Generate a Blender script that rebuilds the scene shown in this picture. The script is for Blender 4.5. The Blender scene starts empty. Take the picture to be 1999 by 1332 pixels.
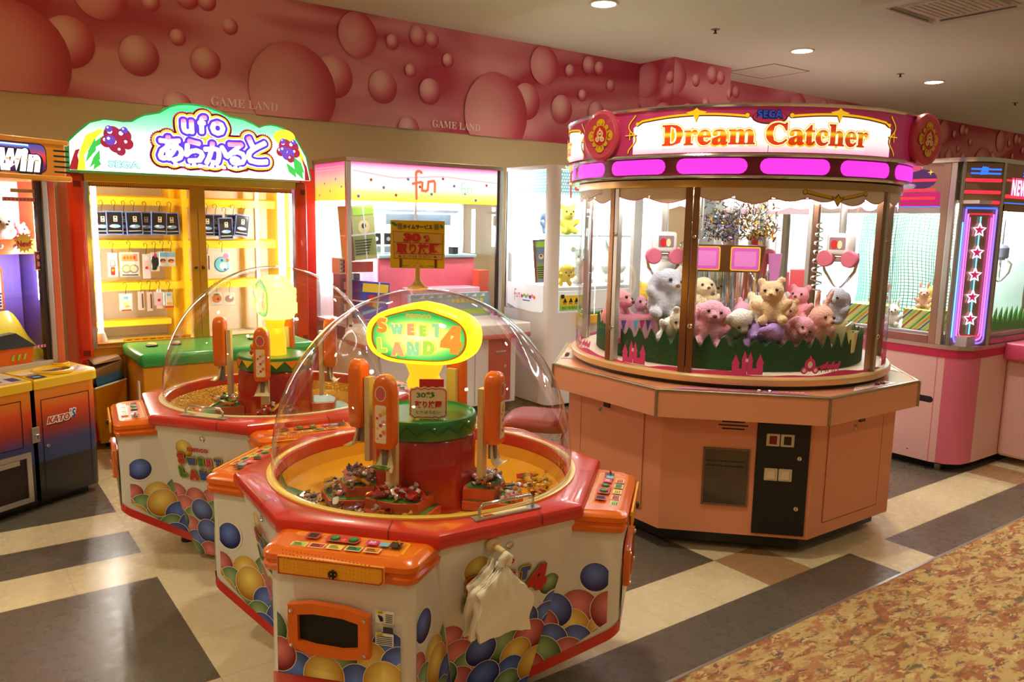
import bpy, bmesh, math, random
from mathutils import Vector, Matrix
C = bpy.context.scene.collection
SC = bpy.context.scene
R = math.radians
sin, cos, pi = math.sin, math.cos, math.pi
rnd = random.Random(7)

# ---------------------------------------------------------------- camera
YAW, PITCH, ROLL, FPX, CAMZ = R(36.2), R(-8.525), R(1.117), 1553.0, 1.5
def cam_axes():
    F = Vector((sin(YAW)*cos(PITCH), cos(YAW)*cos(PITCH), sin(PITCH)))
    r = Vector((cos(YAW), -sin(YAW), 0)); u = r.cross(F)
    return r*cos(ROLL)+u*sin(ROLL), u*cos(ROLL)-r*sin(ROLL), F
_r, _u, _f = cam_axes()
cd = bpy.data.cameras.new('camera'); cam = bpy.data.objects.new('camera', cd); C.objects.link(cam)
M = Matrix((( _r.x, _u.x, -_f.x, 0), (_r.y, _u.y, -_f.y, 0), (_r.z, _u.z, -_f.z, CAMZ), (0, 0, 0, 1)))
cam.matrix_world = M
cd.sensor_width = 36; cd.lens = FPX/1999*36; cd.clip_start = .02; cd.clip_end = 100
SC.camera = cam

# ---------------------------------------------------------------- world, exposure
SC.view_settings.view_transform = 'Standard'; SC.view_settings.look = 'None'
SC.view_settings.exposure = 0.0; SC.view_settings.gamma = 1; SC.view_settings.use_curve_mapping = False
SC.cycles.use_denoising = True
SC.cycles.transparent_max_bounces = 32; SC.cycles.max_bounces = 9
SC.cycles.diffuse_bounces = 4; SC.cycles.glossy_bounces = 4; SC.cycles.transmission_bounces = 6
SC.cycles.sample_clamp_indirect = 6; SC.cycles.caustics_reflective = False; SC.cycles.caustics_refractive = False
def lin(v):
    v /= 255.0
    return v/12.92 if v <= .04045 else ((v+.055)/1.055)**2.4
def S(r, g, b): return (lin(r), lin(g), lin(b), 1)
w = bpy.data.worlds.new('World'); SC.world = w; w.use_nodes = True
w.node_tree.nodes['Background'].inputs[0].default_value = S(255, 222, 165)
w.node_tree.nodes['Background'].inputs[1].default_value = .2

# ---------------------------------------------------------------- the ceiling downlights' own light
CEIL = 3.15
LAMP_X = (-3.24, -.74, 1.76, 4.26, 6.78, 9.27); LAMP_Y = (4.73, 2.23, -.27, -2.77)
for ly in LAMP_Y:
    for lx in LAMP_X:
        ld = bpy.data.lights.new('downlight_light', 'AREA'); ld.shape = 'DISK'; ld.size = .16
        ld.energy = 16 if ly > 0 else 5.5; ld.color = (1, .89, .61); ld.spread = R(135)
        lo = bpy.data.objects.new('downlight_light', ld); lo.location = (lx, ly, CEIL-.012); C.objects.link(lo)

# ---------------------------------------------------------------- materials
MATS = {}
def mat(name, col=(.8, .8, .8, 1), rough=.5, metal=0, emit=None, es=1, coat=0, spec=.5, noise=None, bump=None, alpha=None, trans=0):
    if name in MATS: return MATS[name]
    m = bpy.data.materials.new(name); m.use_nodes = True; MATS[name] = m
    nt = m.node_tree; b = nt.nodes['Principled BSDF']
    b.inputs['Base Color'].default_value = col; b.inputs['Roughness'].default_value = rough
    b.inputs['Metallic'].default_value = metal; b.inputs['Coat Weight'].default_value = coat
    b.inputs['Specular IOR Level'].default_value = spec
    if trans: b.inputs['Transmission Weight'].default_value = trans
    if emit:
        b.inputs['Emission Color'].default_value = emit; b.inputs['Emission Strength'].default_value = es
    if noise:                                  # (scale, amount): gentle wear in the colour
        n = nt.nodes.new('ShaderNodeTexNoise'); n.inputs['Scale'].default_value = noise[0]; n.inputs['Detail'].default_value = 4
        tc = nt.nodes.new('ShaderNodeTexCoord'); nt.links.new(tc.outputs['Object'], n.inputs['Vector'])
        mx = nt.nodes.new('ShaderNodeMix'); mx.data_type = 'RGBA'
        nt.links.new(n.outputs['Fac'], mx.inputs['Factor'])
        mx.inputs['A'].default_value = tuple(c*(1-noise[1]) for c in col[:3])+(1,)
        mx.inputs['B'].default_value = tuple(min(1, c*(1+noise[1])) for c in col[:3])+(1,)
        nt.links.new(mx.outputs['Result'], b.inputs['Base Color'])
    if bump:                                   # (scale, strength)
        n = nt.nodes.new('ShaderNodeTexNoise'); n.inputs['Scale'].default_value = bump[0]; n.inputs['Detail'].default_value = 3
        tc = nt.nodes.new('ShaderNodeTexCoord'); nt.links.new(tc.outputs['Object'], n.inputs['Vector'])
        bp = nt.nodes.new('ShaderNodeBump'); bp.inputs['Strength'].default_value = bump[1]; bp.inputs['Distance'].default_value = .01
        nt.links.new(n.outputs['Fac'], bp.inputs['Height']); nt.links.new(bp.outputs['Normal'], b.inputs['Normal'])
    return m
def glow(name, col, s):
    return mat(name, (col[0]*.6, col[1]*.6, col[2]*.6, 1), .35, emit=col, es=s)
def glass(name, tint=(1, 1, 1, 1), refl=1.0, ior=1.45, rough=.0):
    """thin pane: what it does not reflect goes straight through"""
    if name in MATS: return MATS[name]
    m = bpy.data.materials.new(name); m.use_nodes = True; MATS[name] = m
    nt = m.node_tree; nt.nodes.clear()
    o = nt.nodes.new('ShaderNodeOutputMaterial'); mx = nt.nodes.new('ShaderNodeMixShader')
    t = nt.nodes.new('ShaderNodeBsdfTransparent'); g = nt.nodes.new('ShaderNodeBsdfGlossy'); fr = nt.nodes.new('ShaderNodeFresnel')
    t.inputs[0].default_value = tint; g.inputs['Roughness'].default_value = rough; fr.inputs[0].default_value = ior
    mu = nt.nodes.new('ShaderNodeMath'); mu.operation = 'MULTIPLY'; mu.use_clamp = True; mu.inputs[1].default_value = refl
    # the same reflectance from either side of the pane
    ge = nt.nodes.new('ShaderNodeNewGeometry'); mr = nt.nodes.new('ShaderNodeMapRange')
    mr.inputs['To Min'].default_value = ior; mr.inputs['To Max'].default_value = 1/ior
    nt.links.new(ge.outputs['Backfacing'], mr.inputs['Value']); nt.links.new(mr.outputs[0], fr.inputs[0])
    nt.links.new(fr.outputs[0], mu.inputs[0]); nt.links.new(mu.outputs[0], mx.inputs[0])
    nt.links.new(t.outputs[0], mx.inputs[1]); nt.links.new(g.outputs[0], mx.inputs[2]); nt.links.new(mx.outputs[0], o.inputs[0])
    return m
def uvramp(name, stops, axis='y', rough=.4, emit=0, radial=None, coat=0, wav=None):
    """printed gradient over the print's own uv (radial = centre of the discs' uv)"""
    if name in MATS: return MATS[name]
    m = bpy.data.materials.new(name); m.use_nodes = True; MATS[name] = m
    nt = m.node_tree; b = nt.nodes['Principled BSDF']; b.inputs['Roughness'].default_value = rough; b.inputs['Coat Weight'].default_value = coat
    uv = nt.nodes.new('ShaderNodeUVMap'); uv.uv_map = 'UVMap'
    rp = nt.nodes.new('ShaderNodeValToRGB'); cr = rp.color_ramp
    while len(cr.elements) > 1: cr.elements.remove(cr.elements[-1])
    cr.elements[0].position = stops[0][0]; cr.elements[0].color = stops[0][1]
    for p, c in stops[1:]:
        e = cr.elements.new(p); e.color = c
    if radial:
        vm = nt.nodes.new('ShaderNodeVectorMath'); vm.operation = 'DISTANCE'; vm.inputs[1].default_value = (radial[0], radial[1], 0)
        nt.links.new(uv.outputs[0], vm.inputs[0])
        dv = nt.nodes.new('ShaderNodeMath'); dv.operation = 'DIVIDE'; dv.inputs[1].default_value = radial[2]
        nt.links.new(vm.outputs['Value'], dv.inputs[0]); nt.links.new(dv.outputs[0], rp.inputs[0])
    else:
        sp = nt.nodes.new('ShaderNodeSeparateXYZ'); nt.links.new(uv.outputs[0], sp.inputs[0])
        nt.links.new(sp.outputs[0 if axis == 'x' else 1], rp.inputs[0])
    nt.links.new(rp.outputs[0], b.inputs['Base Color'])
    if emit:
        nt.links.new(rp.outputs[0], b.inputs['Emission Color']); b.inputs['Emission Strength'].default_value = emit
    return m

# ---------------------------------------------------------------- object helpers
def tag(o, label=None, cat=None, group=None, kind=None):
    if label: o['label'] = label
    if cat: o['category'] = cat
    if group: o['group'] = group
    if kind: o['kind'] = kind
    return o
def thing(name, label, cat, loc=(0, 0, 0), rz=0, group=None):
    o = bpy.data.objects.new(name, None); C.objects.link(o)
    o.location = loc; o.rotation_euler = (0, 0, rz); o.empty_display_size = .1
    return tag(o, label, cat, group)
def V(*a): return Vector(a)

OFF = [Vector((0, 0, 0))]               # origin of the thing now being built in room coordinates
class MB:
    def __init__(s): s.v = []; s.f = []; s.mi = []; s.uv = {}; s.mats = []
    def m(s, mt):
        if mt is None: return 0
        if mt not in s.mats: s.mats.append(mt)
        return s.mats.index(mt)
    def face(s, pts, mt=None, uv=None):
        n = len(s.v); s.v += [tuple(p) for p in pts]; s.f.append(list(range(n, n+len(pts)))); s.mi.append(s.m(mt))
        if uv: s.uv[len(s.f)-1] = uv
        return s
    def grid(s, rings, mt=None, closed=True, cap0=False, cap1=False):
        """rings: equally long lists of points, joined ring to ring"""
        n = len(s.v); k = len(rings[0]); i = s.m(mt)
        for r in rings: s.v += [tuple(p) for p in r]
        for a in range(len(rings)-1):
            for b in range(k if closed else k-1):
                c = (b+1) % k
                s.f.append([n+a*k+b, n+a*k+c, n+(a+1)*k+c, n+(a+1)*k+b]); s.mi.append(i)
        if cap0: s.f.append([n+b for b in range(k)][::-1]); s.mi.append(i)
        if cap1: s.f.append([n+(len(rings)-1)*k+b for b in range(k)]); s.mi.append(i)
        return s
    def prism(s, poly, z0, z1, mt=None, mp=None):
        """poly (x, y) extruded along z; mp maps (x, y, z) to a point"""
        mp = mp or (lambda x, y, z: (x, y, z))
        if sum(poly[i-1][0]*poly[i][1]-poly[i][0]*poly[i-1][1] for i in range(len(poly))) < 0: poly = poly[::-1]
        return s.grid([[mp(x, y, z0) for x, y in poly], [mp(x, y, z1) for x, y in poly]], mt, True, True, True)
    def box(s, x0, x1, y0, y1, z0, z1, mt=None):
        return s.prism([(x0, y0), (x1, y0), (x1, y1), (x0, y1)], z0, z1, mt)
    def rbox(s, x0, x1, y0, y1, z0, z1, r, mt=None, seg=3):
        """box with rounded edges all round"""
        def outline(ins):
            pts = []
            rr = max(r-ins, .0008)
            for cx_, cy_, a0 in ((x1-r, y1-r, 0), (x0+r, y1-r, 90), (x0+r, y0+r, 180), (x1-r, y0+r, 270)):
                for k in range(seg+1):
                    a = R(a0+90*k/seg); pts.append((cx_+rr*cos(a), cy_+rr*sin(a)))
            return pts
        rings = []
        for k in range(seg+1):
            a = pi/2*(1-k/seg); rings.append([(x, y, z0+r*(1-sin(a))) for x, y in outline(r*(1-cos(a)))])
        for k in range(seg+1):
            a = pi/2*k/seg; rings.append([(x, y, z1-r*(1-sin(a))) for x, y in outline(r*(1-cos(a)))])
        return s.grid(rings, mt, True, True, True)
    def lathe(s, prof, n=48, mt=None, c=(0, 0), a0=0, a1=360, cap0=False, cap1=False):
        full = abs(a1-a0) >= 360
        k = n if full else n+1
        rings = [[(c[0]+r*cos(R(a0+(a1-a0)*j/n)), c[1]+r*sin(R(a0+(a1-a0)*j/n)), z) for j in range(k)] for r, z in prof]
        return s.grid(rings, mt, full, cap0, cap1)
    def tube(s, path, r, n=8, mt=None, cap=True):
        path = [Vector(p) for p in path]; rings = []; up = None
        for i, p in enumerate(path):
            d = (path[min(i+1, len(path)-1)]-path[max(i-1, 0)]).normalized()
            if up is None:
                up = d.cross(Vector((0, 0, 1)) if abs(d.z) < .9 else Vector((1, 0, 0))).normalized()
            up = (up-d*up.dot(d)).normalized(); sd = d.cross(up)
            rr = r[i] if isinstance(r, (list, tuple)) else r
            rings.append([p+(up*cos(2*pi*k/n)+sd*sin(2*pi*k/n))*rr for k in range(n)])
        return s.grid(rings, mt, True, cap, cap)
    def ball(s, c, rx, ry=None, rz=None, n=12, mt=None, rot=None):
        ry = ry or rx; rz = rz or rx; c = Vector(c); rings = []
        for i in range(n//2+1):
            a = -pi/2+pi*i/(n//2); ca = max(cos(a), .001)
            ring = []
            for k in range(n):
                p = Vector((rx*ca*cos(2*pi*k/n), ry*ca*sin(2*pi*k/n), rz*sin(a)))
                if rot: p = rot @ p
                ring.append(c+p)
            rings.append(ring)
        return s.grid(rings, mt, True, True, True)
    def build(s, name, mt=None, parent=None, smooth=40, bevel=None, loc=None, rot=None):
        o_ = OFF[0] if parent is not None else Vector((0, 0, 0))
        me = bpy.data.meshes.new(name); me.from_pydata([(v[0]-o_.x, v[1]-o_.y, v[2]-o_.z) for v in s.v], [], s.f)
        if mt is not None: me.materials.append(mt)
        off = 1 if (mt is not None) else 0
        if s.mats:
            for q in s.mats: me.materials.append(q)
            used = s.mi
            if off: used = [i+1 for i in s.mi]
            me.polygons.foreach_set('material_index', used)
        if s.uv:
            ul = me.uv_layers.new(name='UVMap')
            for fi, uvs in s.uv.items():
                for li, q in zip(me.polygons[fi].loop_indices, uvs): ul.data[li].uv = q
        me.update()
        if smooth:
            me.polygons.foreach_set('use_smooth', [True]*len(me.polygons)); me.set_sharp_from_angle(angle=R(smooth))
        o = bpy.data.objects.new(name, me); C.objects.link(o)
        if parent is not None: o.parent = parent
        if loc: o.location = loc
        if rot: o.rotation_euler = rot
        if bevel:
            b = o.modifiers.new('bevel', 'BEVEL'); b.width = bevel; b.segments = 2; b.limit_method = 'ANGLE'; b.angle_limit = R(50)
        return o

# ---------------------------------------------------------------- lettering and flat prints
_T = {}
def glyphs(body, bold=0.0, res=3):
    key = (body, round(bold, 4), res)
    if key not in _T:
        cu = bpy.data.curves.new('t', 'FONT'); cu.body = body; cu.offset = bold; cu.resolution_u = res
        cu.align_x = 'CENTER'; cu.align_y = 'CENTER'
        o = bpy.data.objects.new('t', cu); C.objects.link(o)
        bpy.context.view_layer.update()
        me = o.evaluated_get(bpy.context.evaluated_depsgraph_get()).to_mesh()
        vs = [(v.co.x, v.co.y) for v in me.vertices]; fs = [list(p.vertices) for p in me.polygons]
        C.objects.unlink(o); bpy.data.objects.remove(o); bpy.data.curves.remove(cu)
        xs = [v[0] for v in vs]; ys = [v[1] for v in vs]
        mx, my = (min(xs)+max(xs))/2, (min(ys)+max(ys))/2
        _T[key] = ([(x-mx, y-my) for x, y in vs], fs, max(xs)-min(xs), max(ys)-min(ys))
    return _T[key]
def clip_poly(p, cl):
    out = list(p)
    for i in range(len(cl)):
        (ax, ay), (bx, by) = cl[i], cl[(i+1) % len(cl)]
        inp, out = out, []
        if not inp: break
        def side(q): return (bx-ax)*(q[1]-ay)-(by-ay)*(q[0]-ax)
        for k in range(len(inp)):
            a, b = inp[k-1], inp[k]; sa, sb = side(a), side(b)
            if (sa >= 0) != (sb >= 0):
                t = sa/(sa-sb); out.append((a[0]+(b[0]-a[0])*t, a[1]+(b[1]-a[1])*t))
            if sb >= 0: out.append(b)
    return out
class Canvas(MB):
    """flat prints laid on a surface; mp(x, y, h) gives the point h above it"""
    def __init__(s, mp, clip=None, h0=.0006, dh=.00025):
        super().__init__(); s.mp = mp; s.h = h0; s.dh = dh
        if clip and sum(clip[i-1][0]*clip[i][1]-clip[i][0]*clip[i-1][1] for i in range(len(clip))) < 0: clip = clip[::-1]
        s.clip = clip
    def poly(s, pts, mt, uvf=None, lift=True):
        if s.clip: pts = clip_poly(pts, s.clip)
        if len(pts) < 3: return s
        if sum(pts[i-1][0]*pts[i][1]-pts[i][0]*pts[i-1][1] for i in range(len(pts))) < 0: pts = pts[::-1]
        s.face([s.mp(x, y, s.h) for x, y in pts], mt, [uvf(x, y) for x, y in pts] if uvf else None)
        if lift: s.h += s.dh
        return s
    def disc(s, x, y, rx, mt, ry=None, n=28, rot=0):
        ry = ry or rx; c, d = cos(rot), sin(rot)
        pts = [(x+rx*cos(2*pi*k/n)*c-ry*sin(2*pi*k/n)*d, y+rx*cos(2*pi*k/n)*d+ry*sin(2*pi*k/n)*c) for k in range(n)]
        return s.poly(pts, mt, lambda px, py: ((px-x)/rx, (py-y)/ry))
    def rect(s, x0, x1, y0, y1, mt, r=0, nx=1):
        uvf = lambda px, py: ((px-x0)/(x1-x0), (py-y0)/(y1-y0))
        if r:
            pts = []
            for cx_, cy_, a0 in ((x1-r, y1-r, 0), (x0+r, y1-r, 90), (x0+r, y0+r, 180), (x1-r, y0+r, 270)):
                pts += [(cx_+r*cos(R(a0+22.5*k)), cy_+r*sin(R(a0+22.5*k))) for k in range(5)]
            return s.poly(pts, mt, uvf)
        for k in range(nx):
            a, b = x0+(x1-x0)*k/nx, x0+(x1-x0)*(k+1)/nx
            s.poly([(a, y0), (b, y0), (b, y1), (a, y1)], mt, uvf, lift=False)
        s.h += s.dh
        return s
    def star(s, x, y, r, mt, n=5, inner=.45, rot=0):
        pts = [(x+(r if k % 2 == 0 else r*inner)*sin(rot+pi*k/n), y+(r if k % 2 == 0 else r*inner)*cos(rot+pi*k/n)) for k in range(2*n)]
        for k in range(2*n):
            s.poly([(x, y), pts[k], pts[(k+1) % (2*n)]], mt, lift=False)
        s.h += s.dh
        return s
    def line(s, pts, wd, mt, closed=False):
        P = [Vector(p) for p in pts]; n = len(P)
        for i in range(n if closed else n-1):
            a, b = P[i], P[(i+1) % n]; d = (b-a)
            if d.length < 1e-7: continue
            d.normalize(); q = Vector((-d.y, d.x))*wd/2; e = d*wd*.3
            s.poly([tuple(a-e-q), tuple(b+e-q), tuple(b+e+q), tuple(a-e+q)], mt, lift=False)
        s.h += s.dh
        return s
    def halo(s, body, x, y, wd=None, ht=None, mt=None, r=.01, rot=0, res=2, n=12, uvy=False):
        """round-cornered outline: the lettering spread by r in every direction"""
        h = s.h
        for k in range(n):
            s.h = h; s.text(body, x+r*cos(2*pi*k/n), y+r*sin(2*pi*k/n), wd, ht, mt, 0, rot, res=res, uvy=uvy)
        return s
    def text(s, body, x, y, wd=None, ht=None, mt=None, bold=0, rot=0, shear=0, arc=None, res=3, uvy=False):
        vs, fs, W, H = glyphs(body, bold, res)
        base = glyphs(body, 0, res)
        kx = (wd/base[2]) if wd else None; ky = (ht/base[3]) if ht else None
        kx = kx or ky; ky = ky or kx
        n = len(s.v); c, d = cos(rot), sin(rot); uvs = []
        for px, py in vs:
            uvs.append((px/W+.5, py/H+.5))
            px, py = px*kx+shear*py*ky, py*ky
            if arc: py += arc*(1-(px/(W*kx/2))**2)
            s.v.append(tuple(s.mp(x+px*c-py*d, y+px*d+py*c, s.h)))
        i = s.m(mt)
        for f in fs:
            s.f.append([n+k for k in f]); s.mi.append(i)
            if uvy: s.uv[len(s.f)-1] = [uvs[k] for k in f]
        s.h += s.dh
        return s
def plane_map(o, x, y):
    """map onto a flat frame: origin, unit x, unit y (normal = x cross y)"""
    o, x, y = Vector(o), Vector(x).normalized(), Vector(y).normalized(); n = x.cross(y).normalized()
    return lambda a, b, h: o+x*a+y*b+n*h
def frame(p0, p1, up):
    """frame with origin p0, x towards p1, y as close to up as the surface allows"""
    p0, p1, up = Vector(p0), Vector(p1), Vector(up)
    x = (p1-p0).normalized(); y = (up-x*up.dot(x)).normalized()
    return plane_map(p0, x, y)
def cyl_map(r, a0, z0=0, c=(0, 0)):
    """x runs counter-clockwise along the cylinder from angle a0 (degrees)"""
    return lambda x, y, h: Vector((c[0]+(r+h)*cos(R(a0)+x/r), c[1]+(r+h)*sin(R(a0)+x/r), z0+y))
def children(o): return [c for c in bpy.data.objects if c.parent == o]
KIDS = {}
def copy_thing(o, loc=None, rz=None, label=None, group=None, scale=None):
    c = o.copy(); C.objects.link(c)
    if o.name not in KIDS: KIDS[o.name] = [(k, list(children(k))) for k in children(o)]
    for k, gs in KIDS[o.name]:
        d = k.copy(); C.objects.link(d); d.parent = c
        for g in gs:
            e = g.copy(); C.objects.link(e); e.parent = d
    if loc is not None: c.location = loc
    if rz is not None: c.rotation_euler = rz if isinstance(rz, tuple) else (0, 0, rz)
    if label: c['label'] = label
    if group: c['group'] = group
    if scale: c.scale = (scale,)*3
    return c
# ---------------------------------------------------------------- shared materials
WHITE = mat('white_enamel', S(236, 232, 226), .28, coat=.3)
CHROME = mat('chrome', S(225, 225, 225), .12, 1)
STEEL = mat('brushed_steel', S(196, 192, 186), .3, .8)
BRONZE = mat('bronze_mirror', S(146, 108, 82), .2, .8)
BLACK = mat('black_plastic', S(18, 17, 17), .35)
DARK = mat('dark_recess', S(10, 9, 9), .6)
GREY = mat('grey_plastic', S(120, 118, 115), .45)
REDP = mat('red_plastic', S(214, 52, 40), .25, coat=.4)
ORANGE = mat('orange_plastic', S(240, 112, 18), .22, coat=.5)
YELP = mat('yellow_plastic', S(246, 200, 30), .3, coat=.3)
GREENP = mat('green_plastic', S(30, 130, 62), .28, coat=.3)
CREAM = mat('cream_plastic', S(226, 205, 155), .4)
PINKP = mat('pink_laminate', S(238, 158, 128), .35, coat=.2)
# inks of the prints
def ink(name, r, g, b): return mat('ink_'+name, S(r, g, b), .35)
I_W, I_K = ink('white', 246, 244, 240), ink('black', 24, 22, 24)
I_R, I_Y, I_B, I_G = ink('red', 206, 34, 40), ink('yellow', 250, 212, 40), ink('blue', 48, 92, 190), ink('green', 40, 140, 70)
I_O, I_P, I_M, I_V = ink('orange', 244, 130, 30), ink('pink', 246, 150, 190), ink('magenta', 214, 50, 130), ink('violet', 110, 70, 170)
I_N, I_LB, I_LG, I_BR = ink('navy', 40, 44, 96), ink('sky', 120, 190, 230), ink('lime', 170, 214, 70), ink('brown', 120, 70, 40)
I_GOLD, I_MAR, I_CR = ink('gold', 236, 190, 40), ink('maroon', 130, 24, 50), ink('cream', 246, 226, 170)
GLASS = glass('clear_glass', (.985, .99, .99, 1), .8)
ACRYL = glass('clear_acrylic', (.985, .98, .975, 1), 1.3, 1.45, .01)
PLAS = glass('clear_film', (.93, .93, .94, 1), 2.5, 1.5, .08)
TUBE = glow('fluorescent_tube', (1, .96, .86, 1), 60)

# ---------------------------------------------------------------- floor: square tiles on a .3 m grid, carpet beyond the metal edge
def tile_mat(name, c0, c1, rough):
    m = bpy.data.materials.new(name); m.use_nodes = True; nt = m.node_tree; b = nt.nodes['Principled BSDF']
    tc = nt.nodes.new('ShaderNodeTexCoord')
    n = nt.nodes.new('ShaderNodeTexNoise'); n.inputs['Scale'].default_value = 2.2; n.inputs['Detail'].default_value = 4; n.inputs['Roughness'].default_value = .5
    rp = nt.nodes.new('ShaderNodeValToRGB'); rp.color_ramp.elements[0].position = .3; rp.color_ramp.elements[1].position = .72
    rp.color_ramp.elements[0].color = c0; rp.color_ramp.elements[1].color = c1
    nt.links.new(tc.outputs['Object'], n.inputs['Vector']); nt.links.new(n.outputs['Fac'], rp.inputs[0])
    # thin joints between the tiles
    sp = nt.nodes.new('ShaderNodeSeparateXYZ'); nt.links.new(tc.outputs['Object'], sp.inputs[0]); js = []
    for k, off in ((0, .674), (1, 1.906)):
        a = nt.nodes.new('ShaderNodeMath'); a.operation = 'SUBTRACT'; a.inputs[1].default_value = off-3
        f = nt.nodes.new('ShaderNodeMath'); f.operation = 'PINGPONG'; f.inputs[1].default_value = .15
        g = nt.nodes.new('ShaderNodeMath'); g.operation = 'LESS_THAN'; g.inputs[1].default_value = .0011
        nt.links.new(sp.outputs[k], a.inputs[0]); nt.links.new(a.outputs[0], f.inputs[0]); nt.links.new(f.outputs[0], g.inputs[0]); js.append(g)
    mxm = nt.nodes.new('ShaderNodeMath'); mxm.operation = 'MAXIMUM'
    nt.links.new(js[0].outputs[0], mxm.inputs[0]); nt.links.new(js[1].outputs[0], mxm.inputs[1])
    sc = nt.nodes.new('ShaderNodeMath'); sc.operation = 'MULTIPLY'; sc.inputs[1].default_value = .4; nt.links.new(mxm.outputs[0], sc.inputs[0])
    mx = nt.nodes.new('ShaderNodeMix'); mx.data_type = 'RGBA'; nt.links.new(sc.outputs[0], mx.inputs['Factor'])
    nt.links.new(rp.outputs[0], mx.inputs['A']); mx.inputs['B'].default_value = S(95, 80, 60)
    nt.links.new(mx.outputs['Result'], b.inputs['Base Color'])
    n2 = nt.nodes.new('ShaderNodeTexNoise'); n2.inputs['Scale'].default_value = 22; nt.links.new(tc.outputs['Object'], n2.inputs['Vector'])
    mr = nt.nodes.new('ShaderNodeMapRange'); mr.inputs['To Min'].default_value = rough-.07; mr.inputs['To Max'].default_value = rough+.1
    nt.links.new(n2.outputs['Fac'], mr.inputs['Value']); nt.links.new(mr.outputs[0], b.inputs['Roughness'])
    bp = nt.nodes.new('ShaderNodeBump'); bp.inputs['Strength'].default_value = .05; bp.inputs['Distance'].default_value = .004
    nt.links.new(n2.outputs['Fac'], bp.inputs['Height']); nt.links.new(bp.outputs[0], b.inputs['Normal'])
    return m
T_PALE = tile_mat('tile_pale', S(224, 208, 174), S(231, 216, 184), .25)
T_DARK = tile_mat('tile_dark', S(100, 92, 83), S(107, 98, 89), .27)
T_BROWN = tile_mat('tile_brown', S(180, 142, 108), S(186, 148, 113), .27)
TX0, TY0, TS = .674, 1.906, .2997
def tile_kind(i, j):
    if j < 0: return 1 if i not in (9, 19) else 0
    if i >= 7:
        if j == 0: return 2 if i in (7, 15) else 0
        return 0 if i in (7, 8) else 1
    if i < 0:
        return 1 if j in (2, 3, 4, 6, 8, 9) else 0
    if i < 3: return 0
    return 1 if j >= 1 else 0
fm = MB()
X0, X1, YEDGE, YWALL = -3.5, 12.5, 1.652, 6.2
i0 = int((X0-TX0)//TS); i1 = int((X1-TX0)//TS)+1
for i in range(i0, i1):
    for j in range(-1, 15):
        xa, xb = TX0+i*TS, TX0+(i+1)*TS; ya, yb = TY0+j*TS, TY0+(j+1)*TS
        if j == -1: ya = YEDGE
        yb = min(yb, YWALL)
        if ya >= yb: continue
        fm.face([(xa, ya, 0), (xb, ya, 0), (xb, yb, 0), (xa, yb, 0)], (T_PALE, T_DARK, T_BROWN)[tile_kind(i, j)])
tag(fm.build('floor', None, None, 0), kind='structure')

cm = bpy.data.materials.new('carpet_weave'); cm.use_nodes = True
def _carpet():
    nt = cm.node_tree; b = nt.nodes['Principled BSDF']; b.inputs['Roughness'].default_value = .95; b.inputs['Specular IOR Level'].default_value = .1
    tc = nt.nodes.new('ShaderNodeTexCoord')
    base = S(200, 170, 116)
    last = None
    for sc, stretch, lo, hi, col, seed in ((8, .6, .48, .56, S(166, 110, 80), 0), (11, .6, .53, .60, S(184, 130, 94), 3), (13, .5, .57, .63, S(152, 92, 70), 5), (15, .5, .58, .64, S(118, 108, 84), 7), (16, .5, .60, .65, S(130, 92, 98), 13), (22, .5, .57, .63, S(214, 188, 134), 17)):
        mp = nt.nodes.new('ShaderNodeMapping'); mp.inputs['Scale'].default_value = (stretch, 1.15, 1); mp.inputs['Location'].default_value = (seed*3.1, seed*1.7, seed)
        mp.inputs['Rotation'].default_value = (0, 0, R(-36))
        n = nt.nodes.new('ShaderNodeTexNoise'); n.inputs['Scale'].default_value = sc*1.6; n.inputs['Detail'].default_value = 5; n.inputs['Roughness'].default_value = .62; n.inputs['Distortion'].default_value = .5
        nt.links.new(tc.outputs['Object'], mp.inputs[0]); nt.links.new(mp.outputs[0], n.inputs['Vector'])
        mr = nt.nodes.new('ShaderNodeMapRange'); mr.inputs['From Min'].default_value = lo; mr.inputs['From Max'].default_value = hi
        nt.links.new(n.outputs['Fac'], mr.inputs['Value'])
        mx = nt.nodes.new('ShaderNodeMix'); mx.data_type = 'RGBA'; nt.links.new(mr.outputs[0], mx.inputs['Factor'])
        if last: nt.links.new(last.outputs['Result'], mx.inputs['A'])
        else: mx.inputs['A'].default_value = base
        mx.inputs['B'].default_value = col; last = mx
    nt.links.new(last.outputs['Result'], b.inputs['Base Color'])
    n = nt.nodes.new('ShaderNodeTexNoise'); n.inputs['Scale'].default_value = 260; nt.links.new(tc.outputs['Object'], n.inputs['Vector'])
    bp = nt.nodes.new('ShaderNodeBump'); bp.inputs['Strength'].default_value = .5; bp.inputs['Distance'].default_value = .004
    nt.links.new(n.outputs['Fac'], bp.inputs['Height']); nt.links.new(bp.outputs[0], b.inputs['Normal'])
_carpet()
tag(MB().box(X0, X1, -4, YEDGE-.012, -.02, .006, cm).build('floor_carpet', None, None, 0), kind='structure')
tag(MB().box(X0, X1, YEDGE-.012, YEDGE, -.01, .007, STEEL).build('trim_1', None, None, 0), kind='structure')

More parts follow.
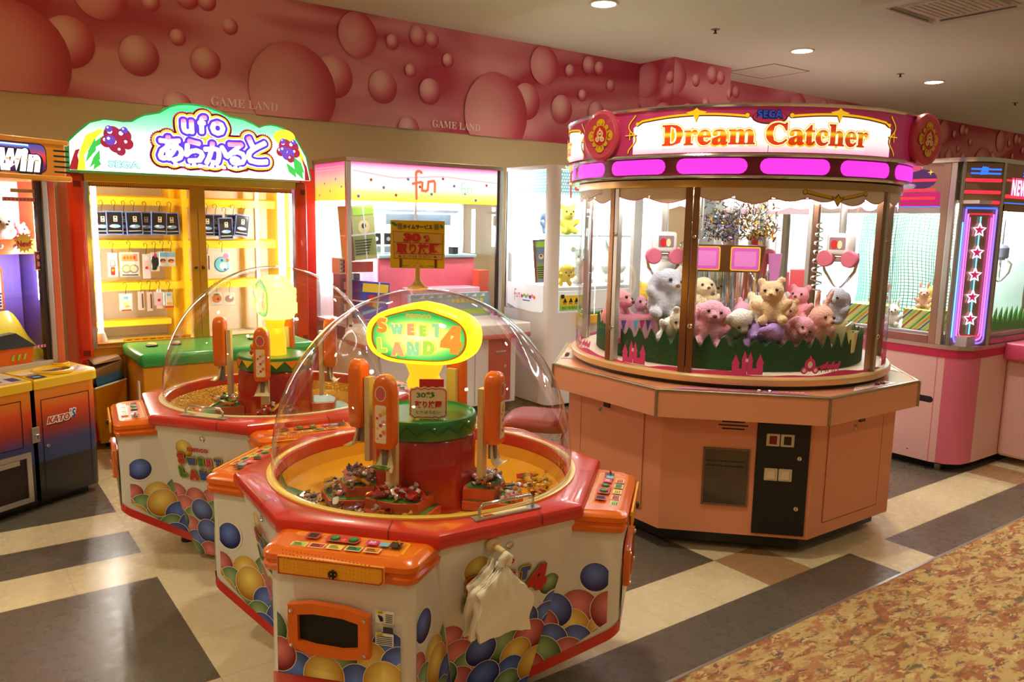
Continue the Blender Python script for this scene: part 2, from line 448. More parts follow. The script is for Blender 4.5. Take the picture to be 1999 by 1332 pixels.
# ---------------------------------------------------------------- ceiling, walls
tag(MB().box(X0, X1+9, -4, YWALL+.4, CEIL, CEIL+.05, mat('ceiling_paint', S(230, 232, 210), .9)).build('ceiling', None, None, 0), kind='structure')
WALLM = mat('wall_paint', S(208, 182, 142), .85)
tag(MB().box(X0, X1+9, YWALL, YWALL+.2, 0, CEIL, WALLM).build('wall_back', None, None, 0), kind='structure')
tag(MB().box(X0-.2, X0, -4, YWALL+.2, 0, CEIL, WALLM).build('wall_left', None, None, 0), kind='structure')
PX0, PX1, PY0 = 6.12, 6.98, 5.72
tag(MB().box(PX0, PX1, PY0, YWALL, 0, CEIL, WALLM).build('wall_pillar', None, None, 0), kind='structure')

bnr = bpy.data.materials.new('bubble_banner'); bnr.use_nodes = True
def _bnr():
    nt = bnr.node_tree; b = nt.nodes['Principled BSDF']; b.inputs['Roughness'].default_value = .55
    tc = nt.nodes.new('ShaderNodeTexCoord'); mp = nt.nodes.new('ShaderNodeMapping'); mp.inputs['Rotation'].default_value = (0, R(35), 0); mp.inputs['Scale'].default_value = (.5, 1, 1.5)
    n = nt.nodes.new('ShaderNodeTexNoise'); n.inputs['Scale'].default_value = 1.1; n.inputs['Detail'].default_value = 1.5; n.inputs['Distortion'].default_value = 1
    rp = nt.nodes.new('ShaderNodeValToRGB'); rp.color_ramp.elements[0].position = .38; rp.color_ramp.elements[1].position = .62
    rp.color_ramp.elements[0].color = S(192, 56, 80); rp.color_ramp.elements[1].color = S(238, 156, 164)
    nt.links.new(tc.outputs['Object'], mp.inputs[0]); nt.links.new(mp.outputs[0], n.inputs['Vector']); nt.links.new(n.outputs['Fac'], rp.inputs[0]); nt.links.new(rp.outputs[0], b.inputs['Base Color'])
_bnr()
BUB = uvramp('bubble_print', [(0, S(250, 196, 190)), (.3, S(244, 176, 174)), (.62, S(222, 110, 122)), (.85, S(196, 58, 78)), (1, S(180, 40, 62))], radial=(-.28, .32, 1.4))
BUBL = uvramp('bubble_print_large', [(0, S(244, 176, 174)), (.5, S(234, 144, 150)), (.8, S(208, 82, 98)), (1, S(180, 42, 62))], radial=(-.4, .0, 1.42))
I_GL = ink('banner_letters', 252, 222, 206)
BZ0 = 2.27
def banner(cv, x0, x1, pats):
    cv.rect(x0, x1, BZ0, CEIL, bnr)
    cv.clip = [(x0, BZ0), (x1, BZ0), (x1, CEIL), (x0, CEIL)]
    PAT = [(-.433, 2.62, .16, 0), (-.77, 2.47, .35, 1), (0, 2.59, .13, 0), (.26, 2.75, .055, 0), (.45, 2.6, .105, 0), (.63, 2.88, .058, 0), (-.224, 2.97, .17, 1), (.09, 2.96, .06, 0), (.335, 3.04, .085, 0), (.47, 3.03, .065, 0), (.24, 2.27, .1, 0)]
    for px in pats:
        for bx, bz, br, big in PAT:
            cv.disc(px+bx, bz, br, BUBL if big else BUB, br*1.05, n=30)
    cv.clip = None
    for px in pats:
        if not (x0 < px+.45 and px+1 < x1): continue
        for mt, dx in ((I_GL, 0),):
            cv.text('𝐆𝐀𝐌𝐄 𝐋𝐀𝐍𝐃', px+.72+dx, 2.335-dx*.6, .5, .062, mt)
cv = Canvas(lambda x, y, h: Vector((x, YWALL-.004-h, y)), dh=.0003)
banner(cv, X0, PX0, (-2.47, -.6, 1.276, 3.148, 5.07))
tag(cv.build('trim_2', None, None, 0), kind='structure')
cv = Canvas(lambda x, y, h: Vector((PX0-.004-h, YWALL-x, y)), dh=.0003)
banner(cv, 0, YWALL-PY0, (.35,))
tag(cv.build('trim_3', None, None, 0), kind='structure')
cv = Canvas(lambda x, y, h: Vector((x, PY0-.004-h, y)), dh=.0003)
banner(cv, PX0-.006, PX1, (6.35,))
tag(cv.build('trim_4', None, None, 0), kind='structure')
cv = Canvas(lambda x, y, h: Vector((x, YWALL-.004-h, y)), dh=.0003)
banner(cv, PX1, X1+9, (7.2, 9.1, 10.9, 12.8, 14.7, 16.6, 18.4, 20.3))
tag(cv.build('trim_5', None, None, 0), kind='structure')

# ---------------------------------------------------------------- ceiling fittings
LAMPM = glow('downlight_glow', (1, .9, .74, 1), 14)
rim = MB().lathe([(.095, CEIL-.012), (.112, CEIL-.012), (.115, CEIL-.001), (.095, CEIL-.001)], 40)
dl = None
for lx, lb in ((4.26, 'round recessed downlight above the wide header, leftmost of the three'), (6.78, 'round recessed downlight between the two square ceiling panels, middle of the three'), (9.27, 'round recessed downlight far right over the neon machine')):
    if dl is None:
        dl = thing('downlight', lb, 'ceiling light', (lx, 4.73, 0), 0, 'round ceiling downlights')
        MB().lathe([(.093, CEIL-.010), (.112, CEIL-.014), (.116, CEIL-.001), (.094, CEIL-.001)], 40).build('trim_ring', mat('downlight_ring', S(235, 225, 205), .4), dl)
        MB().lathe([(.0005, CEIL-.009), (.094, CEIL-.009)], 40).build('lamp_lens', LAMPM, dl)
    else: copy_thing(dl, (lx, 4.73, 0), None, lb)
for sx, sy, lb in ((5.53, 4.72, 'small dark sprinkler head in the ceiling, nearest of three'), (8.55, 4.73, 'small dark sprinkler head in the ceiling, middle of three'), (11.5, 4.79, 'small sprinkler head far along the ceiling at the right edge')):
    s_ = thing('sprinkler', lb, 'sprinkler', (sx, sy, 0), 0, 'ceiling sprinklers')
    MB().lathe([(.001, CEIL-.004), (.035, CEIL-.004), (.04, CEIL)], 20).build('cover_plate', mat('sprinkler_plate', S(150, 130, 105), .5), s_)
    MB().lathe([(.001, CEIL-.035), (.016, CEIL-.035), (.016, CEIL-.03), (.008, CEIL-.028), (.01, CEIL-.004)], 14).build('nozzle', BLACK, s_)
hm = MB(); a, b = .305, .012
hx, hy = 7.42, 5.58
for q in ((hx-a, hx+a, hy-a, hy-a+b), (hx-a, hx+a, hy+a-b, hy+a), (hx-a, hx-a+b, hy-a, hy+a), (hx+a-b, hx+a, hy-a, hy+a)): hm.box(*q, CEIL-.003, CEIL)
hatch = thing('access_hatch', 'square ceiling access hatch outlined in brown by the pink pillar', 'ceiling hatch', (0, 0, 0))
hm.build('hatch_frame', mat('hatch_gap', S(110, 78, 52), .7), hatch)
MB().box(hx-a+b, hx+a-b, hy-a+b, hy+a-b, CEIL-.002, CEIL).build('hatch_panel', mat('ceiling_paint'), hatch)
ac = thing('air_conditioner', 'square white cassette air conditioner at the top of the picture', 'air conditioner', (6.12, 3.02, 0))
ACW = mat('ac_white', S(226, 214, 194), .5)
g = .46
MB().grid([[(x*q, y*q, CEIL-z) for x, y in ((-1, -1), (1, -1), (1, 1), (-1, 1))] for q, z in ((g, 0), (g, .03), (g-.02, .05), (g-.12, .055), (g-.14, .03), (.26, .03), (.26, .05))], None, True, False, True).build('panel', ACW, ac, 20)
vm = MB()
for k in range(4):
    c_, s_ = cos(k*pi/2), sin(k*pi/2)
    mp = lambda x, y, z: (x*c_-y*s_, x*s_+y*c_, z)
    vm.prism([(-.27, .325), (.27, .325), (.27, .36), (-.27, .36)], CEIL-.052, CEIL-.045, None, mp)
vm.build('air_flaps', GREY, ac, 0)
gm = MB()
for k in range(11): gm.box(-.23, .23, -.23+k*.044, -.214+k*.044, CEIL-.056, CEIL-.05)
gm.build('intake_grille', ACW, ac, 0)
# ================================================================ domed candy machines
def ball_mat(name, lo, hi):
    return uvramp('balloon_'+name, [(0, hi), (.12, hi), (.62, tuple((a*.35+b*.65) for a, b in zip(hi, lo))), (.85, lo), (1, tuple(c*.6 for c in lo[:3])+(1,))], radial=(-.05, .25, 1.2), rough=.3, coat=.2)
BALLS = [ball_mat('blue', S(20, 30, 112), S(104, 136, 232)), ball_mat('yellow', S(200, 132, 10), S(255, 236, 130)),
         ball_mat('red', S(146, 20, 36), S(240, 140, 144)), ball_mat('green', S(42, 78, 38), S(160, 194, 140))]
HALO = ink('balloon_halo', 240, 236, 228)
def balloons(cv, x0, x1, y0, top, seed, extra=()):
    """rows of printed balloons, the upper rows first; top(x) is where the heap ends"""
    r_ = random.Random(seed); items = []
    y = y0; row = 0
    while y < max(top(x0), top(x1), top((x0+x1)/2)):
        x = x0-.03+(row % 2)*.035+r_.uniform(-.01, .01)
        while x < x1+.05:
            if y <= top(min(max(x, x0), x1)): items.append((y+r_.uniform(-.008, .008), x, r_.uniform(.047, .064)))
            x += r_.uniform(.074, .10)
        y += .052; row += 1
    items.sort(key=lambda q: -q[0]+.055*math.sin(q[0]*977+q[1]*613)); last = None
    for ex, ey, er, k in extra:
        cv.disc(ex, ey, er*1.16, HALO, n=26); cv.disc(ex, ey, er, BALLS[k], n=26)
    for (by, bx, br) in items:
        k = r_.choice([q for q in range(4) if q != last]); last = k
        cv.disc(bx, by, br+.0022, HALO, br*1.04+.0022, n=24); cv.disc(bx, by, br, BALLS[k], br*1.04, n=24)
SWEET = (('𝗦', -.118, .012, .050, I_R), ('𝗪', -.068, .002, .034, I_B), ('𝗘', -.022, .003, .038, I_G), ('𝗘', .018, .001, .036, I_M), ('𝗧', .064, .004, .044, I_B),
         ('𝗟', -.12, -.052, .05, I_G), ('𝗔', -.066, -.062, .046, I_R), ('𝗡', -.014, -.058, .046, I_B), ('𝗗', .038, -.054, .046, I_G), ('𝟰', .112, -.022, .092, I_R))
def sweet_logo(cv, x, y, k=1, glow_cols=None):
    for lay, r, mt in ((0, .0088, I_K), (1, .0078, I_Y), (2, .0028, I_N)):
        for ch, lx, ly, h, m_ in SWEET:
            cv.halo(ch, x+lx*k, y+ly*k, None, h*k*.84, glow_cols[lay] if glow_cols else mt, r*k*(.6 if glow_cols else 1), lx*-.6)
    for i, (ch, lx, ly, h, m_) in enumerate(SWEET):
        cv.text(ch, x+lx*k, y+ly*k, None, h*k*.84, glow_cols[(6, 4, 3, 5, 4, 5, 3, 4, 5, 6)[i]] if glow_cols else m_, .06, rot=lx*-.6)
GOLDF = bpy.data.materials.new('gold_glitter')
GOLDF.use_nodes = True
def _gf():
    nt = GOLDF.node_tree; b = nt.nodes['Principled BSDF']; b.inputs['Roughness'].default_value = .22; b.inputs['Metallic'].default_value = .75
    v = nt.nodes.new('ShaderNodeTexVoronoi'); v.inputs['Scale'].default_value = 160
    tc = nt.nodes.new('ShaderNodeTexCoord'); nt.links.new(tc.outputs['Object'], v.inputs['Vector'])
    rp = nt.nodes.new('ShaderNodeValToRGB'); rp.color_ramp.elements[0].color = S(186, 122, 20); rp.color_ramp.elements[1].color = S(255, 214, 90)
    nt.links.new(v.outputs['Color'], rp.inputs[0]); nt.links.new(rp.outputs[0], b.inputs['Base Color'])
    bp = nt.nodes.new('ShaderNodeBump'); bp.inputs['Strength'].default_value = .6; bp.inputs['Distance'].default_value = .003
    nt.links.new(v.outputs['Distance'], bp.inputs['Height']); nt.links.new(bp.outputs[0], b.inputs['Normal'])
_gf()
SHELF = mat('terracotta_plastic', S(206, 88, 56), .4)
TRAYM = mat('tray_yellow', S(236, 170, 24), .3, coat=.2)
YDOT = mat('yellow_panel', S(246, 176, 36), .35)
LITY = glow('lit_sign_yellow', S(255, 206, 20), 3)
LITF = uvramp('lit_sign_face', [(0, S(255, 250, 190)), (.55, S(250, 240, 120)), (.78, S(120, 220, 110)), (1, S(40, 170, 80))], radial=(0, 0, 1), emit=1.15)
LITB = glow('lit_sign_border', S(190, 90, 20), .8)
LGL = [glow('lit_letter_'+n, c, .95) for n, c in (('edge', S(220, 170, 40)), ('halo', S(255, 240, 120)), ('rim', S(255, 250, 190)), ('rose', S(255, 180, 120)), ('mint', S(170, 235, 170)), ('lime', S(190, 240, 90)), ('peach', S(250, 160, 60)))]
q2 = math.sqrt(.5)
RA, RS, RZ = .575, .238, .67          # rim: half width across the flats, half side, height

def oct_r(t, a=RA, s=RS):
    """distance to the octagon edge in direction t (flats of half side s on the axes, corners at (a, s))"""
    t = t % (pi/2)
    if t > pi/4: t = pi/2-t
    if math.tan(t) <= s/a: return a/cos(t)
    d = (a+s)*q2
    return d/cos(pi/4-t)

def pod_parts(m, ang, first):
    """one control pod: m = machine, ang = direction it faces"""
    ca, sa = cos(ang), sin(ang)
    P = lambda r, l, z: Vector((r*ca-l*sa, r*sa+l*ca, z))
    RO, LO, LI = .695, .203, .233
    rc = .035
    # plan outline: (weight along the side 0..1, l, r offset) from inner left to inner right
    def outline(ri, ro, grow=0):
        pts = []
        lo = LO+grow; ro2 = ro+grow
        for sgn in (-1, 1):
            seq = [(ri, sgn*(LO+(RO-rc-ri)*.1314+grow))]+[(ro2-rc+rc*sin(R(a)), sgn*(lo-rc+rc*cos(R(a)))) for a in (0, 22, 45, 67, 90)]
            pts += seq if sgn < 0 else seq[::-1]
        return pts
    def wgt(r, ri, ro): ri += .057; return min(1, max(0, (r-ri)/(ro-ri)))
    def ring(t, dz=0, grow=0, cut=None):
        ri = .49+(.35-.49)*t; zi = .58+(.04-.58)*t; zo = .577+(.25-.577)*t
        if cut is not None: pass
        return [P(r, l, zi+(zo-zi)*wgt(r, ri, RO)+dz) for r, l in outline(ri, RO, grow)]
    body = MB().grid([ring(1), ring(.5), ring(0)], None, False)
    body.face([p for p in ring(1)][::-1])
    pod = body.build('control_pod', WHITE, m, 35)
    MB().grid([ring(1, -.002, .003), ring(1, .034, .003)], None, False).build('red_kick_strip', REDP, pod, 35)
    # orange cover
    prof = ((0, .006), (.002, .012), (.02, .016), (.027, .010), (.033, .010), (.04, .016), (.056, .015), (.066, .006), (.071, -.010))
    rings = []
    for dz, gr in prof:
        k = dz/.071
        pts = outline(.50+.03*k, RO, gr)
        rings.append([P(r, l, (.577+dz*.87)+.004*k*(1-wgt(r, .575, RO))) for r, l in pts])
    cover = MB().grid(rings, None, False)
    cover.face(rings[-1]); cover.build('pod_cover', ORANGE, pod, 30)
    # control panel print on top
    top0, top1 = P(.578, 0, .6405), P(.688, 0, .6365)
    xd = P(0, 1, 0)-P(0, 0, 0); yd = (top0-top1).normalized()
    cv = Canvas(plane_map(top1+yd*.003, xd, yd), h0=.0025)
    cv.rect(-.165, .165, -.002, .098, YDOT, .012)
    cv.rect(-.158, .158, .004, .092, I_O, .01)
    for k in range(5):
        x = -.125+k*.052
        cv.rect(x-.022, x+.022, .008, .036, I_CR); cv.rect(x-.019, x+.019, .012, .033, (I_LG, I_R, I_Y, I_G, I_O)[k])
        for j in range(3): cv.rect(x-.016, x+.012-.004*j, .014+j*.006, .0165+j*.006, I_K)
    cv.rect(-.065, .03, .045, .085, I_R, .012); cv.star(-.014, .06, .01, I_O)
    cv.rect(-.125, -.085, .05, .086, ink('panel_red', 190, 40, 30)); cv.rect(-.118, -.092, .055, .08, DARK)
    cv.rect(.05, .085, .048, .078, I_M); cv.text('30', .067, .063, None, .014, I_W, .02); cv.rect(.09, .115, .046, .07, I_LB)
    cv.rect(.118, .15, .046, .078, BLACK)
    cv.build('control_print', None, pod, 0)
    mp = plane_map(top1+yd*.003, xd, yd)
    bt = MB()
    for x in (-.04, .012):
        b_ = MB(); nrm = xd.cross(yd).normalized()
        b_.grid([[mp(x+r*cos(2*pi*k/16), .064+r*sin(2*pi*k/16), h) for k in range(16)] for r, h in ((.0145, .002), (.0145, .009), (.011, .014), (.009, .013), (.002, .014))], None, True, False, True)
        b_.build('button', GREENP, pod, 40)
    lv = MB(); lv.tube([mp(.142, .06, .002), mp(.142, .06, .024)], .0035, 8)
    lv.build('coin_lever', CHROME, pod, 40)
    # front coin panel
    fo, fx, fy = P(.7165, 0, .577), P(0, 1, 0)-P(0, 0, 0), Vector((0, 0, 1))
    if fx.cross(fy).dot(P(1, 0, 0)-P(0, 0, 0)) < 0: fx = -fx
    mpf = plane_map(fo, fx, fy)
    fp = MB(); pl = [(-.158, .002), (.13, .002), (.14, .012), (.14, .054), (-.158, .054)]
    fp.prism(pl, 0, .008, None, lambda x, y, z: mpf(x, y, z))
    fpo = fp.build('coin_panel', YDOT, pod, 0, .004)
    cv = Canvas(mpf, h0=.0092)
    cv.line([(-.153, .006), (.127, .006), (.135, .015), (.135, .05), (-.153, .05)], .003, I_R, True)
    for i in range(24):
        for j in range(6): cv.disc(-.138+i*.011, .02+j*.0105, .0022, I_O, n=5)
    cv.build('dotted_print', None, fpo, 0)
    lk = MB().grid([[mpf(.0+r*cos(2*pi*k/18), .02+r*sin(2*pi*k/18), h) for k in range(18)] for r, h in ((.012, .008), (.012, .014), (.009, .016), (.001, .016))], None, True, False, True)
    lk.grid([[mpf(x, y, h) for x, y in ((-.001, .014), (.001, .014), (.001, .026), (-.001, .026))] for h in (.016, .0175)], BLACK, True, False, True)
    lk.build('lock', CHROME, fpo, 40)
    # balloons on the front, prize door
    clipf = [(-.174, -.268), (.174, -.268), (.174, -.002), (-.174, -.002)]
    mpw = plane_map(P(.70, 0, .555), fx, fy)
    cv = Canvas(mpw, clipf, h0=.0005, dh=.00005)
    balloons(cv, -.175, .175, -.26, lambda x: -.205+.06*abs(x)/.17, 11)
    pr = cv.build('balloon_print', None, pod, 0)
    df = MB()
    fr = [(-.135, -.06), (-.07, -.048), (.03, -.052), (.095, -.066), (.095, -.185), (.03, -.196), (-.07, -.192), (-.135, -.178)]
    hl = [(-.105, -.085), (-.06, -.078), (.02, -.08), (.065, -.09), (.065, -.16), (.02, -.168), (-.06, -.166), (-.105, -.158)]
    rings = [[mpw(x, y, h) for x, y in o] for o, h in ((fr, .0), (fr, .016), ([(x*.97-.0006, y*.985-.0018) for x, y in fr], .02), (hl, .02), (hl, -.02))]
    df.grid(rings, ORANGE, True, False, False)
    dfo = df.build('prize_door', None, pod, 30)
    MB().face([mpw(x, y, .007) for x, y in hl], DARK).build('dark_opening', None, dfo, 0)
    for sx, sy in ((-.122, -.074), (.082, -.078), (.082, -.175), (-.122, -.17)):
        MB().grid([[mpw(sx+r*cos(2*pi*k/12), sy+r*sin(2*pi*k/12), h) for k in range(12)] for r, h in ((.006, .02), (.005, .0235), (.001, .0245))], None, True, False, True).build('screw', CHROME, dfo, 50)
    cv = Canvas(mpw, h0=.006)
    for y, hgt in ((-.068, .034), (-.128, .034)):
        cv.rect(.108, .158, y-hgt/2, y+hgt/2, I_W); cv.rect(.11, .132, y+hgt/2-.008, y+hgt/2-.001, I_Y)
        cv.text('注意', .121, y+hgt/2-.0045, None, .0055, I_K)
        for j in range(5): cv.rect(.135 if y > -.1 else .111, .155, y+hgt/2-.0105-j*.005, y+hgt/2-.0085-j*.005, I_K)
        if y > -.1: cv.poly([(.114, -.062), (.128, -.066), (.13, -.078), (.122, -.08)], I_K)
    cv.rect(.13, .157, -.108, -.092, ink('slot_grey', 60, 56, 56))
    cv.build('warning_stickers', None, pod, 0)
    # balloons on the two sides
    for sgn in (-1, 1):
        LJ = LO+(RO-rc-.407)*.1314; A = P(.407, sgn*LJ, .04); B = P(RO-rc, sgn*LO, .27); Bt = P(RO-rc, sgn*LO, .577); At = P(.545, sgn*LI, .58)
        xd = (P(RO-rc, sgn*LO, 0)-P(.407, sgn*LJ, 0)); Lx = xd.length; xd.normalize()
        mps = plane_map(P(.407, sgn*LJ, 0), xd*(-1 if sgn > 0 else 1), Vector((0, 0, 1)))
        k = -1 if sgn > 0 else 1
        poly = [(0, .075), (k*Lx, .285), (k*Lx, .563), (k*.15, .567)]
        cv = Canvas(mps, poly, h0=.0012, dh=.00005)
        balloons(cv, min(0, k*Lx), max(0, k*Lx), .06, lambda x: .355+.015*math.sin(x*40), 5+sgn, [(k*.215, .43, .046, 0)])
        cv.build('balloon_print', None, pod, 0)
    return pod

def arm_parts(m, ang, ra, zt, zb, zs):
    """one scooping crane arm: orange housing hanging outside a cream rail, scoop below"""
    ca, sa = cos(ang), sin(ang)
    P = lambda r, l, z: Vector((r*ca-l*sa, r*sa+l*ca, z))
    MB().grid([[P(ra-.03+dx, l, z) for dx, l in ((-.01, -.018), (.01, -.018), (.01, .018), (-.01, .018))] for z in (.66, zt-.06)], None, True, True, True).build('rail', CREAM, m, 20)
    w_, d_ = .0335, .028
    def ring(z, kw, kd):
        pts = []
        for c_, s_, a0 in ((1, 1, 0), (-1, 1, 90), (-1, -1, 180), (1, -1, 270)):
            for a in (0, 30, 60, 90):
                t = R(a0+a); pts.append(P(ra+.012+c_*(d_*kd-.012*kd)+.012*kd*cos(t), s_*(w_*kw-.012*kw)+.012*kw*sin(t), z))
        return pts
    prof = [(zb, .5, .6), (zb+.004, .8, .85), (zb+.014, .95, 1), (zb+.03, 1, 1)]+[(zt-.055, 1, 1), (zt-.035, .93, 1), (zt-.018, .78, .95), (zt-.006, .55, .8), (zt, .25, .5)]
    arm = MB().grid([ring(*p) for p in prof], None, True, True, True).build('crane_arm', ORANGE, m, 35)
    mp = plane_map(P(ra+.012+d_, 0, (zt+zb)/2), P(0, 1, 0)-P(0, 0, 0), Vector((0, 0, 1)))
    cv = Canvas(mp, h0=.001)
    hh = (zt-zb)/2
    cv.disc(0, hh*.52, .019, I_W, .024); cv.disc(0, hh*.52, .0165, ink('rose', 214, 92, 92), .0215)
    cv.rect(-.02, .02, -hh*.8, hh*.22, I_CR, .006); cv.rect(-.0175, .0175, -hh*.78, hh*.2, ink('arm_label', 250, 232, 206), .005)
    for k in range(9): cv.disc(-.011+.011*(k*7 % 3), -hh*.68+k*hh*.092, .004+.0015*(k % 3), (I_P, I_R, I_O, I_Y, I_M)[k % 5], n=12)
    cv.build('arm_sticker', None, arm, 0)
    MB().grid([[P(ra+dx, l, z) for dx, l in ((-.004, -.009), (.02, -.009), (.02, .009), (-.004, .009))] for z in (zs+.01, zb+.03)], None, True, True, True).build('scoop_stem', GREY, m, 20)
    sc = MB(); rings = []
    for k in range(7):
        t = k/6
        r0 = ra+.006+.012*t+.045*max(0, t-.62)**1.3*2.2; z0 = zb+.004-.078*min(1, t*1.12)+.012*max(0, t-.8)*5; wd = .013+.028*t
        rings.append([P(r0+.008, -wd, z0), P(r0, -wd*.94, z0), P(r0, wd*.94, z0), P(r0+.008, wd, z0), P(r0+.004, wd*.88, z0+.002), P(r0+.004, -wd*.88, z0+.002)])
    sc.grid(rings, None, True, True, True)
    sc.build('scoop', CREAM, m, 40)
    return arm

def sweet_machine(name, label, loc, rz, glitter, arm_rot):
    LITY = glow('lit_sign_yellow', S(255, 206, 20), 3) if not glitter else glow('lit_sign_pale_yellow', S(255, 226, 70), 7)
    m = thing(name, label, 'arcade machine', loc, rz)
    top = [(RA-.015, -RS), (RA-.015, RS), (RS, RA-.015), (-RS, RA-.015), (-RA+.015, RS), (-RA+.015, -RS), (-RS, -RA+.015), (RS, -RA+.015)]
    b_, d_ = .12, .455
    bot = [(d_, -b_), (d_, b_), (b_, d_), (-b_, d_), (-d_, b_), (-d_, -b_), (-b_, -d_), (b_, -d_)]
    MB().grid([[(x, y, .03) for x, y in bot], [(x, y, .64) for x, y in top]], None, True, True, False).build('cabinet', WHITE, m, 20)
    fm_ = MB()
    for x, y in ((.3, .3), (-.3, .3), (-.3, -.3), (.3, -.3)):
        MB().lathe([(.02, 0), (.028, 0), (.028, .012), (.01, .016), (.01, .06)], 14, None, (x, y)).build('foot', BLACK, m)
    # logo faces
    for k in range(4):
        a = k*pi/2; ca, sa = cos(a), sin(a)
        rot = lambda x, y, z: Vector((x*ca-y*sa, x*sa+y*ca, z))
        t0, t1 = rot(-RS, -RA+.015, .64), rot(RS, -RA+.015, .64); up = (rot(0, -RA+.015, .64)-rot(0, -d_, .03)).normalized()
        mp = plane_map((t0+t1)/2, t1-t0, up); H = (rot(0, -RA+.015, .64)-rot(0, -d_, .03)).length
        cl = [(-b_, -H), (b_, -H), (RS-.002, -.02), (-RS+.002, -.02)]
        cv = Canvas(mp, cl, dh=.00008)
        cv.disc(-.1, -.115, .05, HALO); cv.disc(-.1, -.115, .042, BALLS[1])
        balloons(cv, -.19, .19, -H+.01, lambda x: -.30-.03*cos(x*30), 21, [(.165, -.23, .036, 3), (.19, -.3, .04, 0)])
        cv.clip = None
        cv.text('namco', -.03, -.112, .1, .017, I_R, .03)
        sweet_logo(cv, 0, -.168, 1.0)
        cv.build('logo_print', None, m, 0)
        MB().grid([[mp(.0+r*cos(2*pi*j/18), -.058+r*sin(2*pi*j/18), h) for j in range(18)] for r, h in ((.012, 0), (.012, .004), (.008, .006), (.007, .003), (.001, .003))], None, True, False, True).build('lock', CHROME, m, 50)
    # pods
    for k in range(4): pod_parts(m, pi/4+k*pi/2, k == 0)
    # rim
    N = 96; ts = sorted(set([2*pi*k/N for k in range(N)]+[math.atan2(RS, RA)+k*pi/2 for k in range(4)]+[pi/2-math.atan2(RS, RA)+k*pi/2 for k in range(4)]))
    rings = []
    for dr, z, inner in ((-.02, .622, 0), (0, .626, 0), (.004, .634, 0), (.004, .654, 0), (-.002, .664, 0), (-.014, .669, 0), (.518, .672, 1), (.512, .668, 1), (.512, .60, 1)):
        rings.append([((dr if inner else oct_r(t)+dr)*cos(t), (dr if inner else oct_r(t)+dr)*sin(t), z) for t in ts])
    MB().grid(rings, None, True).build('rim', REDP, m, 35)
    jm = MB()
    for k in range(8):
        t = k*pi/4+.16; r1 = oct_r(t)+.0045
        ca, sa = cos(t), sin(t)
        jm.grid([[Vector((r*ca-l*sa, r*sa+l*ca, z)) for r, z in ((.53, .6735), (r1-.016, .671), (r1-.002, .666), (r1+.001, .655), (r1+.001, .632))] for l in (-.001, .001)], None, False)
    jm.build('rim_joints', ink('joint', 110, 20, 16), m, 0)
    MB().lathe([(.518, .671), (.518, .677), (.506, .679), (.494, .677)], 96).build('dome_collar', CREAM if glitter else mat('collar_cream', S(246, 206, 90), .3, coat=.3), m, 35)
    MB().lathe([(.494, .677), (.4885, .672), (.4885, .62)], 96).build('inner_rim', REDP, m, 35)
    MB().lathe([(.486, .632), (.47, .59), (.40, .565), (.30, .556), (.001, .556)], 72).build('bowl', GOLDF if glitter else TRAYM, m, 35)
    if not glitter: MB().lathe([(.483, .635), (.466, .594), (.398, .569), (.36, .564)], 20, GREENP, (0, 0), 150, 196).build('green_sector', None, m, 35)
    # turning tray parts and stepped shelves
    for k in range(4):
        a = (R((225, 322, 62, 160)[k]) if not glitter else arm_rot+k*pi/2+.3); ca, sa = cos(a), sin(a)
        P = lambda x, y, z: Vector((x*ca-y*sa, x*sa+y*ca, z))
        st = MB()
        lo = [(.15, -.12), (.315, -.13), (.345, -.03), (.32, .085), (.15, .11)]
        hi = [(.15, -.105), (.255, -.11), (.28, .0), (.26, .07), (.15, .085)]
        st.prism(lo, .56, .59, None, P); st.prism(hi, .588, .628, None, P)
        s_ = st.build('shelf', SHELF, m, 20, .002)
        gm = MB()
        sh = lambda pl, e: [(x*(1-e)+.25*e, y*(1-e)) for x, y in pl]
        gm.prism(sh(lo, .09), .59, .5915, None, P); gm.prism(sh(hi, .12), .628, .6295, None, P)
        gm.build('green_mat', mat('shelf_green', S(70, 140, 50), .5), s_, 0)
    # tower
    tw = MB(); rings = []
    for z, kk in ((.556, 1.14), (.575, 1.1), (.60, 1.06), (.77, 1.04), (.79, 1.02), (.80, .95)):
        rings.append([((.168 if j % 4 in (0, 1) else .158)*kk*cos(2*pi*j/32), (.168 if j % 4 in (0, 1) else .158)*kk*sin(2*pi*j/32), z) for j in range(32)])
    tw.grid(rings, None, True, False, True)
    twr = tw.build('tower', mat('tower_red', S(176, 26, 22), .2, coat=.5), m, 50)
    cap = MB().lathe([(.155, .795), (.171, .797), (.175, .805), (.177, .852), (.173, .860), (.165, .862), (.162, .855), (.0005, .855)], 48).build('tower_cap', GREENP, m, 35)
    cv = Canvas(cyl_map(.1765, 0, .808), h0=.0008)
    n = 16; L = 2*pi*.1765/n
    for k in range(n):
        if glitter: cv.poly([(k*L, .04), (k*L+L, .04), (k*L+L/2, .006)], (I_O, I_Y)[k % 2])
        else: cv.line([(k*L, .036), (k*L+L/2, .01), (k*L+L, .036)], .0035, mat('zigzag_green', S(14, 92, 46), .3))
    cv.build('zigzag_band', None, cap, 0)
    # lit sign on its pedestal
    sg = -pi/2-pi/4-R(90)*0
    ca, sa = cos(sg), sin(sg)
    Q = lambda x, y, z: Vector((-x*sa+y*ca, x*ca+y*sa, z))         # x across the sign, y out of it
    ped = MB().grid([[Q(x*w_, y*d2, z) for x, y in [(cos(2*pi*j/20), sin(2*pi*j/20)) for j in range(20)]] for z, w_, d2 in ((.855, .05, .05), (.93, .05, .05), (.96, .062, .045), (.985, .05, .04), (1.04, .075, .05))], None, True, True, True)
    ped.build('sign_pedestal', glow('lit_pedestal', S(255, 190, 30), 1.1), m, 40)
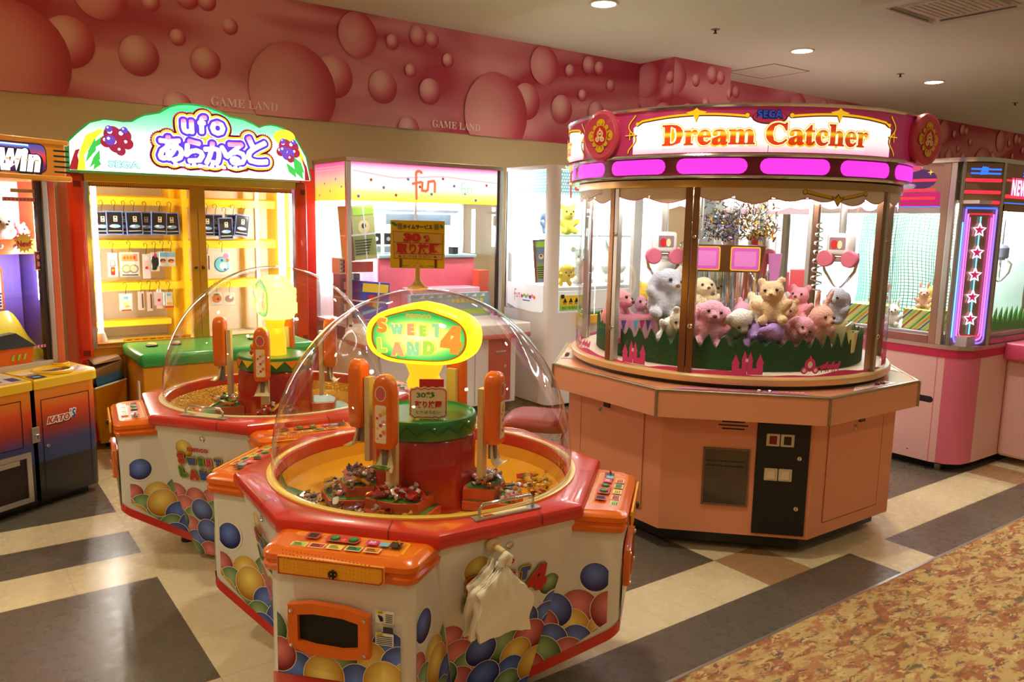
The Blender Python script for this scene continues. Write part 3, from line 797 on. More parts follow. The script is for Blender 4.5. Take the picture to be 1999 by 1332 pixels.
    def cloud(k, n=64):
        pts = []
        for j in range(n):
            t = 2*pi*j/n; x, y = .196*cos(t), .088*sin(t)
            x = math.copysign(abs(x/.196)**.6*.192, x); y = math.copysign(abs(y/.088)**.85*.092, y)
            if y > 0: y += .022*math.exp(-(x/.075)**2)
            pts.append((x*(1-(1-k)*.9), y*k if k > .9 else y*k))
        return pts
    zc = 1.118
    rings = []
    for y, k in ((-.055, .86), (-.06, .9), (-.05, .97), (-.02, 1), (.02, 1), (.05, .97), (.06, .9), (.055, .86)):
        rings.append([Q(x, y, zc+z) for x, z in cloud(k)])
    sign = MB().grid(rings, None, True, True, True).build('lit_sign', LITY, m, 40)
    for side in (1, -1):
        mp = plane_map(Q(0, side*.0555, zc), (Q(1, 0, 0)-Q(0, 0, 0))*side, Vector((0, 0, 1)))
        cv = Canvas(mp, h0=.0065, dh=.0003)
        cv.poly(cloud(.84), LITB); cv.poly(cloud(.80), LITF, lambda x, y: (x/.165, y/.078))
        cv.text('namco', 0, .072, .085, .012, glow('lit_namco', S(230, 180, 80), .9), .03)
        sweet_logo(cv, 0, .025, 1.04, LGL)
        cv.build('sign_face', None, sign, 0)
    # crane arms
    for k in range(4): arm_parts(m, arm_rot+k*pi/2, .245, 1.03-.012*(k % 2), .795-.02*(k % 2), .715)
    # acrylic dome
    prof = [(.497, .676), (.502, .68), (.503, .70)]+[(.503*cos(pi/2*k/22)**.98 if k < 22 else .0008, .70+.575*sin(pi/2*k/22)) for k in range(1, 23)]
    MB().lathe(prof, 96).build('dome', ACRYL, m, 60)
    # rail handle with plate on one logo side
    for k in ((3,) if not glitter else (3,)):
        a = k*pi/2+pi/2; ca, sa = cos(a), sin(a)
        P = lambda x, y, z: Vector((x*ca-y*sa, x*sa+y*ca, z))
        hb = MB(); xo = .0
        hb.tube([P(-.09, -.532, .67), P(-.09, -.532, .70), P(-.08, -.532, .712), P(.08, -.532, .712), P(.09, -.532, .70), P(.09, -.532, .67)], .005, 10)
        hd = hb.build('hatch_handle', CHROME, m, 50)
        MB().prism([(-.11, -.548), (.11, -.548), (.11, -.516), (-.11, -.516)], .671, .676, None, P).build('plate', STEEL, hd, 20)
        cv = Canvas(plane_map(P(0, -.532, .676), P(1, 0, 0)-P(0, 0, 0), P(0, 1, 0)-P(0, 0, 0)))
        cv.rect(-.085, .07, -.012, .012, I_CR); cv.rect(-.08, -.045, -.009, .009, I_O); [cv.rect(-.076+.009*j, -.07+.009*j, -.004, .004, I_R) for j in range(3)]
        cv.build('plate_print', None, hd, 0)
    return m
M1 = sweet_machine('candy_crane_machine', 'white octagonal candy machine under the front clear dome, nearest the camera', (1.32, 2.30, 0), R(-3.5), False, R(216))
M2 = sweet_machine('candy_crane_machine', 'white octagonal candy machine under the rear clear dome, beside the yellow double-door machine', (1.299, 3.678, 0), R(-52.7), True, R(200))
# ================================================================ the big round plush catcher
DC = thing('plush_catcher_machine', 'large round glass plush catcher on a salmon pink octagonal base under the pink header', 'arcade machine', (3.46, 2.775, 0), 0)
FA = -135.4                            # the way its front faces (degrees)
SALM = mat('salmon_laminate', S(232, 150, 112), .42, coat=.15)
SALM2 = mat('salmon_deck', S(236, 160, 124), .2, coat=.5)
EDGE = mat('worn_metal_edge', S(176, 164, 140), .3, 1, noise=(30, .25))
def octp(a, z, grow=0):
    rr = a/cos(pi/8)+grow
    return [(rr*cos(R(FA+45*k-22.5)), rr*sin(R(FA+45*k-22.5)), z) for k in range(8)]
MB().grid([octp(.745, .035), octp(.745, .105)], None, True, True, True).build('plinth', BLACK, DC, 20)
MB().grid([octp(.805, .10), octp(.805, .66)], None, True, True, True).build('base_cabinet', SALM, DC, 20)
MB().grid([octp(.80, .652), octp(.889, .652), octp(.889, .779), octp(.5, .779)], None, True, False, True).build('deck', SALM2, DC, 20)
MB().grid([octp(.884, .770), octp(.892, .770), octp(.892, .777), octp(.888, .7802), octp(.876, .7802), octp(.876, .770)], None, True).build('deck_edging', EDGE, DC, 20)
for k in range(8):
    a = R(FA+45*k-22.5); rr = .889/cos(pi/8)+.001
    MB().tube([(rr*cos(a), rr*sin(a), .653), (rr*cos(a), rr*sin(a), .776)], .007, 8).build('corner_strip', EDGE, DC)
for k in range(4):
    a = R(FA+90*k+22.5)
    MB().lathe([(.03, 0), (.034, .004), (.034, .02), (.012, .026), (.012, .05)], 14, None, (.6*cos(a), .6*sin(a))).build('foot', BLACK, DC)
def face_map(k, ap, z=0):
    a = R(FA+45*k); n = Vector((cos(a), sin(a), 0)); x = Vector((-sin(a), cos(a), 0))
    return plane_map(n*ap+Vector((0, 0, z)), x, Vector((0, 0, 1)))
def lock_on(mp, x, y, parent, r=.012):
    b = MB().grid([[mp(x+q*cos(2*pi*j/18), y+q*sin(2*pi*j/18), h) for j in range(18)] for q, h in ((r, 0), (r, .006), (r*.75, .009), (r*.7, .007), (.0005, .007))], None, True, False, True)
    o = b.build('lock', CHROME, parent, 50)
    MB().grid([[mp(a_, b_, h) for a_, b_ in ((x-.0012, y-.006), (x+.0012, y-.006), (x+.0012, y+.006), (x-.0012, y+.006))] for h in (.006, .0082)], None, True, False, True).build('keyhole', BLACK, o, 0)
    return o
# front face: speaker slots, prize window, black coin panel
mp = face_map(0, .805)
I_LINE = ink('panel_gap', 96, 52, 36)
for i, (w_, y) in enumerate(((.10, .628), (.13, .612), (.10, .596))):
    MB().prism([(-.02-w_/2+.0, y-.003), (-.02+w_/2, y-.003), (-.02+w_/2, y+.003), (-.02-w_/2, y+.003)], .0, .0015, None, mp).build('speaker_slot', DARK, DC, 0)
fr = MB(); o_ = [(-.145, .235), (.06, .235), (.06, .505), (-.145, .505)]; h_ = [(-.137, .243), (.052, .243), (.052, .497), (-.137, .497)]
fr.grid([[mp(x, y, 0) for x, y in o_], [mp(x, y, .007) for x, y in o_], [mp(x, y, .007) for x, y in h_], [mp(x, y, -.02) for x, y in h_]], None)
win = fr.build('prize_window', ink('window_frame', 120, 84, 62), DC, 20)
MB().face([mp(x, y, .002) for x, y in h_], None).build('smoked_pane', mat('smoked_pane', S(72, 62, 50), .08, spec=.8), win, 0)
cv = Canvas(mp, h0=.0025)
for j in range(2):
    for i in range(9): cv.rect(-.125+i*.019, -.112+i*.019, .44-j*.022+(i % 3)*.001, .446-j*.022, I_K)
cv.build('sticker_text', None, win, 0)
cp = MB().prism([(.085, .115), (.315, .115), (.315, .635), (.085, .635)], 0, .009, None, mp).build('coin_panel', mat('coin_panel_black', S(22, 20, 20), .45), DC, 0, .006)
for y, dark in ((.56, True), (.40, False)):
    for i in range(2):
        x = .125+i*.062
        b_ = MB().prism([(x, y-.03), (x+.058, y-.03), (x+.058, y+.028), (x, y+.028)], .009, .016, None, mp).build('display_frame' if dark else 'coin_slot', mat('panel_ivory', S(212, 196, 160), .4), cp, 0, .003)
        MB().prism([(x+.013, y-.02), (x+.045, y-.02), (x+.045, y+.018), (x+.013, y+.018)], .0161, .0168 if dark else .019, None, mp).build('display_window' if dark else 'return_button', mat('red_display', S(130, 14, 12), .2) if dark and i == 0 else (mat('dark_display', S(50, 10, 14), .2) if dark else mat('panel_ivory2', S(226, 208, 172), .4)), b_, 0)
m2 = lambda x, y, h: mp(x, y, h+.009)
lock_on(m2, .272, .48, cp); lock_on(m2, .272, .245, cp)
cv = Canvas(m2); cv.rect(.115, .26, .345, .3465, ink('panel_seam', 60, 56, 56)); cv.build('panel_seam', None, cp, 0)
# side doors (faces +1 right, -1 left)
for k, lk in ((1, (.0, .60)), (-1, (-.06, .60))):
    mk = face_map(k, .805)
    dd = MB()
    dd.prism([(-.23, .16), (.22, .16), (.22, .628), (-.23, .628)], 0, .003, None, mk)
    d_ = dd.build('access_door', SALM, DC, 0)
    cv = Canvas(mk, h0=.0034); cv.line([(-.23, .16), (.22, .16), (.22, .628), (-.23, .628)], .0028, I_LINE, True); cv.build('door_gap', None, d_, 0)
    mm = lambda x, y, h, mk=mk: mk(x, y, h+.003)
    lock_on(mm, lk[0]-.02, lk[1]-.018, d_)
    MB().prism([(lk[0]+.005, .605), (lk[0]+.045, .605), (lk[0]+.045, .63), (lk[0]+.005, .63)], .003, .012, None, mk).build('latch', mat('latch_dark', S(90, 74, 60), .35, 1), d_, 20)
mk = face_map(-2, .805)
cv = Canvas(mk, h0=.001); cv.rect(.285, .30, .10, .652, ink('seam_grey', 110, 100, 92)); cv.build('seam_strip', None, DC, 0)
# control overlays on the deck
for k, col in ((0, ink('overlay_lilac', 216, 130, 190)), (1, ink('overlay_white', 236, 220, 216)), (-2, ink('overlay_white', 236, 220, 216)), (2, ink('overlay_white', 236, 220, 216)), (4, ink('overlay_lilac', 216, 130, 190))):
    a = R(FA+45*k); n = Vector((cos(a), sin(a), 0)); x = Vector((-sin(a), cos(a), 0))
    mo = plane_map(n*.855+Vector((0, 0, .779)), x, -n)
    cv = Canvas(mo, h0=.002, dh=.0003)
    cv.poly([(-.30, -.01), (.30, -.01), (.24, .032), (-.24, .032)] if k in (0, 4) else [(-.16, -.012), (.2, -.012), (.2, .05), (-.05, .05)], col)
    if k in (0, 4):
        for i in range(4): cv.disc(-.17+i*.035, .008, .013, (I_Y, I_O, I_GOLD, I_P)[i], .009); cv.disc(-.17+i*.035, .008, .007, I_R, .005)
        cv.rect(-.02, .09, .003, .013, I_M)
        for i in range(6): cv.disc(-.01+i*.016, .008, .004, I_GOLD)
        for i in range(5): cv.disc(.17+i*.022, .004+.003*(i % 2), .012, I_GOLD, .006, rot=i)
    else:
        for i in range(4): cv.disc(-.1+i*.05, .005, .02, (I_P, I_Y, I_P, I_M)[i], .008, rot=i)
        cv.rect(.1, .17, .0, .02, I_K); cv.rect(.1, .17, .002, .006, I_M)
    p_ = cv.build('control_overlay', None, DC, 0)
    for xx in (.075, .12):
        b_ = MB().grid([[mo(xx+r*cos(2*pi*j/14), .012+r*sin(2*pi*j/14), h) for j in range(14)] for r, h in ((.012, .002), (.011, .008), (.006, .012), (.0005, .012))], None, True, False, True)
        b_.build('play_button', CHROME if k == 0 else ink('button_brown', 96, 30, 24), p_, 50)
# ring under the glass
MB().lathe([(.78, .779), (.795, .781), (.795, .80), (.80, .80)], 96).build('shadow_gap', BLACK, DC, 30)
MB().lathe([(.795, .80), (.822, .80), (.826, .808), (.826, .828), (.82, .836), (.78, .838), (.76, .838)], 120).build('ring_sill', mat('tan_ring', S(226, 186, 128), .3, coat=.2), DC, 35)
MB().lathe([(.785, .84), (.001, .84)], 96).build('playfield', mat('playfield_tan', S(226, 200, 176), .5), DC, 30)
MB().lathe([(.68, .84), (.68, .90), (.675, .905), (.001, .905)], 72).build('felt_table', mat('table_felt', S(40, 110, 60), .95, bump=(140, .5)), DC, 30)
# green zigzag fence inside the glass
zz = MB(); n = 60; r1 = .69
top = []; bot = []
prof = []
for j in range(n*4):
    t = 2*pi*j/(n*4); ph = (j % 4)
    h = (.945, .972, 1.0, .972)[ph]+.012*math.sin(j*1.7)
    prof.append((t, h))
for rr in (r1, ):
    outer = [(rr*cos(t), rr*sin(t), .842) for t, h in prof]; ot = [(rr*cos(t), rr*sin(t), h) for t, h in prof]
    it = [((rr-.006)*cos(t), (rr-.006)*sin(t), h) for t, h in prof]; ib = [((rr-.006)*cos(t), (rr-.006)*sin(t), .842) for t, h in prof]
    zz.grid([outer, ot, it, ib])
zz.build('grass_fence', mat('grass_felt', S(24, 74, 32), .9, bump=(120, .6)), DC, 0)
# glass wall, posts
GZ0, GZ1, GR = .838, 1.665, .80
POSTA = [(-183.2, 1), (-153.2, 1), (-83.5, 1), (-44, 0), (2, 1), (50, 1), (120, 1)]
angs = sorted(a % 360 for a, w_ in POSTA)
for i, a in enumerate(angs):
    b = angs[(i+1) % len(angs)]+(360 if i == len(angs)-1 else 0)
    nseg = max(6, int((b-a)/3.5))
    g_ = MB().lathe([(GR, GZ0), (GR, GZ1)], nseg, None, (0, 0), a+1.6, b-1.6).build('glass_pane', GLASS, DC, 60)
    cv = Canvas(cyl_map(GR+.0006, 0, GZ0), h0=.0004, dh=.00015)
    L0, L1 = R(a+1.8)*GR, R(b-1.8)*GR; W_ = L1-L0
    PKI = mat('glass_print_pink', S(226, 70, 140), .4); VAL = mat('glass_print_white', S(240, 226, 214), .5); PKL = mat('glass_print_rose', S(236, 150, 180), .5)
    # pink hills and castles at the bottom
    ns = max(8, int(W_/.03))
    for j in range(ns):
        x0, x1 = L0+W_*j/ns, L0+W_*(j+1)/ns
        hh = lambda x: .012+.008*sin(x*9)+.005*sin(x*23)
        cv.poly([(x0, 0), (x1, 0), (x1, hh(x1)), (x0, hh(x0))], PKI, lift=False)
    cv.h += cv.dh
    def castle(x, k=1):
        for dx, w_, h in ((-.05, .03, .06), (-.012, .022, .085), (.012, .022, .08), (.055, .028, .068), (.03, .05, .04), (-.03, .05, .035)):
            cv.rect(x+(dx-w_/2)*k, x+(dx+w_/2)*k, .008, .008+h*k*.75, PKI)
            if h > .05: cv.poly([(x+(dx-w_*.62)*k, .008+h*k*.75), (x+(dx+w_*.62)*k, .008+h*k*.75), (x+dx*k, .008+h*k*.75+.045*k)], PKI)
        cv.rect(x-.008*k, x+.004*k, .065*k, .08*k, VAL)
    def carriage(x, k=1):
        cv.disc(x, .055*k, .027*k, PKI, .03*k); cv.disc(x, .056*k, .012*k, VAL, .015*k); cv.poly([(x-.01*k, .08*k), (x+.01*k, .08*k), (x, .1*k)], PKI)
        for dx in (-.028, .028): cv.disc(x+dx*k, .03*k, .016*k, PKI); cv.disc(x+dx*k, .03*k, .009*k, VAL)
        for dx in (.07, .105, .14): cv.disc(x+dx*k, .045*k, .02*k, PKI, .011*k, rot=.2); cv.disc(x+(dx+.016)*k, .058*k, .007*k, PKI, .011*k, rot=-.5); cv.rect(x+(dx-.014)*k, x+(dx-.009)*k, .02, .042*k, PKI); cv.rect(x+(dx+.009)*k, x+(dx+.014)*k, .02, .042*k, PKI)
        cv.line([(x+.025*k, .045*k), (x+.15*k, .05*k)], .003, PKI)
    if W_ > .7: castle(L0+W_*.27); carriage(L0+W_*.58)
    elif W_ > .3: castle(L0+W_*.35)
    else: castle(L0+W_*.3, .8)
    # white valance with a scalloped edge at the top
    H_ = GZ1-GZ0; nsc = max(2, round(W_/.16)); m_ = nsc*8
    def vy(x):
        u = (x-L0)/W_*nsc; f = u-math.floor(u)
        return H_-.036-.019*sin(pi*f)-(.012 if int(u) % 3 == 1 else 0)
    for j in range(m_):
        x0, x1 = L0+W_*j/m_, L0+W_*(j+1)/m_
        cv.poly([(x0, H_), (x0, vy(x0)), (x1, vy(x1-1e-6)), (x1, H_)], VAL, lift=False)
    cv.h += cv.dh
    cv.line([(L0+W_*j/m_, vy(L0+W_*j/m_)) for j in range(m_)]+[(L1, vy(L1-1e-6))], .005, PKL)
    if W_ > .7: sx = L0+W_*.66
    else: sx = L0+W_*.55
    sw = .16 if W_ > .3 else .08
    if W_ > .7 or (i % 2 == 0 and W_ < .9):
        for off, mt, wd in ((-.0015, I_BR, .016), (0, I_GOLD, .011)):
            cv.line([(sx-sw+sw*2*t/14, H_-.042+off-.018*sin(pi*min(1, max(0, (abs(t-7)/7)))) if 0 else H_-.038+off+.028*abs((t-7)/7)**1.3) for t in range(15)], wd, mt)
        for s_ in (-1, 1): cv.disc(sx+s_*sw, H_-.014, .012, I_BR); cv.disc(sx+s_*sw, H_-.013, .009, I_GOLD)
        cv.poly([(sx-.035, H_-.03), (sx, H_-.075), (sx+.035, H_-.03), (sx+.015, H_-.035), (sx, H_-.018), (sx-.015, H_-.035)], I_BR); cv.poly([(sx-.028, H_-.034), (sx, H_-.068), (sx+.028, H_-.034), (sx+.012, H_-.04), (sx, H_-.024), (sx-.012, H_-.04)], I_GOLD)
    cv.build('glass_print', None, g_, 0)
for a, w_ in POSTA:
    ca, sa = cos(R(a)), sin(R(a))
    P = lambda x, y, z: Vector(((GR+y)*ca-x*sa, (GR+y)*sa+x*ca, z))
    p_ = MB().prism([(-.034, -.022), (-.002, -.022), (-.002, .007), (-.034, .007)], GZ0, GZ1, None, P).build('post', BRONZE, DC, 0, .002)
    MB().prism([(.002, -.022), (.03, -.022), (.03, .007), (.002, .007)], GZ0, GZ1, None, P).build('door_stile', BRONZE if a == -153.2 else STEEL, p_, 0, .002)
    mk = plane_map(P(.014, .007, 0), P(1, 0, 0)-P(0, 0, 0), Vector((0, 0, 1)))
    lock_on(mk, 0, 1.0 if a != -153.2 else 1.05, p_, .013); lock_on(mk, 0, 1.45, p_, .009)
# header rings, magenta band, sign band
MB().lathe([(.78, 1.665), (.81, 1.665), (.812, 1.670), (.812, 1.698), (.805, 1.702)], 120).build('lower_ring', mat('tan_metal', S(196, 164, 116), .3, .8), DC, 35)
MB().lathe([(.80, 1.702), (.86, 1.702), (.866, 1.708), (.862, 1.714), (.80, 1.716)], 120).build('chrome_ring', CHROME, DC, 35)
MB().lathe([(.845, 1.716), (.845, 1.792)], 120).build('magenta_band', mat('magenta_panel', S(150, 20, 84), .25, coat=.4), DC, 35)
MAGL = glow('magenta_light', S(226, 54, 214), 1.25)
for k in range(15):
    cv = Canvas(cyl_map(.8455, -141.2+5.3+24*k, 1.716), h0=.0008)
    hw = R(10.3)*.8455; xm = R(12)*.8455; r_ = .033
    n_ = 10
    pts = [(xm-hw+r_-r_*sin(R(t)), .038+r_*cos(R(t))) for t in (0, 30, 60, 90, 120, 150, 180)]
    pts2 = [(xm+hw-r_+r_*sin(R(t)), .038-r_*cos(R(t))) for t in (0, 30, 60, 90, 120, 150, 180)]
    cv.poly(pts, MAGL, lift=False); cv.poly(pts2, MAGL, lift=False)
    for j in range(8):
        x0, x1 = xm-hw+r_+(2*hw-2*r_)*j/8, xm-hw+r_+(2*hw-2*r_)*(j+1)/8
        cv.poly([(x0, .005), (x1, .005), (x1, .071), (x0, .071)], MAGL, lift=False)
    cv.build('light_panel', None, DC, 0)
MB().lathe([(.80, 1.792), (.885, 1.790), (.891, 1.796), (.887, 1.804), (.80, 1.806)], 120).build('chrome_ring', CHROME, DC, 35)
HR, HZ0, HZ1 = .868, 1.806, 1.998
MB().lathe([(HR, HZ0), (HR, HZ1)], 132).build('header_band', mat('header_pink', S(196, 60, 120), .3, emit=S(196, 50, 110), es=.16, coat=.3), DC, 35)
MB().lathe([(.80, 1.996), (.876, 1.996), (.882, 2.003), (.876, 2.010), (.80, 2.010), (.001, 2.03)], 120).build('top_cover', CHROME, DC, 35)
HW = uvramp('header_lit_white', [(0, S(246, 170, 200)), (.25, S(255, 236, 240)), (.5, S(255, 255, 255)), (1, S(255, 255, 255))], emit=.95)
RED_G = uvramp('header_letter_red', [(0, S(214, 60, 22)), (.38, S(226, 78, 24)), (.5, S(255, 206, 40)), (.56, S(255, 214, 60)), (.66, S(226, 80, 26)), (1, S(206, 40, 22))], emit=.6)
H_GOLD, H_BR = glow('header_gold', S(250, 196, 30), .75), glow('header_brown', S(120, 50, 20), .3)
H_BL, H_BD = glow('header_blue', S(40, 80, 190), .6), glow('header_navy', S(24, 34, 90), .3)
FC = -132.7
for base in (0, 105, -104):
    cv = Canvas(cyl_map(HR, FC+base, HZ0), h0=.0006, dh=.0003)
    h = HZ1-HZ0; hw = R(39.5)*HR; nn = 60
    def topy(x):
        u = abs(x)/hw
        # two bays each side of the middle dip, with scrolled crests
        y = h-.052+.022*abs(sin(u*pi*1.0))-.02*(u > .93)*(u-.93)/.07
        if u < .12: y = h-.058
        return y
    xs = [-hw+2*hw*j/nn for j in range(nn+1)]
    for j in range(nn):
        a, b = xs[j], xs[j+1]
        cv.poly([(a, .004), (b, .004), (b, topy(b)), (a, topy(a))], HW, lambda x, y: (0, y/h), lift=False)
    cv.h += cv.dh
    for off, mt, wd in ((-.002, H_BR, .012), (.001, H_GOLD, .0085)):
        for s_ in (-1, 1):
            cv.line([(s_*hw*(.16+.8*t/20), topy(hw*(.16+.8*t/20))+off) for t in range(21)], wd, mt)
            cx_ = s_*hw*.5
            cv.poly([(cx_-.045, h-.022+off), (cx_-.012, h-.034+off), (cx_, h-.062+off), (cx_+.012, h-.034+off), (cx_+.045, h-.022+off), (cx_+.012, h-.014+off), (cx_, h-.004+off), (cx_-.012, h-.014+off)], mt)
            # scrolls at the two ends
            cv.line([(s_*(hw+.004+.02*math.cos(t*.55)+.003*t*0), .012+(h-.03)*t/16) for t in range(17)], wd*.6, mt)
            cv.line([(s_*(hw-.02), h*.46+off), (s_*(hw+.04), h*.46+off)], wd*.5, mt); cv.line([(s_*(hw+.016), h*.36), (s_*(hw+.016), h*.58)], wd*.5, mt)
            cv.disc(s_*hw*.15, topy(hw*.16)+.003, .012 if wd > .01 else .009, mt); cv.disc(s_*hw*.96, topy(hw*.955), .011 if wd > .01 else .008, mt)
    cv.disc(0, h-.048, .072, H_BR, .028); cv.disc(0, h-.046, .066, glow('header_rose', S(200, 50, 90), .4), .024)
    for mt, b_, o in ((H_BD, .10, -.001), (H_BL, .0, 0)): cv.text('𝗦𝗘𝗚𝗔', 0, h-.034+o, .098, .03, mt, b_)
    for mt, b_ in ((H_GOLD, .075), (glow('header_cream', S(255, 250, 210), 1), .05), (RED_G, .018)):
        cv.text('𝐃𝐫𝐞𝐚𝐦 𝐂𝐚𝐭𝐜𝐡𝐞𝐫', 0, .078, .885, .088, mt, b_, res=2, uvy=(mt is RED_G))
    cv.rect(-.0012, .0012, .0, .03, ink('seam_grey', 110, 100, 92))
    cv.build('header_print', None, DC, 0)
for a, tl, out in ((-184, 14, .0), (-75.5, -22, .02), (60, 0, 0)):
    n0 = Vector((cos(R(a)), sin(R(a)), 0)); ca, sa = cos(R(a+tl)), sin(R(a+tl)); n = Vector((ca, sa, 0)); x = Vector((-sa, ca, 0))
    mo = plane_map(n0*(HR-.005+out)+Vector((0, 0, (HZ0+HZ1)/2)), x, Vector((0, 0, 1)))
    rim = lambda r, h: [mo(r*cos(2*pi*j/48), r*1.12*sin(2*pi*j/48), h) for j in range(48)]
    md = MB().grid([rim(.098, -.02), rim(.104, .01), rim(.105, .03), rim(.10, .042), rim(.088, .048), rim(.078, .044), rim(.001, .044)], None, True, True, True).build('medallion', mat('medallion_pink', S(214, 74, 110), .3, coat=.4), DC, 35)
    cv = Canvas(mo, h0=.0447, dh=.0003)
    for k in range(4):
        t = pi/2*k; cv.disc(.05*cos(t), .056*sin(t), .02, I_GOLD, .024, rot=t); cv.disc(.05*cos(t), .056*sin(t), .011, I_BR, .013, rot=t); cv.disc(.053*cos(t), .059*sin(t), .009, I_GOLD, .011, rot=t)
        t += pi/4; cv.disc(.046*cos(t), .052*sin(t), .012, I_GOLD)
    cv.disc(0, 0, .042, I_GOLD, .05); cv.disc(0, 0, .038, ink('emblem_red', 206, 40, 50), .046)
    cv.disc(0, .008, .018, I_CR, .019); cv.disc(0, .008, .011, ink('emblem_red', 206, 40, 50), .012); cv.rect(-.008, .008, .004, .014, I_CR)
    for s_ in (-1, 1): cv.disc(s_*.014, -.016, .012, I_CR); cv.disc(s_*.014, -.016, .006, I_P)
    cv.poly([(-.006, .026), (.006, .026), (0, .038)], I_CR)
    cv.build('emblem_print', None, md, 0)
# inside: lit ceiling, mirrored column, rails
MB().lathe([(.79, 1.67), (.001, 1.67)], 64).build('inner_ceiling', mat('inner_white', S(236, 236, 236), .4), DC, 30)
MB().lathe([(.74, 1.658), (.74, 1.642), (.70, 1.636), (.66, 1.642), (.66, 1.658)], 72).build('lamp_ring', glow('lamp_ring_glow', (1, .97, .93, 1), 14), DC, 35)
MB().lathe([(.045, .842), (.045, 1.67)], 20).build('centre_column', CHROME, DC, 35)
for (x, y, w_) in ((.1, .28, .09), (-.36, .34, .03), (.40, .10, .03), (.34, .36, .03)):
    MB().box(x-w_, x+w_, y-.012, y+.012, .84, 1.67).build('divider_panel', mat('inner_grey', S(206, 206, 200), .35), DC, 20)
# ================================================================ yellow double-door machine with the cloud-shaped lit header
OFF[0] = Vector((1.46, 5.55, 0))
UF = thing('prize_hook_machine', 'yellow double-door prize machine with a lit green cloud-shaped header', 'arcade machine', OFF[0])
UY = mat('ufo_yellow', S(232, 160, 20), .35, coat=.3); UYF = mat('ufo_frame_gold', S(206, 146, 40), .3, .3); UR = mat('ufo_red', S(228, 56, 16), .3, coat=.4)
UYR = mat('rail_yellow', S(250, 206, 40), .35)
Y0, Y1 = 5.56, 6.14
MB().box(.80, 2.12, Y0, Y1, .05, .64).build('base_cabinet', UY, UF, 0, .004)
MB().box(.84, 2.08, Y0+.04, Y1-.02, 0, .05).build('toe_kick', BLACK, UF, 0)
for x0, x1, nm in ((.70, .79, 'left'), (2.12, 2.205, 'right')):
    p_ = MB().rbox(x0, x1, Y0-.05, Y0+.09, .05, 1.745, .025).build('corner_pillar', UR, UF, 35)
    MB().box(x0+.02, x1-.02, Y0+.09, Y1, .05, 1.74).build('side_panel', UR, UF, 0)
    for z in (.62, 1.66): MB().box(x0+.03, x1-.02, Y0-.053, Y0-.048, z, z+.035).build('slot', mat('slot_red', S(130, 22, 8), .5), p_, 0)
    MB().tube([((x0+x1)/2, Y0-.035, .56), ((x0+x1)/2, Y0-.035, .60)], .036, 20).build('collar', UR, p_)
MB().box(.79, 2.12, Y0-.045, Y0+.05, 1.695, 1.745).build('top_beam', UY, UF, 0, .004)
MB().box(.79, 2.12, Y0-.01, Y0+.05, .60, .655).build('bottom_beam', UY, UF, 0, .004)
MB().box(.79, 2.13, Y1-.02, Y1, .62, 1.74).build('back_panel', mat('back_panel_grey', S(206, 190, 168), .45), UF, 0)
MB().box(.79, 2.13, Y0+.05, Y1, 1.72, 1.74).build('inner_roof', UYR, UF, 0)
for x in (.79, 2.118): MB().box(x, x+.012, Y0+.05, Y1, .64, 1.72).build('inner_wall', UYR, UF, 0)
MB().box(.80, 2.12, Y0+.05, Y1-.02, .64, .652).build('inner_floor', mat('inner_floor_grey', S(206, 196, 170), .3), UF, 0)
# two glazed doors
for x0, x1, hinge in ((.795, 1.452, 0), (1.458, 2.115, 1)):
    d_ = MB()
    wl, wr = (.022, .045) if not hinge else (.045, .022)
    for q in ((x0, x0+wl, .66, 1.695), (x1-wr, x1, .66, 1.695), (x0+wl, x1-wr, .66, .688), (x0+wl, x1-wr, 1.667, 1.695)): d_.box(q[0], q[1], Y0-.022, Y0+.01, q[2], q[3])
    d_ = d_.build('door', UYF, UF, 0)
    MB().box(x0+wl, x1-wr, Y0-.008, Y0-.004, .688, 1.667).build('glass_pane', GLASS, d_, 0)
    if hinge: MB().box(x1-.02, x1+.004, Y0-.028, Y0-.02, .66, 1.695).build('chrome_edge', CHROME, d_, 0)
    else: MB().box(x0-.004, x0+.018, Y0-.028, Y0-.02, .66, 1.695).build('chrome_edge', CHROME, d_, 0)
    cv = Canvas(lambda x, y, h: Vector((x, Y0-.0225-h, y)), h0=.0003)
    n_ = 54
    for z in (.678, 1.672):
        for k in range(n_):
            xx = x0+wl+(x1-wr-x0-wl)*(k+.5)/n_
            cv.poly([(xx-.0045, z), (xx, z+.008), (xx+.0045, z), (xx, z-.008)], I_BR, lift=False)
    cv.build('edge_trim_print', None, d_, 0)
    lx = x1-wr/2 if not hinge else x0+wl/2
    MB().grid([[(lx+r*cos(2*pi*j/16), Y0-.022-h, 1.16+r*sin(2*pi*j/16)) for j in range(16)] for r, h in ((.014, 0), (.013, .006), (.008, .01), (.001, .01))], None, True, False, True).build('lock', mat('old_brass', S(120, 88, 40), .35, 1), d_, 50)
# fluorescent tubes inside the door edges
for x, r in ((.855, .015), (2.055, .024)):
    t_ = MB().tube([(x, Y0+.075, .74), (x, Y0+.075, 1.70)], r, 14).build('fluorescent_tube', TUBE, UF)
    MB().tube([(x, Y0+.075, .655), (x, Y0+.075, .70), (x, Y0+.075, .745)], [.035, .036, .022], 16).build('socket', WHITE, t_)
    MB().tube([(x, Y0+.075, .653), (x, Y0+.075, .685)], .038, 16).build('socket_ring', UR, t_)
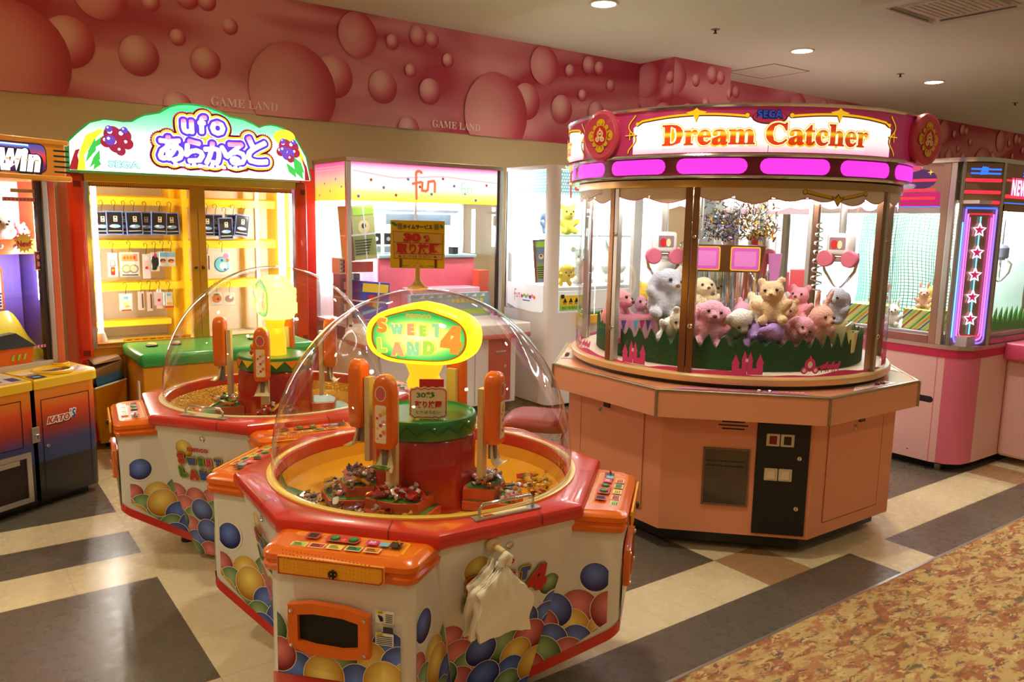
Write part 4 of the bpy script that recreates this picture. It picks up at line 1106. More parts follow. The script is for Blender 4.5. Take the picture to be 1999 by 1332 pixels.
# hanging rails, perforated posts
YR = 5.93
MB().box(1.365, 1.40, YR-.02, Y1-.02, .65, 1.72).build('perforated_post', UYR, UF, 0)
MB().box(1.40, 1.475, YR-.005, YR+.02, .65, 1.72).build('divider_post', UYR, UF, 0)
MB().box(1.44, 1.475, YR-.045, YR-.005, .65, 1.72).build('divider_flange', UYR, UF, 0)
MB().box(1.96, 1.985, YR-.02, YR+.02, .65, 1.72).build('perforated_post', mat('post_cream', S(240, 226, 160), .4), UF, 0)
for z in (1.585, 1.295, 1.01):
    for x0, x1 in ((.81, 1.44), (1.476, 2.105)):
        b_ = MB(); n_ = 40
        b_.box(x0, x1, YR-.028, YR-.022, z-.018, z+.03)
        b_.grid([[(x0, YR-.028, z+.03), (x1, YR-.028, z+.03)], [(x0, YR+.02, z+.042), (x1, YR+.02, z+.042)]], None, False)
        for k in range(n_):
            a_, c_ = x0+(x1-x0)*k/n_, x0+(x1-x0)*(k+1)/n_
            b_.face([(a_, YR-.0285, z-.018), ((a_+c_)/2, YR-.0285, z-.027), (c_, YR-.0285, z-.018)])
        b_.build('hook_rail', UYR, UF, 0)
MB().box(.83, 1.34, YR-.05, YR+.1, .745, .785).build('lower_shelf', UYR, UF, 0, .003)
cv = Canvas(lambda x, y, h: Vector((x, Y0+.052+.02-h, y)))
MB().box(.98, 1.40, Y0+.06, Y0+.07, .655, .70).build('notice_strip', I_Y, UF, 0)
cv = Canvas(lambda x, y, h: Vector((x, Y0+.06-h, y)))
for k in range(8): cv.rect(1.0+k*.048, 1.03+k*.048, .685, .69, I_R if k % 3 else I_K); cv.rect(1.0+k*.048, 1.035+k*.048, .668, .672, I_K)
cv.build('notice_text', None, UF, 0)
# green control box in front, prize bin on the left
MB().box(.975, 2.03, 5.03, Y0, .05, .60).build('console_cabinet', UY, UF, 0, .006)
MB().box(.99, 2.0, 5.06, Y0, 0, .05).build('toe_kick', BLACK, UF, 0)
cg = MB().rbox(.955, 2.05, 5.0, Y0-.0, .60, .685, .03).build('console_top', mat('ufo_green', S(44, 168, 84), .28, coat=.4), UF, 40)
for x in (1.085, 1.225, 1.72, 1.86):
    b_ = MB().lathe([(.036, .685), (.036, .692), (.03, .696)], 24, None, (x, 5.3)).build('button_ring', BLACK, cg)
    MB().lathe([(.029, .692), (.027, .704), (.02, .707), (.0005, .707)], 24, None, (x, 5.3)).build('push_button', mat('button_cream', S(240, 214, 150), .3, emit=S(240, 200, 120), es=.15), cg)
MB().grid([[(.8, 5.5, .05), (.95, 5.52, .05), (.95, 5.56, .05), (.8, 5.56, .05)], [(.735, 5.19, .47), (.95, 5.42, .47), (.95, 5.56, .47), (.735, 5.56, .47)]], None, True, True, False).build('prize_bin', UY, UF, 0)
bi = MB()
bi.tube([(.735, 5.19, .47), (.95, 5.42, .47)], .006, 8); bi.build('bin_edge', WHITE, UF)
MB().box(.945, .955, 5.03, 5.06, .40, .52).build('label_holder', WHITE, UF, 0)
# lit header
HO = [(.695, 1.748), (.70, 1.918), (.745, 1.968), (.818, 2.038), (.895, 2.064), (.96, 2.062), (1.0, 2.058), (1.051, 2.064), (1.09, 2.09), (1.122, 2.108), (1.216, 2.133), (1.277, 2.175), (1.33, 2.195), (1.386, 2.202), (1.44, 2.202), (1.497, 2.197), (1.585, 2.174), (1.649, 2.147), (1.74, 2.136), (1.806, 2.112), (1.846, 2.093), (1.885, 2.11), (1.929, 2.117), (1.97, 2.112), (2.012, 2.10), (2.082, 2.06), (2.124, 1.994), (2.17, 1.914), (2.20, 1.76)]
HY0, HY1 = 5.42, 5.56
hd = MB().prism(HO, 0, HY1-HY0, None, lambda x, y, z: (x, HY1-z, y)).build('header', mat('header_green', S(50, 190, 100), .3, coat=.3, emit=S(50, 190, 100), es=.12), UF, 30)
cv = Canvas(lambda x, y, h: Vector((x, HY0-h, y)), h0=.0008, dh=.0003)
c0 = (1.45, 1.9)
inner = [(c0[0]+(x-c0[0])*.985, c0[1]+(y-c0[1])*.96) for x, y in HO]
FACE = uvramp('header_face', [(0, S(255, 255, 255)), (.42, S(235, 255, 246)), (.75, S(130, 240, 180)), (1, S(70, 215, 140))], emit=1.2)
# fan of quads from the bottom edge so the outline stays whole
for k in range(len(inner)-1):
    a, b = inner[k], inner[k+1]
    if abs(a[0]-b[0]) < 1e-6: continue
    cv.poly([(a[0], 1.755), (b[0], 1.755), b, a], FACE, lambda x, y: (0, (y-1.755)/.40), lift=False)
cv.h += cv.dh
L = lambda n, r, g, b, s=1.0: glow('header_'+n, S(r, g, b), s)
LY, LPK, LV, LW, LGR, LRD, LC = L('yellow', 255, 230, 60), L('pink', 240, 90, 170, .85), L('violet', 120, 80, 215, .75), L('white', 255, 255, 255, 1.35), L('leaf', 70, 210, 90, .8), L('bark', 190, 50, 60, .5), L('cyan', 150, 225, 230)
# palm leaves at both ends
cv.poly([(.70, 1.756), (.765, 1.756), (.75, 1.84), (.765, 1.88), (.74, 1.87), (.722, 1.82)], LRD)
cv.poly([(.745, 1.756), (.79, 1.756), (.785, 1.84), (.84, 1.93), (.90, 2.0), (.87, 2.0), (.80, 1.96), (.765, 1.87)], LY)
for x0, y0, x1, y1 in ((.79, 1.80, .85, 1.95), (.81, 1.77, .87, 1.88), (.83, 1.76, .86, 1.83), (.80, 1.86, .90, 1.97)):
    cv.poly([(x0, y0), ((x0+x1)/2+.03, (y0+y1)/2), (x1, y1), ((x0+x1)/2-.005, (y0+y1)/2+.01)], LGR)
cv.disc(2.01, 2.04, .075, LY, .05); cv.poly([(2.03, 2.07), (2.09, 2.02), (2.14, 1.92), (2.17, 1.80), (2.12, 1.90), (2.07, 1.98)], LY)
cv.poly([(2.15, 1.757), (2.185, 1.757), (2.165, 1.85), (2.13, 1.91), (2.15, 1.83)], LRD)
for x0, y0, x1, y1 in ((2.05, 1.93, 2.15, 1.80), (2.07, 1.87, 2.14, 1.76), (2.02, 1.87, 2.09, 1.77)):
    cv.poly([(x0, y0), ((x0+x1)/2+.025, (y0+y1)/2+.01), (x1, y1), ((x0+x1)/2-.02, (y0+y1)/2-.01)], LGR)
# clusters of pink and violet berries
for bx, by, k in ((.965, 1.945, 1), (2.03, 1.955, .9)):
    for dx, dy, r, m_ in ((-.02, .03, .05, LPK), (.04, .025, .045, LPK), (-.055, -.015, .034, L('rose', 226, 110, 140, .8)), (.06, -.02, .034, L('rose', 226, 110, 140, .8)), (.0, -.03, .048, LV if bx > 1.5 else LPK), (-.035, -.005, .03, LV), (.02, -.065, .028, LPK), (-.04, .062, .02, LV), (.045, .06, .02, LV)):
        cv.disc(bx+dx*k, by+dy*k, r*k, m_); cv.disc(bx+dx*k-r*.3, by+dy*k+r*.35, r*.28*k, LW)
for mt, b_ in ((L('aqua_edge', 110, 190, 200), .06), (L('aqua', 214, 246, 246), .0)): cv.text('SEGA', 1.0, 1.80, .17, .04, mt, b_)
ARA = (('あ', 1.27, 1.91, .17), ('ら', 1.41, 1.905, .155), ('か', 1.545, 1.90, .15), ('る', 1.67, 1.905, .155), ('と', 1.81, 1.935, .19))
UFO_ = (('u', 1.375, 2.055, .085), ('f', 1.465, 2.075, .115), ('o', 1.56, 2.06, .09))
cv.rect(1.22, 1.76, 1.795, 1.84, LPK, .02)
for mt, r in ((LPK, .055), (LY, .042), (LPK, .034), (LW, .031), (LV, .024)):
    for ch, x, y, h in ARA+UFO_: cv.halo(ch, x, y, None, h*.88, mt, r, n=24)
    cv.h += .0003
LET = uvramp('header_letters', [(0, S(255, 240, 180)), (.2, S(255, 255, 255)), (.6, S(255, 255, 255)), (1, S(255, 130, 160))], emit=.95)
for ch, x, y, h in ARA+UFO_: cv.halo(ch, x, y, None, h*.88, LET, .0085 if h > .12 else .008, n=14, uvy=True)
[cv.rect(1.28+.037*k, 1.307+.037*k, 1.803+.004*(k % 2), 1.83-.003*(k % 3), LW, .006) for k in range(12)]
cv.build('header_print', None, hd, 0)

# ---------------------------------------------------------------- prizes on the hooks
OFF[0] = Vector((0, 0, 0))
HOOKM = mat('hook_wire', S(40, 34, 26), .4, .6)
def hook(parent, h=.07):
    MB().tube([(-.005, .022, h+.0), (-.012, .01, h+.022), (-.002, -.008, h+.03), (.008, -.012, h+.015), (.003, -.004, h-.01), (0, 0, h-.05)], .0017, 6).build('hook', HOOKM, parent)
def pouch(name, label, grp):
    t = thing(name, label, 'prize pouch', (0, 0, 0), 0, grp)
    rings = []
    for z, d in ((-.073, .001), (-.066, .005), (0, .009), (.06, .005), (.072, .001)): rings.append([(-.048, -d, z), (.048, -d, z), (.048, d, z), (-.048, d, z)])
    MB().grid(rings, None, True, True, True).build('bag', mat('pouch_black', S(26, 24, 30), .18, coat=.5), t, 40)
    b_ = MB()
    for q in ((-.05, -.046, -.075, .074), (.046, .05, -.075, .074), (-.05, .05, -.077, -.071), (-.05, .05, .07, .077)): b_.box(q[0], q[1], -.0105, .0105, q[2], q[3])
    b_.build('blue_edge', mat('pouch_edge', S(96, 116, 190), .3), t, 0)
    cv = Canvas(lambda x, y, h: Vector((x, -.0095-h, y)))
    cv.rect(-.008, .016, .008, .045, ink('pouch_grey', 190, 186, 170)); cv.disc(.004, .036, .006, I_K); cv.rect(-.003, .01, .014, .02, I_K)
    cv.disc(0, -.022, .034, (ink('lure_green', 150, 170, 90), ink('lure_red', 190, 90, 70), ink('lure_blue', 110, 150, 200))[len(t.name) % 3], .012); cv.disc(-.012, -.018, .012, I_W, .006)
    cv.rect(-.04, .04, -.055, -.05, ink('pouch_grey', 190, 186, 170))
    cv.build('pouch_print', None, t, 0)
    hook(t, .12)
    return t
p0 = pouch('prize_pouch', 'x', 'black pouches hung on the top hooks')
ORD = ('leftmost', 'second from left', 'third from left', 'fourth from left', 'fifth from left', 'sixth from left', 'rightmost')
for k, x in enumerate((.935, 1.005, 1.065, 1.125, 1.20, 1.28, 1.365)):
    lb = 'black blue-edged pouch on the top left rail, %s' % ORD[k]
    if k == 0: p0['label'] = lb; p0.location = (x, YR-.045, 1.44)
    else: copy_thing(p0, (x, YR-.045-.03*(k % 2), 1.44+.003*(k % 2)), (0, R((k % 3-1)*2), R(-8 if k in (2,) else 3)), lb)
for k, x in enumerate((1.595, 1.665, 1.725, 1.785, 1.84)):
    copy_thing(p0, (x, YR-.045-.03*((k+1) % 2), 1.435-(.022 if k == 2 else 0)), (0, R((0, 0, -2, 3, 8)[k]), R(5)), 'black blue-edged pouch on the top right rail, %s' % ('leftmost', 'second from left', 'hanging lowest in the middle', 'fourth from left', 'tilted at the right end')[k])
def blister(name, label, cat, x, z, w_, h, deco, grp=None, tint=ink('card_white', 232, 226, 214)):
    t = thing(name, label, cat, (x, YR-.045, z), 0, grp)
    MB().box(-w_/2, w_/2, -.001, .002, -h/2, h/2).build('backing_card', tint, t, 0)
    r_ = []
    for y, k in ((-.001, 1), (-.012, .9), (-.014, .8)): r_.append([(-w_/2*k, y, -h/2*k), (w_/2*k, y, -h/2*k), (w_/2*k, y, h/2*k), (-w_/2*k, y, h/2*k)])
    MB().grid(r_, None, True, False, True).build('clear_wrap', PLAS, t, 0)
    cv = Canvas(lambda px, y, hh: Vector((px, -.0012-hh, y)))
    deco(cv); cv.build('printed_insert', None, t, 0)
    hook(t, h/2+.045)
    return t
G1 = 'wrapped trinkets on the yellow hook rails'
def d_key(cv): cv.rect(-.02, .02, .035, .07, I_W); cv.line([(-.012, .03), (.012, .03), (.014, -.01), (-.014, -.01), (-.012, .03)], .004, I_K); cv.rect(-.013, .013, -.07, -.015, I_R, .006); cv.disc(0, -.04, .006, I_Y)
def d_cuff(cv):
    cv.rect(-.05, .05, .02, .07, ink('card_orange', 230, 150, 110)); [cv.rect(-.038+.02*k, -.024+.02*k, .034, .056, I_R, .004) for k in range(4)]
    for x in (-.022, .024): cv.disc(x, -.03, .03, ink('cuff_grey', 150, 146, 140)); cv.disc(x, -.03, .02, I_CR)
    cv.rect(-.05, .05, -.075, -.068, I_K)
def d_doll(cv): cv.disc(0, .055, .016, I_W); cv.poly([(-.012, .04), (.012, .04), (.022, -.07), (-.02, -.07)], ink('pale_pink', 244, 210, 206)); cv.disc(0, -.01, .01, I_R)
def d_blk(cv): cv.disc(0, .0, .024, I_K, .045); cv.disc(.004, .045, .009, I_M, .016); cv.disc(-.006, -.045, .018, I_K, .012)
def d_blue(cv): cv.rect(-.026, .026, .015, .045, I_LB); cv.disc(0, -.012, .02, I_BR, .013); cv.disc(.004, -.02, .012, I_O, .008)
def d_white(cv): cv.disc(0, .03, .018, I_LB, .01); cv.disc(0, -.01, .02, I_CR, .014); cv.disc(.005, -.03, .017, I_GOLD, .008); cv.rect(-.03, .03, -.06, -.05, I_R)
def d_stick(cv): cv.rect(-.012, .0, -.06, .06, ink('pale_pink', 244, 210, 206)); cv.rect(.004, .014, -.05, .05, I_BR)
def d_ring(cv): cv.disc(0, -.01, .055, ink('cyan_deep', 40, 110, 130)); cv.disc(.003, -.008, .05, ink('cyan_pale', 130, 210, 224)); cv.disc(.01, -.02, .026, I_W); cv.disc(.0, .02, .009, I_B); cv.disc(.02, -.045, .008, I_B); cv.disc(.03, .05, .02, I_P); cv.disc(.04, .02, .012, I_O)
def d_orange(cv): cv.disc(0, 0, .034, ink('pumpkin', 226, 130, 60), .03); cv.disc(0, .03, .022, I_G, .007); cv.disc(.01, -.005, .01, I_BR)
def d_grey(cv): cv.disc(0, 0, .032, ink('warm_grey', 160, 130, 120), .026); cv.disc(.01, .012, .012, I_W)
blister('keyring_pack', 'clear pack with a red keyring on the middle left rail', 'prize pack', .985, 1.165, .06, .16, d_key, G1)
blister('toy_cuff_pack', 'wide toy pack with two grey rings on the middle left rail', 'prize pack', 1.09, 1.165, .125, .165, d_cuff, G1)
blister('doll_pack', 'slim pale pink doll pack on the middle left rail', 'prize pack', 1.195, 1.15, .05, .17, d_doll, G1)
blister('black_charm_pack', 'black and magenta charm pack on the middle left rail', 'prize pack', 1.25, 1.18, .055, .13, d_blk, G1)
blister('blue_top_pack', 'small pack with blue header, left of its pair on the middle rail', 'prize pack', 1.30, 1.20, .055, .105, d_blue, G1)
blister('blue_top_pack', 'small pack with blue header beside the yellow perforated post', 'prize pack', 1.355, 1.198, .055, .105, d_blue, G1)
blister('white_pouch_pack', 'white trinket pack at the left of the bottom left rail', 'prize pack', 1.055, .91, .085, .12, d_white, G1)
blister('stick_pack', 'slim brown stick pack on the bottom left rail', 'prize pack', 1.15, .915, .04, .13, d_stick, G1)
blister('stick_pack', 'slim white stick pack in the middle of the bottom left rail', 'prize pack', 1.205, .91, .036, .135, d_stick, G1)
blister('pink_trinket_pack', 'pink trinket pack right of the slim sticks on the bottom left rail', 'prize pack', 1.265, .925, .07, .1, d_doll, G1)
blister('small_white_pack', 'small white pack near the post on the bottom left rail', 'prize pack', 1.33, .92, .05, .1, d_white, G1)
blister('slim_white_pack', 'slim white pack at the left of the middle right rail', 'prize pack', 1.60, 1.17, .045, .12, d_stick, G1)
blister('round_cyan_toy_pack', 'pack with a big round cyan toy on the middle right rail', 'prize pack', 1.70, 1.165, .12, .16, d_ring, G1)
blister('orange_toy_pack', 'pack with a round orange toy on the bottom right rail', 'prize pack', 1.655, .91, .08, .1, d_orange, G1)
blister('grey_toy_pack', 'pack with a grey brown toy on the bottom right rail', 'prize pack', 1.745, .905, .08, .1, d_grey, G1)
# cardboard box resting in the bin, blue tray under it
OFF[0] = Vector((.84, 5.45, 0))
cb = thing('cardboard_box', 'flattened brown cardboard box lying on the bin of the yellow machine', 'cardboard box', OFF[0])
MB().grid([[(.745, 5.26, .49), (.935, 5.45, .50), (.94, 5.545, .53), (.745, 5.545, .53)], [(.74, 5.25, .56), (.935, 5.44, .59), (.94, 5.55, .605), (.74, 5.55, .60)]], None, True, True, True).build('carton', mat('cardboard', S(150, 108, 66), .8, noise=(20, .12)), cb, 0)
MB().grid([[(.75, 5.27, .602), (.93, 5.44, .594), (.93, 5.54, .609), (.75, 5.54, .604)], [(.76, 5.29, .606), (.92, 5.45, .615), (.92, 5.53, .618), (.76, 5.53, .61)]], None, True, True, True).build('top_flap', mat('cardboard'), cb, 0)
OFF[0] = Vector((.84, 5.40, 0))
bt = thing('blue_tray', 'shallow blue plastic tray in the bin under the cardboard box', 'tray', OFF[0])
tr = MB(); o_ = [(.748, 5.225), (.94, 5.432), (.94, 5.55), (.748, 5.55)]
cx_, cy_ = .86, 5.46
sh = lambda k: [(cx_+(x-cx_)*k, cy_+(y-cy_)*k) for x, y in o_]
tr.grid([[(x, y, .462) for x, y in sh(.9)], [(x, y, .53) for x, y in sh(1)], [(x, y, .53) for x, y in sh(.97)], [(x, y, .475) for x, y in sh(.88)]], None, True, True, True)
tr.build('tray_body', mat('tray_blue', S(24, 110, 170), .25, coat=.3), bt, 0)
# ================================================================ corner machine with the lit header at the left edge (built in its own frame)
OFF[0] = Vector((0, 0, 0))
WM = thing('quiz_prize_machine', 'yellow topped prize machine with purple interior at the left edge', 'arcade machine', (.68, 4.72, 0), R(30))
def front_grad():
    return uvramp('cabinet_sunset', [(0, S(16, 14, 14)), (.33, S(16, 14, 14)), (.345, S(34, 58, 110)), (.5, S(60, 64, 120)), (.62, S(150, 50, 40)), (.78, S(214, 76, 26)), (1, S(246, 160, 30))], rough=.3, coat=.3)
GRAD = front_grad()
KB = mat('cabinet_black', S(20, 18, 18), .35)
def cab(x0, x1, nm, round_right):
    n = 6; r = .045 if round_right else .006
    pts = [(x0, .72), (x0, 0)]+[(x1-r+r*sin(R(90*k/n)), r-r*cos(R(90*k/n))) for k in range(n+1)]+[(x1, .72)]
    return MB().grid([[(x, y, .045) for x, y in pts], [(x, y, .63) for x, y in pts]], None, True, True, True).build(nm, KB, WM, 30), pts
rc, rp = cab(-.355, 0, 'right_cabinet', True)
lc, lp = cab(-1.25, -.375, 'left_cabinet', False)
MB().box(-1.2, -.05, .05, .68, 0, .045).build('toe_kick', BLACK, WM, 0)
# printed sunset wraps the front and the rounded corner
for ob, pts in ((rc, rp), (lc, lp)):
    cv = Canvas(lambda x, y, h: Vector((x, y, 0)))
    b_ = MB()
    for k in range(1, len(pts)-1):
        (xa, ya), (xb, yb) = pts[k], pts[k+1]
        if yb > .5: continue
        b_.face([(xa, ya-.0008, .05), (xb, yb-.0008, .05), (xb, yb-.0008, .628), (xa, ya-.0008, .628)], GRAD, [(0, 0), (1, 0), (1, 1), (0, 1)])
    b_.build('sunset_print', None, ob, 40)
fm_ = lambda x, y, h: Vector((x, -.001-h, y))
def door(x0, x1, z0, z1, par):
    cv = Canvas(fm_, h0=.0012); cv.line([(x0, z0), (x1, z0), (x1, z1), (x0, z1)], .004, I_K, True); cv.build('door_gap', None, par, 0)
door(-.325, -.055, .07, .565, rc); door(-.95, -.43, .345, .58, lc)
cv = Canvas(fm_, h0=.002)
for mt, b_, dx, dy in ((ink('kato_navy', 40, 30, 50), .13, .003, -.003), (I_W, .11, 0, 0), (ink('kato_red', 196, 40, 36), .015, 0, 0)): cv.text('𝙆𝘼𝙏𝙊', -.235+dx, .452+dy, .125, .032, mt, b_)
for mt, b_ in ((I_W, .11), (I_B, .015)): cv.text("'𝙎", -.152, .463, .03, .044, mt, b_)
cv.build('brand_print', None, rc, 0)
def wlock(x, z, par): 
    return MB().grid([[(x+r*cos(2*pi*j/16), -.001-h, z+r*sin(2*pi*j/16)) for j in range(16)] for r, h in ((.011, 0), (.011, .008), (.008, .012), (.001, .012))], None, True, False, True).build('lock', CHROME, par, 50)
wlock(-.305, .325, rc)
MB().box(-.385, -.345, -.008, 0, .355, .435).build('hasp', STEEL, WM, 0, .002); MB().box(-.375, -.357, -.02, -.008, .37, .40).build('hasp_bolt', CHROME, WM, 0, .003)
b_ = MB()
for q in ((-1.1, -.40, .29, .315), (-1.1, -.40, .06, .085), (-.425, -.40, .085, .29), (-1.1, -1.075, .085, .29)): b_.box(q[0], q[1], -.012, .0, q[2], q[3])
pf = b_.build('payout_frame', STEEL, lc, 0)
MB().box(-1.075, -.425, -.004, 0, .085, .29).build('dark_flap', mat('flap_dark', S(36, 20, 18), .3), pf, 0); MB().box(-1.05, -.46, -.011, -.004, .262, .288).build('slot_plate', STEEL, pf, 0, .002)
# yellow deck
dk = MB()
def deck(x0, x1, r):
    n = 6; pts = [(x0, .26), (x0, -.014)]+[(x1-r+r*sin(R(90*k/n)), -.014+r-r*cos(R(90*k/n))) for k in range(n+1)]+[(x1, .26)]
    z1 = lambda y: .675+.02*max(0, y)/.26
    ins = [(x*.0+(x0+x1)/2+(x-(x0+x1)/2)*.985, .12+(y-.12)*.95) for x, y in pts]
    return MB().grid([[(x, y, .625) for x, y in pts], [(x, y, z1(y)-.008) for x, y in pts], [(x, y, z1(y)) for x, y in ins]], None, True, True, True)
dr = deck(-.362, .014, .05).build('right_deck', YELP, WM, 35); dlk = deck(-1.25, -.368, .01).build('left_deck', YELP, WM, 35)
dz = lambda y: .675+.02*max(0, y)/.26
for x, y, r in ((-.175, .105, .082), (-.055, .20, .036)):
    MB().lathe([(r*1.22, dz(y)-.004), (r*1.2, dz(y)+.008), (r*1.08, dz(y)+.012), (r, dz(y)+.008), (r, dz(y)+.001), (.0005, dz(y)+.001)], 40, None, (x, y)).build('dial_ring', YELP, dr, 35)
    cv = Canvas(lambda a, b, h, y=y: Vector((a, b, dz(y)+.0015+h))); cv.disc(x, y, r*.985, ink('dial_brown', 40, 20, 16))
    for k in range(9): cv.disc(x+r*.55*cos(k*.7), y+r*.55*sin(k*.7), r*.13, (I_R, I_V, I_O, I_N, I_BR)[k % 5], r*.08, rot=k)
    cv.build('dial_print', None, dr, 0)
cv = Canvas(lambda a, b, h: Vector((a, b, dz(b)+.001+h)))
cv.poly([(-.10, .02), (-.02, .03), (-.015, .14), (-.07, .12)], ink('sticker_pale', 220, 206, 200))
for k in range(4): cv.rect(-.085+k*.016, -.075+k*.016, .04+.015*k, .06+.015*k, (I_N, I_R, I_M, I_K)[k])
cv.poly([(-.35, .0), (-.28, .0), (-.28, .07), (-.35, .07)], I_N); cv.disc(-.315, .03, .02, I_LB, .012); cv.rect(-.36, -.27, .09, .13, ink('sticker_pale', 220, 206, 200))
cv.build('deck_stickers', None, dr, 0)
cv = Canvas(lambda a, b, h: Vector((a, b, dz(b)+.001+h))); cv.rect(-.72, -.39, .0, .2, ink('sticker_steel', 206, 200, 190)); cv.rect(-.6, -.48, .04, .12, I_N); cv.rect(-.45, -.40, .02, .09, I_N); cv.build('deck_stickers', None, dlk, 0)
js = MB().tube([(-.56, .08, .68), (-.56, .08, .73)], .005, 8).build('joystick', CHROME, dlk)
MB().ball((-.56, .08, .742), .017, n=14).build('knob', BLACK, js)
# upper glass case
PUR = mat('case_purple', S(104, 80, 176), .45)
yF, yB, xR, xL, z0, z1 = .22, .80, -.03, -1.25, .69, 1.69
MB().box(xL, xR, yB, yB+.02, z0, 1.85).build('case_back', mat('case_back_white', S(226, 220, 236), .5), WM, 0)
MB().box(xL, xR, yF, yB, .60, z0).build('case_floor', mat('case_floor_grey', S(190, 186, 176), .3), WM, 0)
MB().box(xR-.012, xR+.012, yF+.05, yB, z0, z1).build('side_panel', mat('side_orange', S(226, 104, 50), .35, coat=.3), WM, 0)
MB().box(xR-.06, xR-.03, yF-.012, yF+.05, z0, z1).build('front_post', STEEL, WM, 0, .003); MB().box(xR-.03, xR+.012, yF-.012, yF+.05, z0, z1).build('corner_strip', mat('side_orange'), WM, 0, .004)
MB().box(xR-.085, xR-.062, yF+.0, yF+.03, z0, z1).build('door_edge', mat('door_edge_dark', S(66, 52, 52), .3, .6), WM, 0)
MB().box(xL, xR-.06, yF-.012, yF+.04, z0, z0+.03).build('bottom_rail', mat('rail_satin', S(206, 198, 184), .35, .6), WM, 0, .003)
MB().box(xL, xR-.085, yF+.012, yF+.016, z0+.03, z1).build('glass_pane', GLASS, WM, 0)
MB().box(xL, xR-.03, yF+.25, yF+.27, z0, 1.31).build('purple_panel', PUR, WM, 0); MB().box(xR-.02, xR-.012, yF+.05, yF+.27, z0, 1.31).build('purple_wing', PUR, WM, 0)
MB().box(xL, xR-.012, yF+.25, yF+.27, 1.31, z1).build('pale_back', mat('case_back_white'), WM, 0)
MB().prism([(yF+.09, 1.36), (yF+.13, 1.28), (yF+.25, 1.28), (yF+.25, 1.30), (yF+.14, 1.30), (yF+.11, 1.36)], xL, xR-.025, None, lambda a, b, c: (c, a, b)).build('mid_shelf', ORANGE, WM, 0, .003)
tb = MB().tube([(-.085, yF+.06, 1.04), (-.08, yF+.06, 1.62)], .011, 12).build('fluorescent_tube', TUBE, WM)
MB().box(xL, -.06, yF+.06, yF+.24, z1-.004, z1+.0).build('inner_lamp', glow('case_lamp', (.95, .95, 1, 1), 9), WM, 0)
# yellow slide
sl = MB(); rings = []
for k in range(13):
    t = k/12; x = -.32+.275*t; zt = .98 if t < .5 else .98-.25*((t-.5)/.5)**1.5
    rings.append([(x, yF+.06, z0+.02), (x, yF+.06, z0+.035), (x, yF+.11+.03*(1-t), z0+.06+(zt-z0-.06)*.4), (x, yF+.19, zt), (x, yF+.20, zt), (x, yF+.20, z0+.02)])
sl.grid(rings, None, True, True, True).build('slide', mat('slide_yellow', S(250, 226, 40), .3, coat=.3), WM, 40)
MB().box(-.75, -.045, yF+.05, yF+.24, z0, z0+.02).build('slide_base', GREY, WM, 0)
cv = Canvas(lambda x, y, h: Vector((x, yF+.05-h, y))); cv.rect(-.75, -.05, z0+.0005, z0+.02, ink('strip_grey', 150, 146, 150)); cv.rect(-.25, -.225, z0+.003, z0+.017, I_G); [cv.rect(-.2+.018*k, -.188+.018*k, z0+.004, z0+.016, I_R) for k in range(6)]; cv.build('strip_print', None, WM, 0)
# small plates on the glass
cv = Canvas(lambda x, y, h: Vector((x, yF+.011-h, y)))
cv.rect(-.245, -.09, 1.60, 1.618, ink('plate_khaki', 196, 176, 120)); cv.rect(-.29, -.09, 1.555, 1.575, ink('plate_pink', 220, 150, 120))
for k in range(9): cv.rect(-.28+k*.02, -.27+k*.02, 1.561, 1.569, I_R)
cv.star(-.195, 1.345, .055, I_R, 14, .72); cv.star(-.195, 1.345, .05, I_Y, 14, .72); cv.text('New!', -.195, 1.34, .07, .028, I_R, .06)
cv.rect(-.145, -.095, 1.20, 1.30, I_CR); cv.rect(-.14, -.10, 1.205, 1.295, I_MAR); cv.disc(-.12, 1.27, .013, I_P); cv.rect(-.13, -.11, 1.22, 1.245, I_P)
[cv.rect(-.18+.018*k, -.167+.018*k, .79, .806, I_P) for k in range(6)]
cv.build('glass_stickers', None, WM, 0)
# lit header
HB = MB().rbox(xL, xR+.02, .11, yB, 1.675, 1.86, .02).build('header_box', mat('header_amber', S(250, 166, 24), .3, coat=.3), WM, 35)
MB().rbox(xL, xR+.035, .095, yB, 1.662, 1.69, .008).build('header_lip', mat('header_amber'), HB, 35); MB().rbox(xL, xR+.03, .10, yB, 1.845, 1.872, .008).build('header_cap', mat('header_amber'), HB, 35)
for k in range(5): MB().box(-.085, .0, .1085, .113, 1.705+.027*k, 1.713+.027*k).build('vent_slot', DARK, HB, 0)
WGR = uvramp('win_sign_face', [(0, S(40, 30, 90)), (.25, S(110, 30, 90)), (.55, S(230, 60, 40)), (.8, S(120, 80, 150)), (1, S(60, 80, 180))], emit=.75)
cv = Canvas(lambda x, y, h: Vector((x, .11-h, y)), h0=.001)
cv.rect(-1.0, -.125, 1.698, 1.842, ink('sign_rim', 40, 30, 40), .035); cv.rect(-1.0, -.13, 1.702, 1.838, WGR, .033)
cv.rect(-.9, -.215, 1.82, 1.832, glow('win_bar', S(90, 140, 230), 1)); cv.rect(-.9, -.22, 1.828, 1.834, glow('win_white', S(255, 255, 255), 1.5))
for mt, b_, dx in ((ink('win_navy', 40, 30, 80), .11, .006), (ink('win_navy', 40, 30, 80), .09, 0), (glow('win_white', S(255, 255, 255), 1.5), .05, 0)): cv.text('𝙒𝙞𝙣', -.265+dx, 1.758-dx, .20, .10, mt, b_)
cv.poly([(-.44, 1.71), (-.41, 1.71), (-.385, 1.81), (-.415, 1.81)], glow('win_white', S(255, 255, 255), 1.5))
for k in range(4): cv.rect(-.34+k*.05, -.32+k*.05, 1.755, 1.763, glow('win_gold', S(240, 190, 110), .8))
cv.build('sign_print', None, HB, 0)
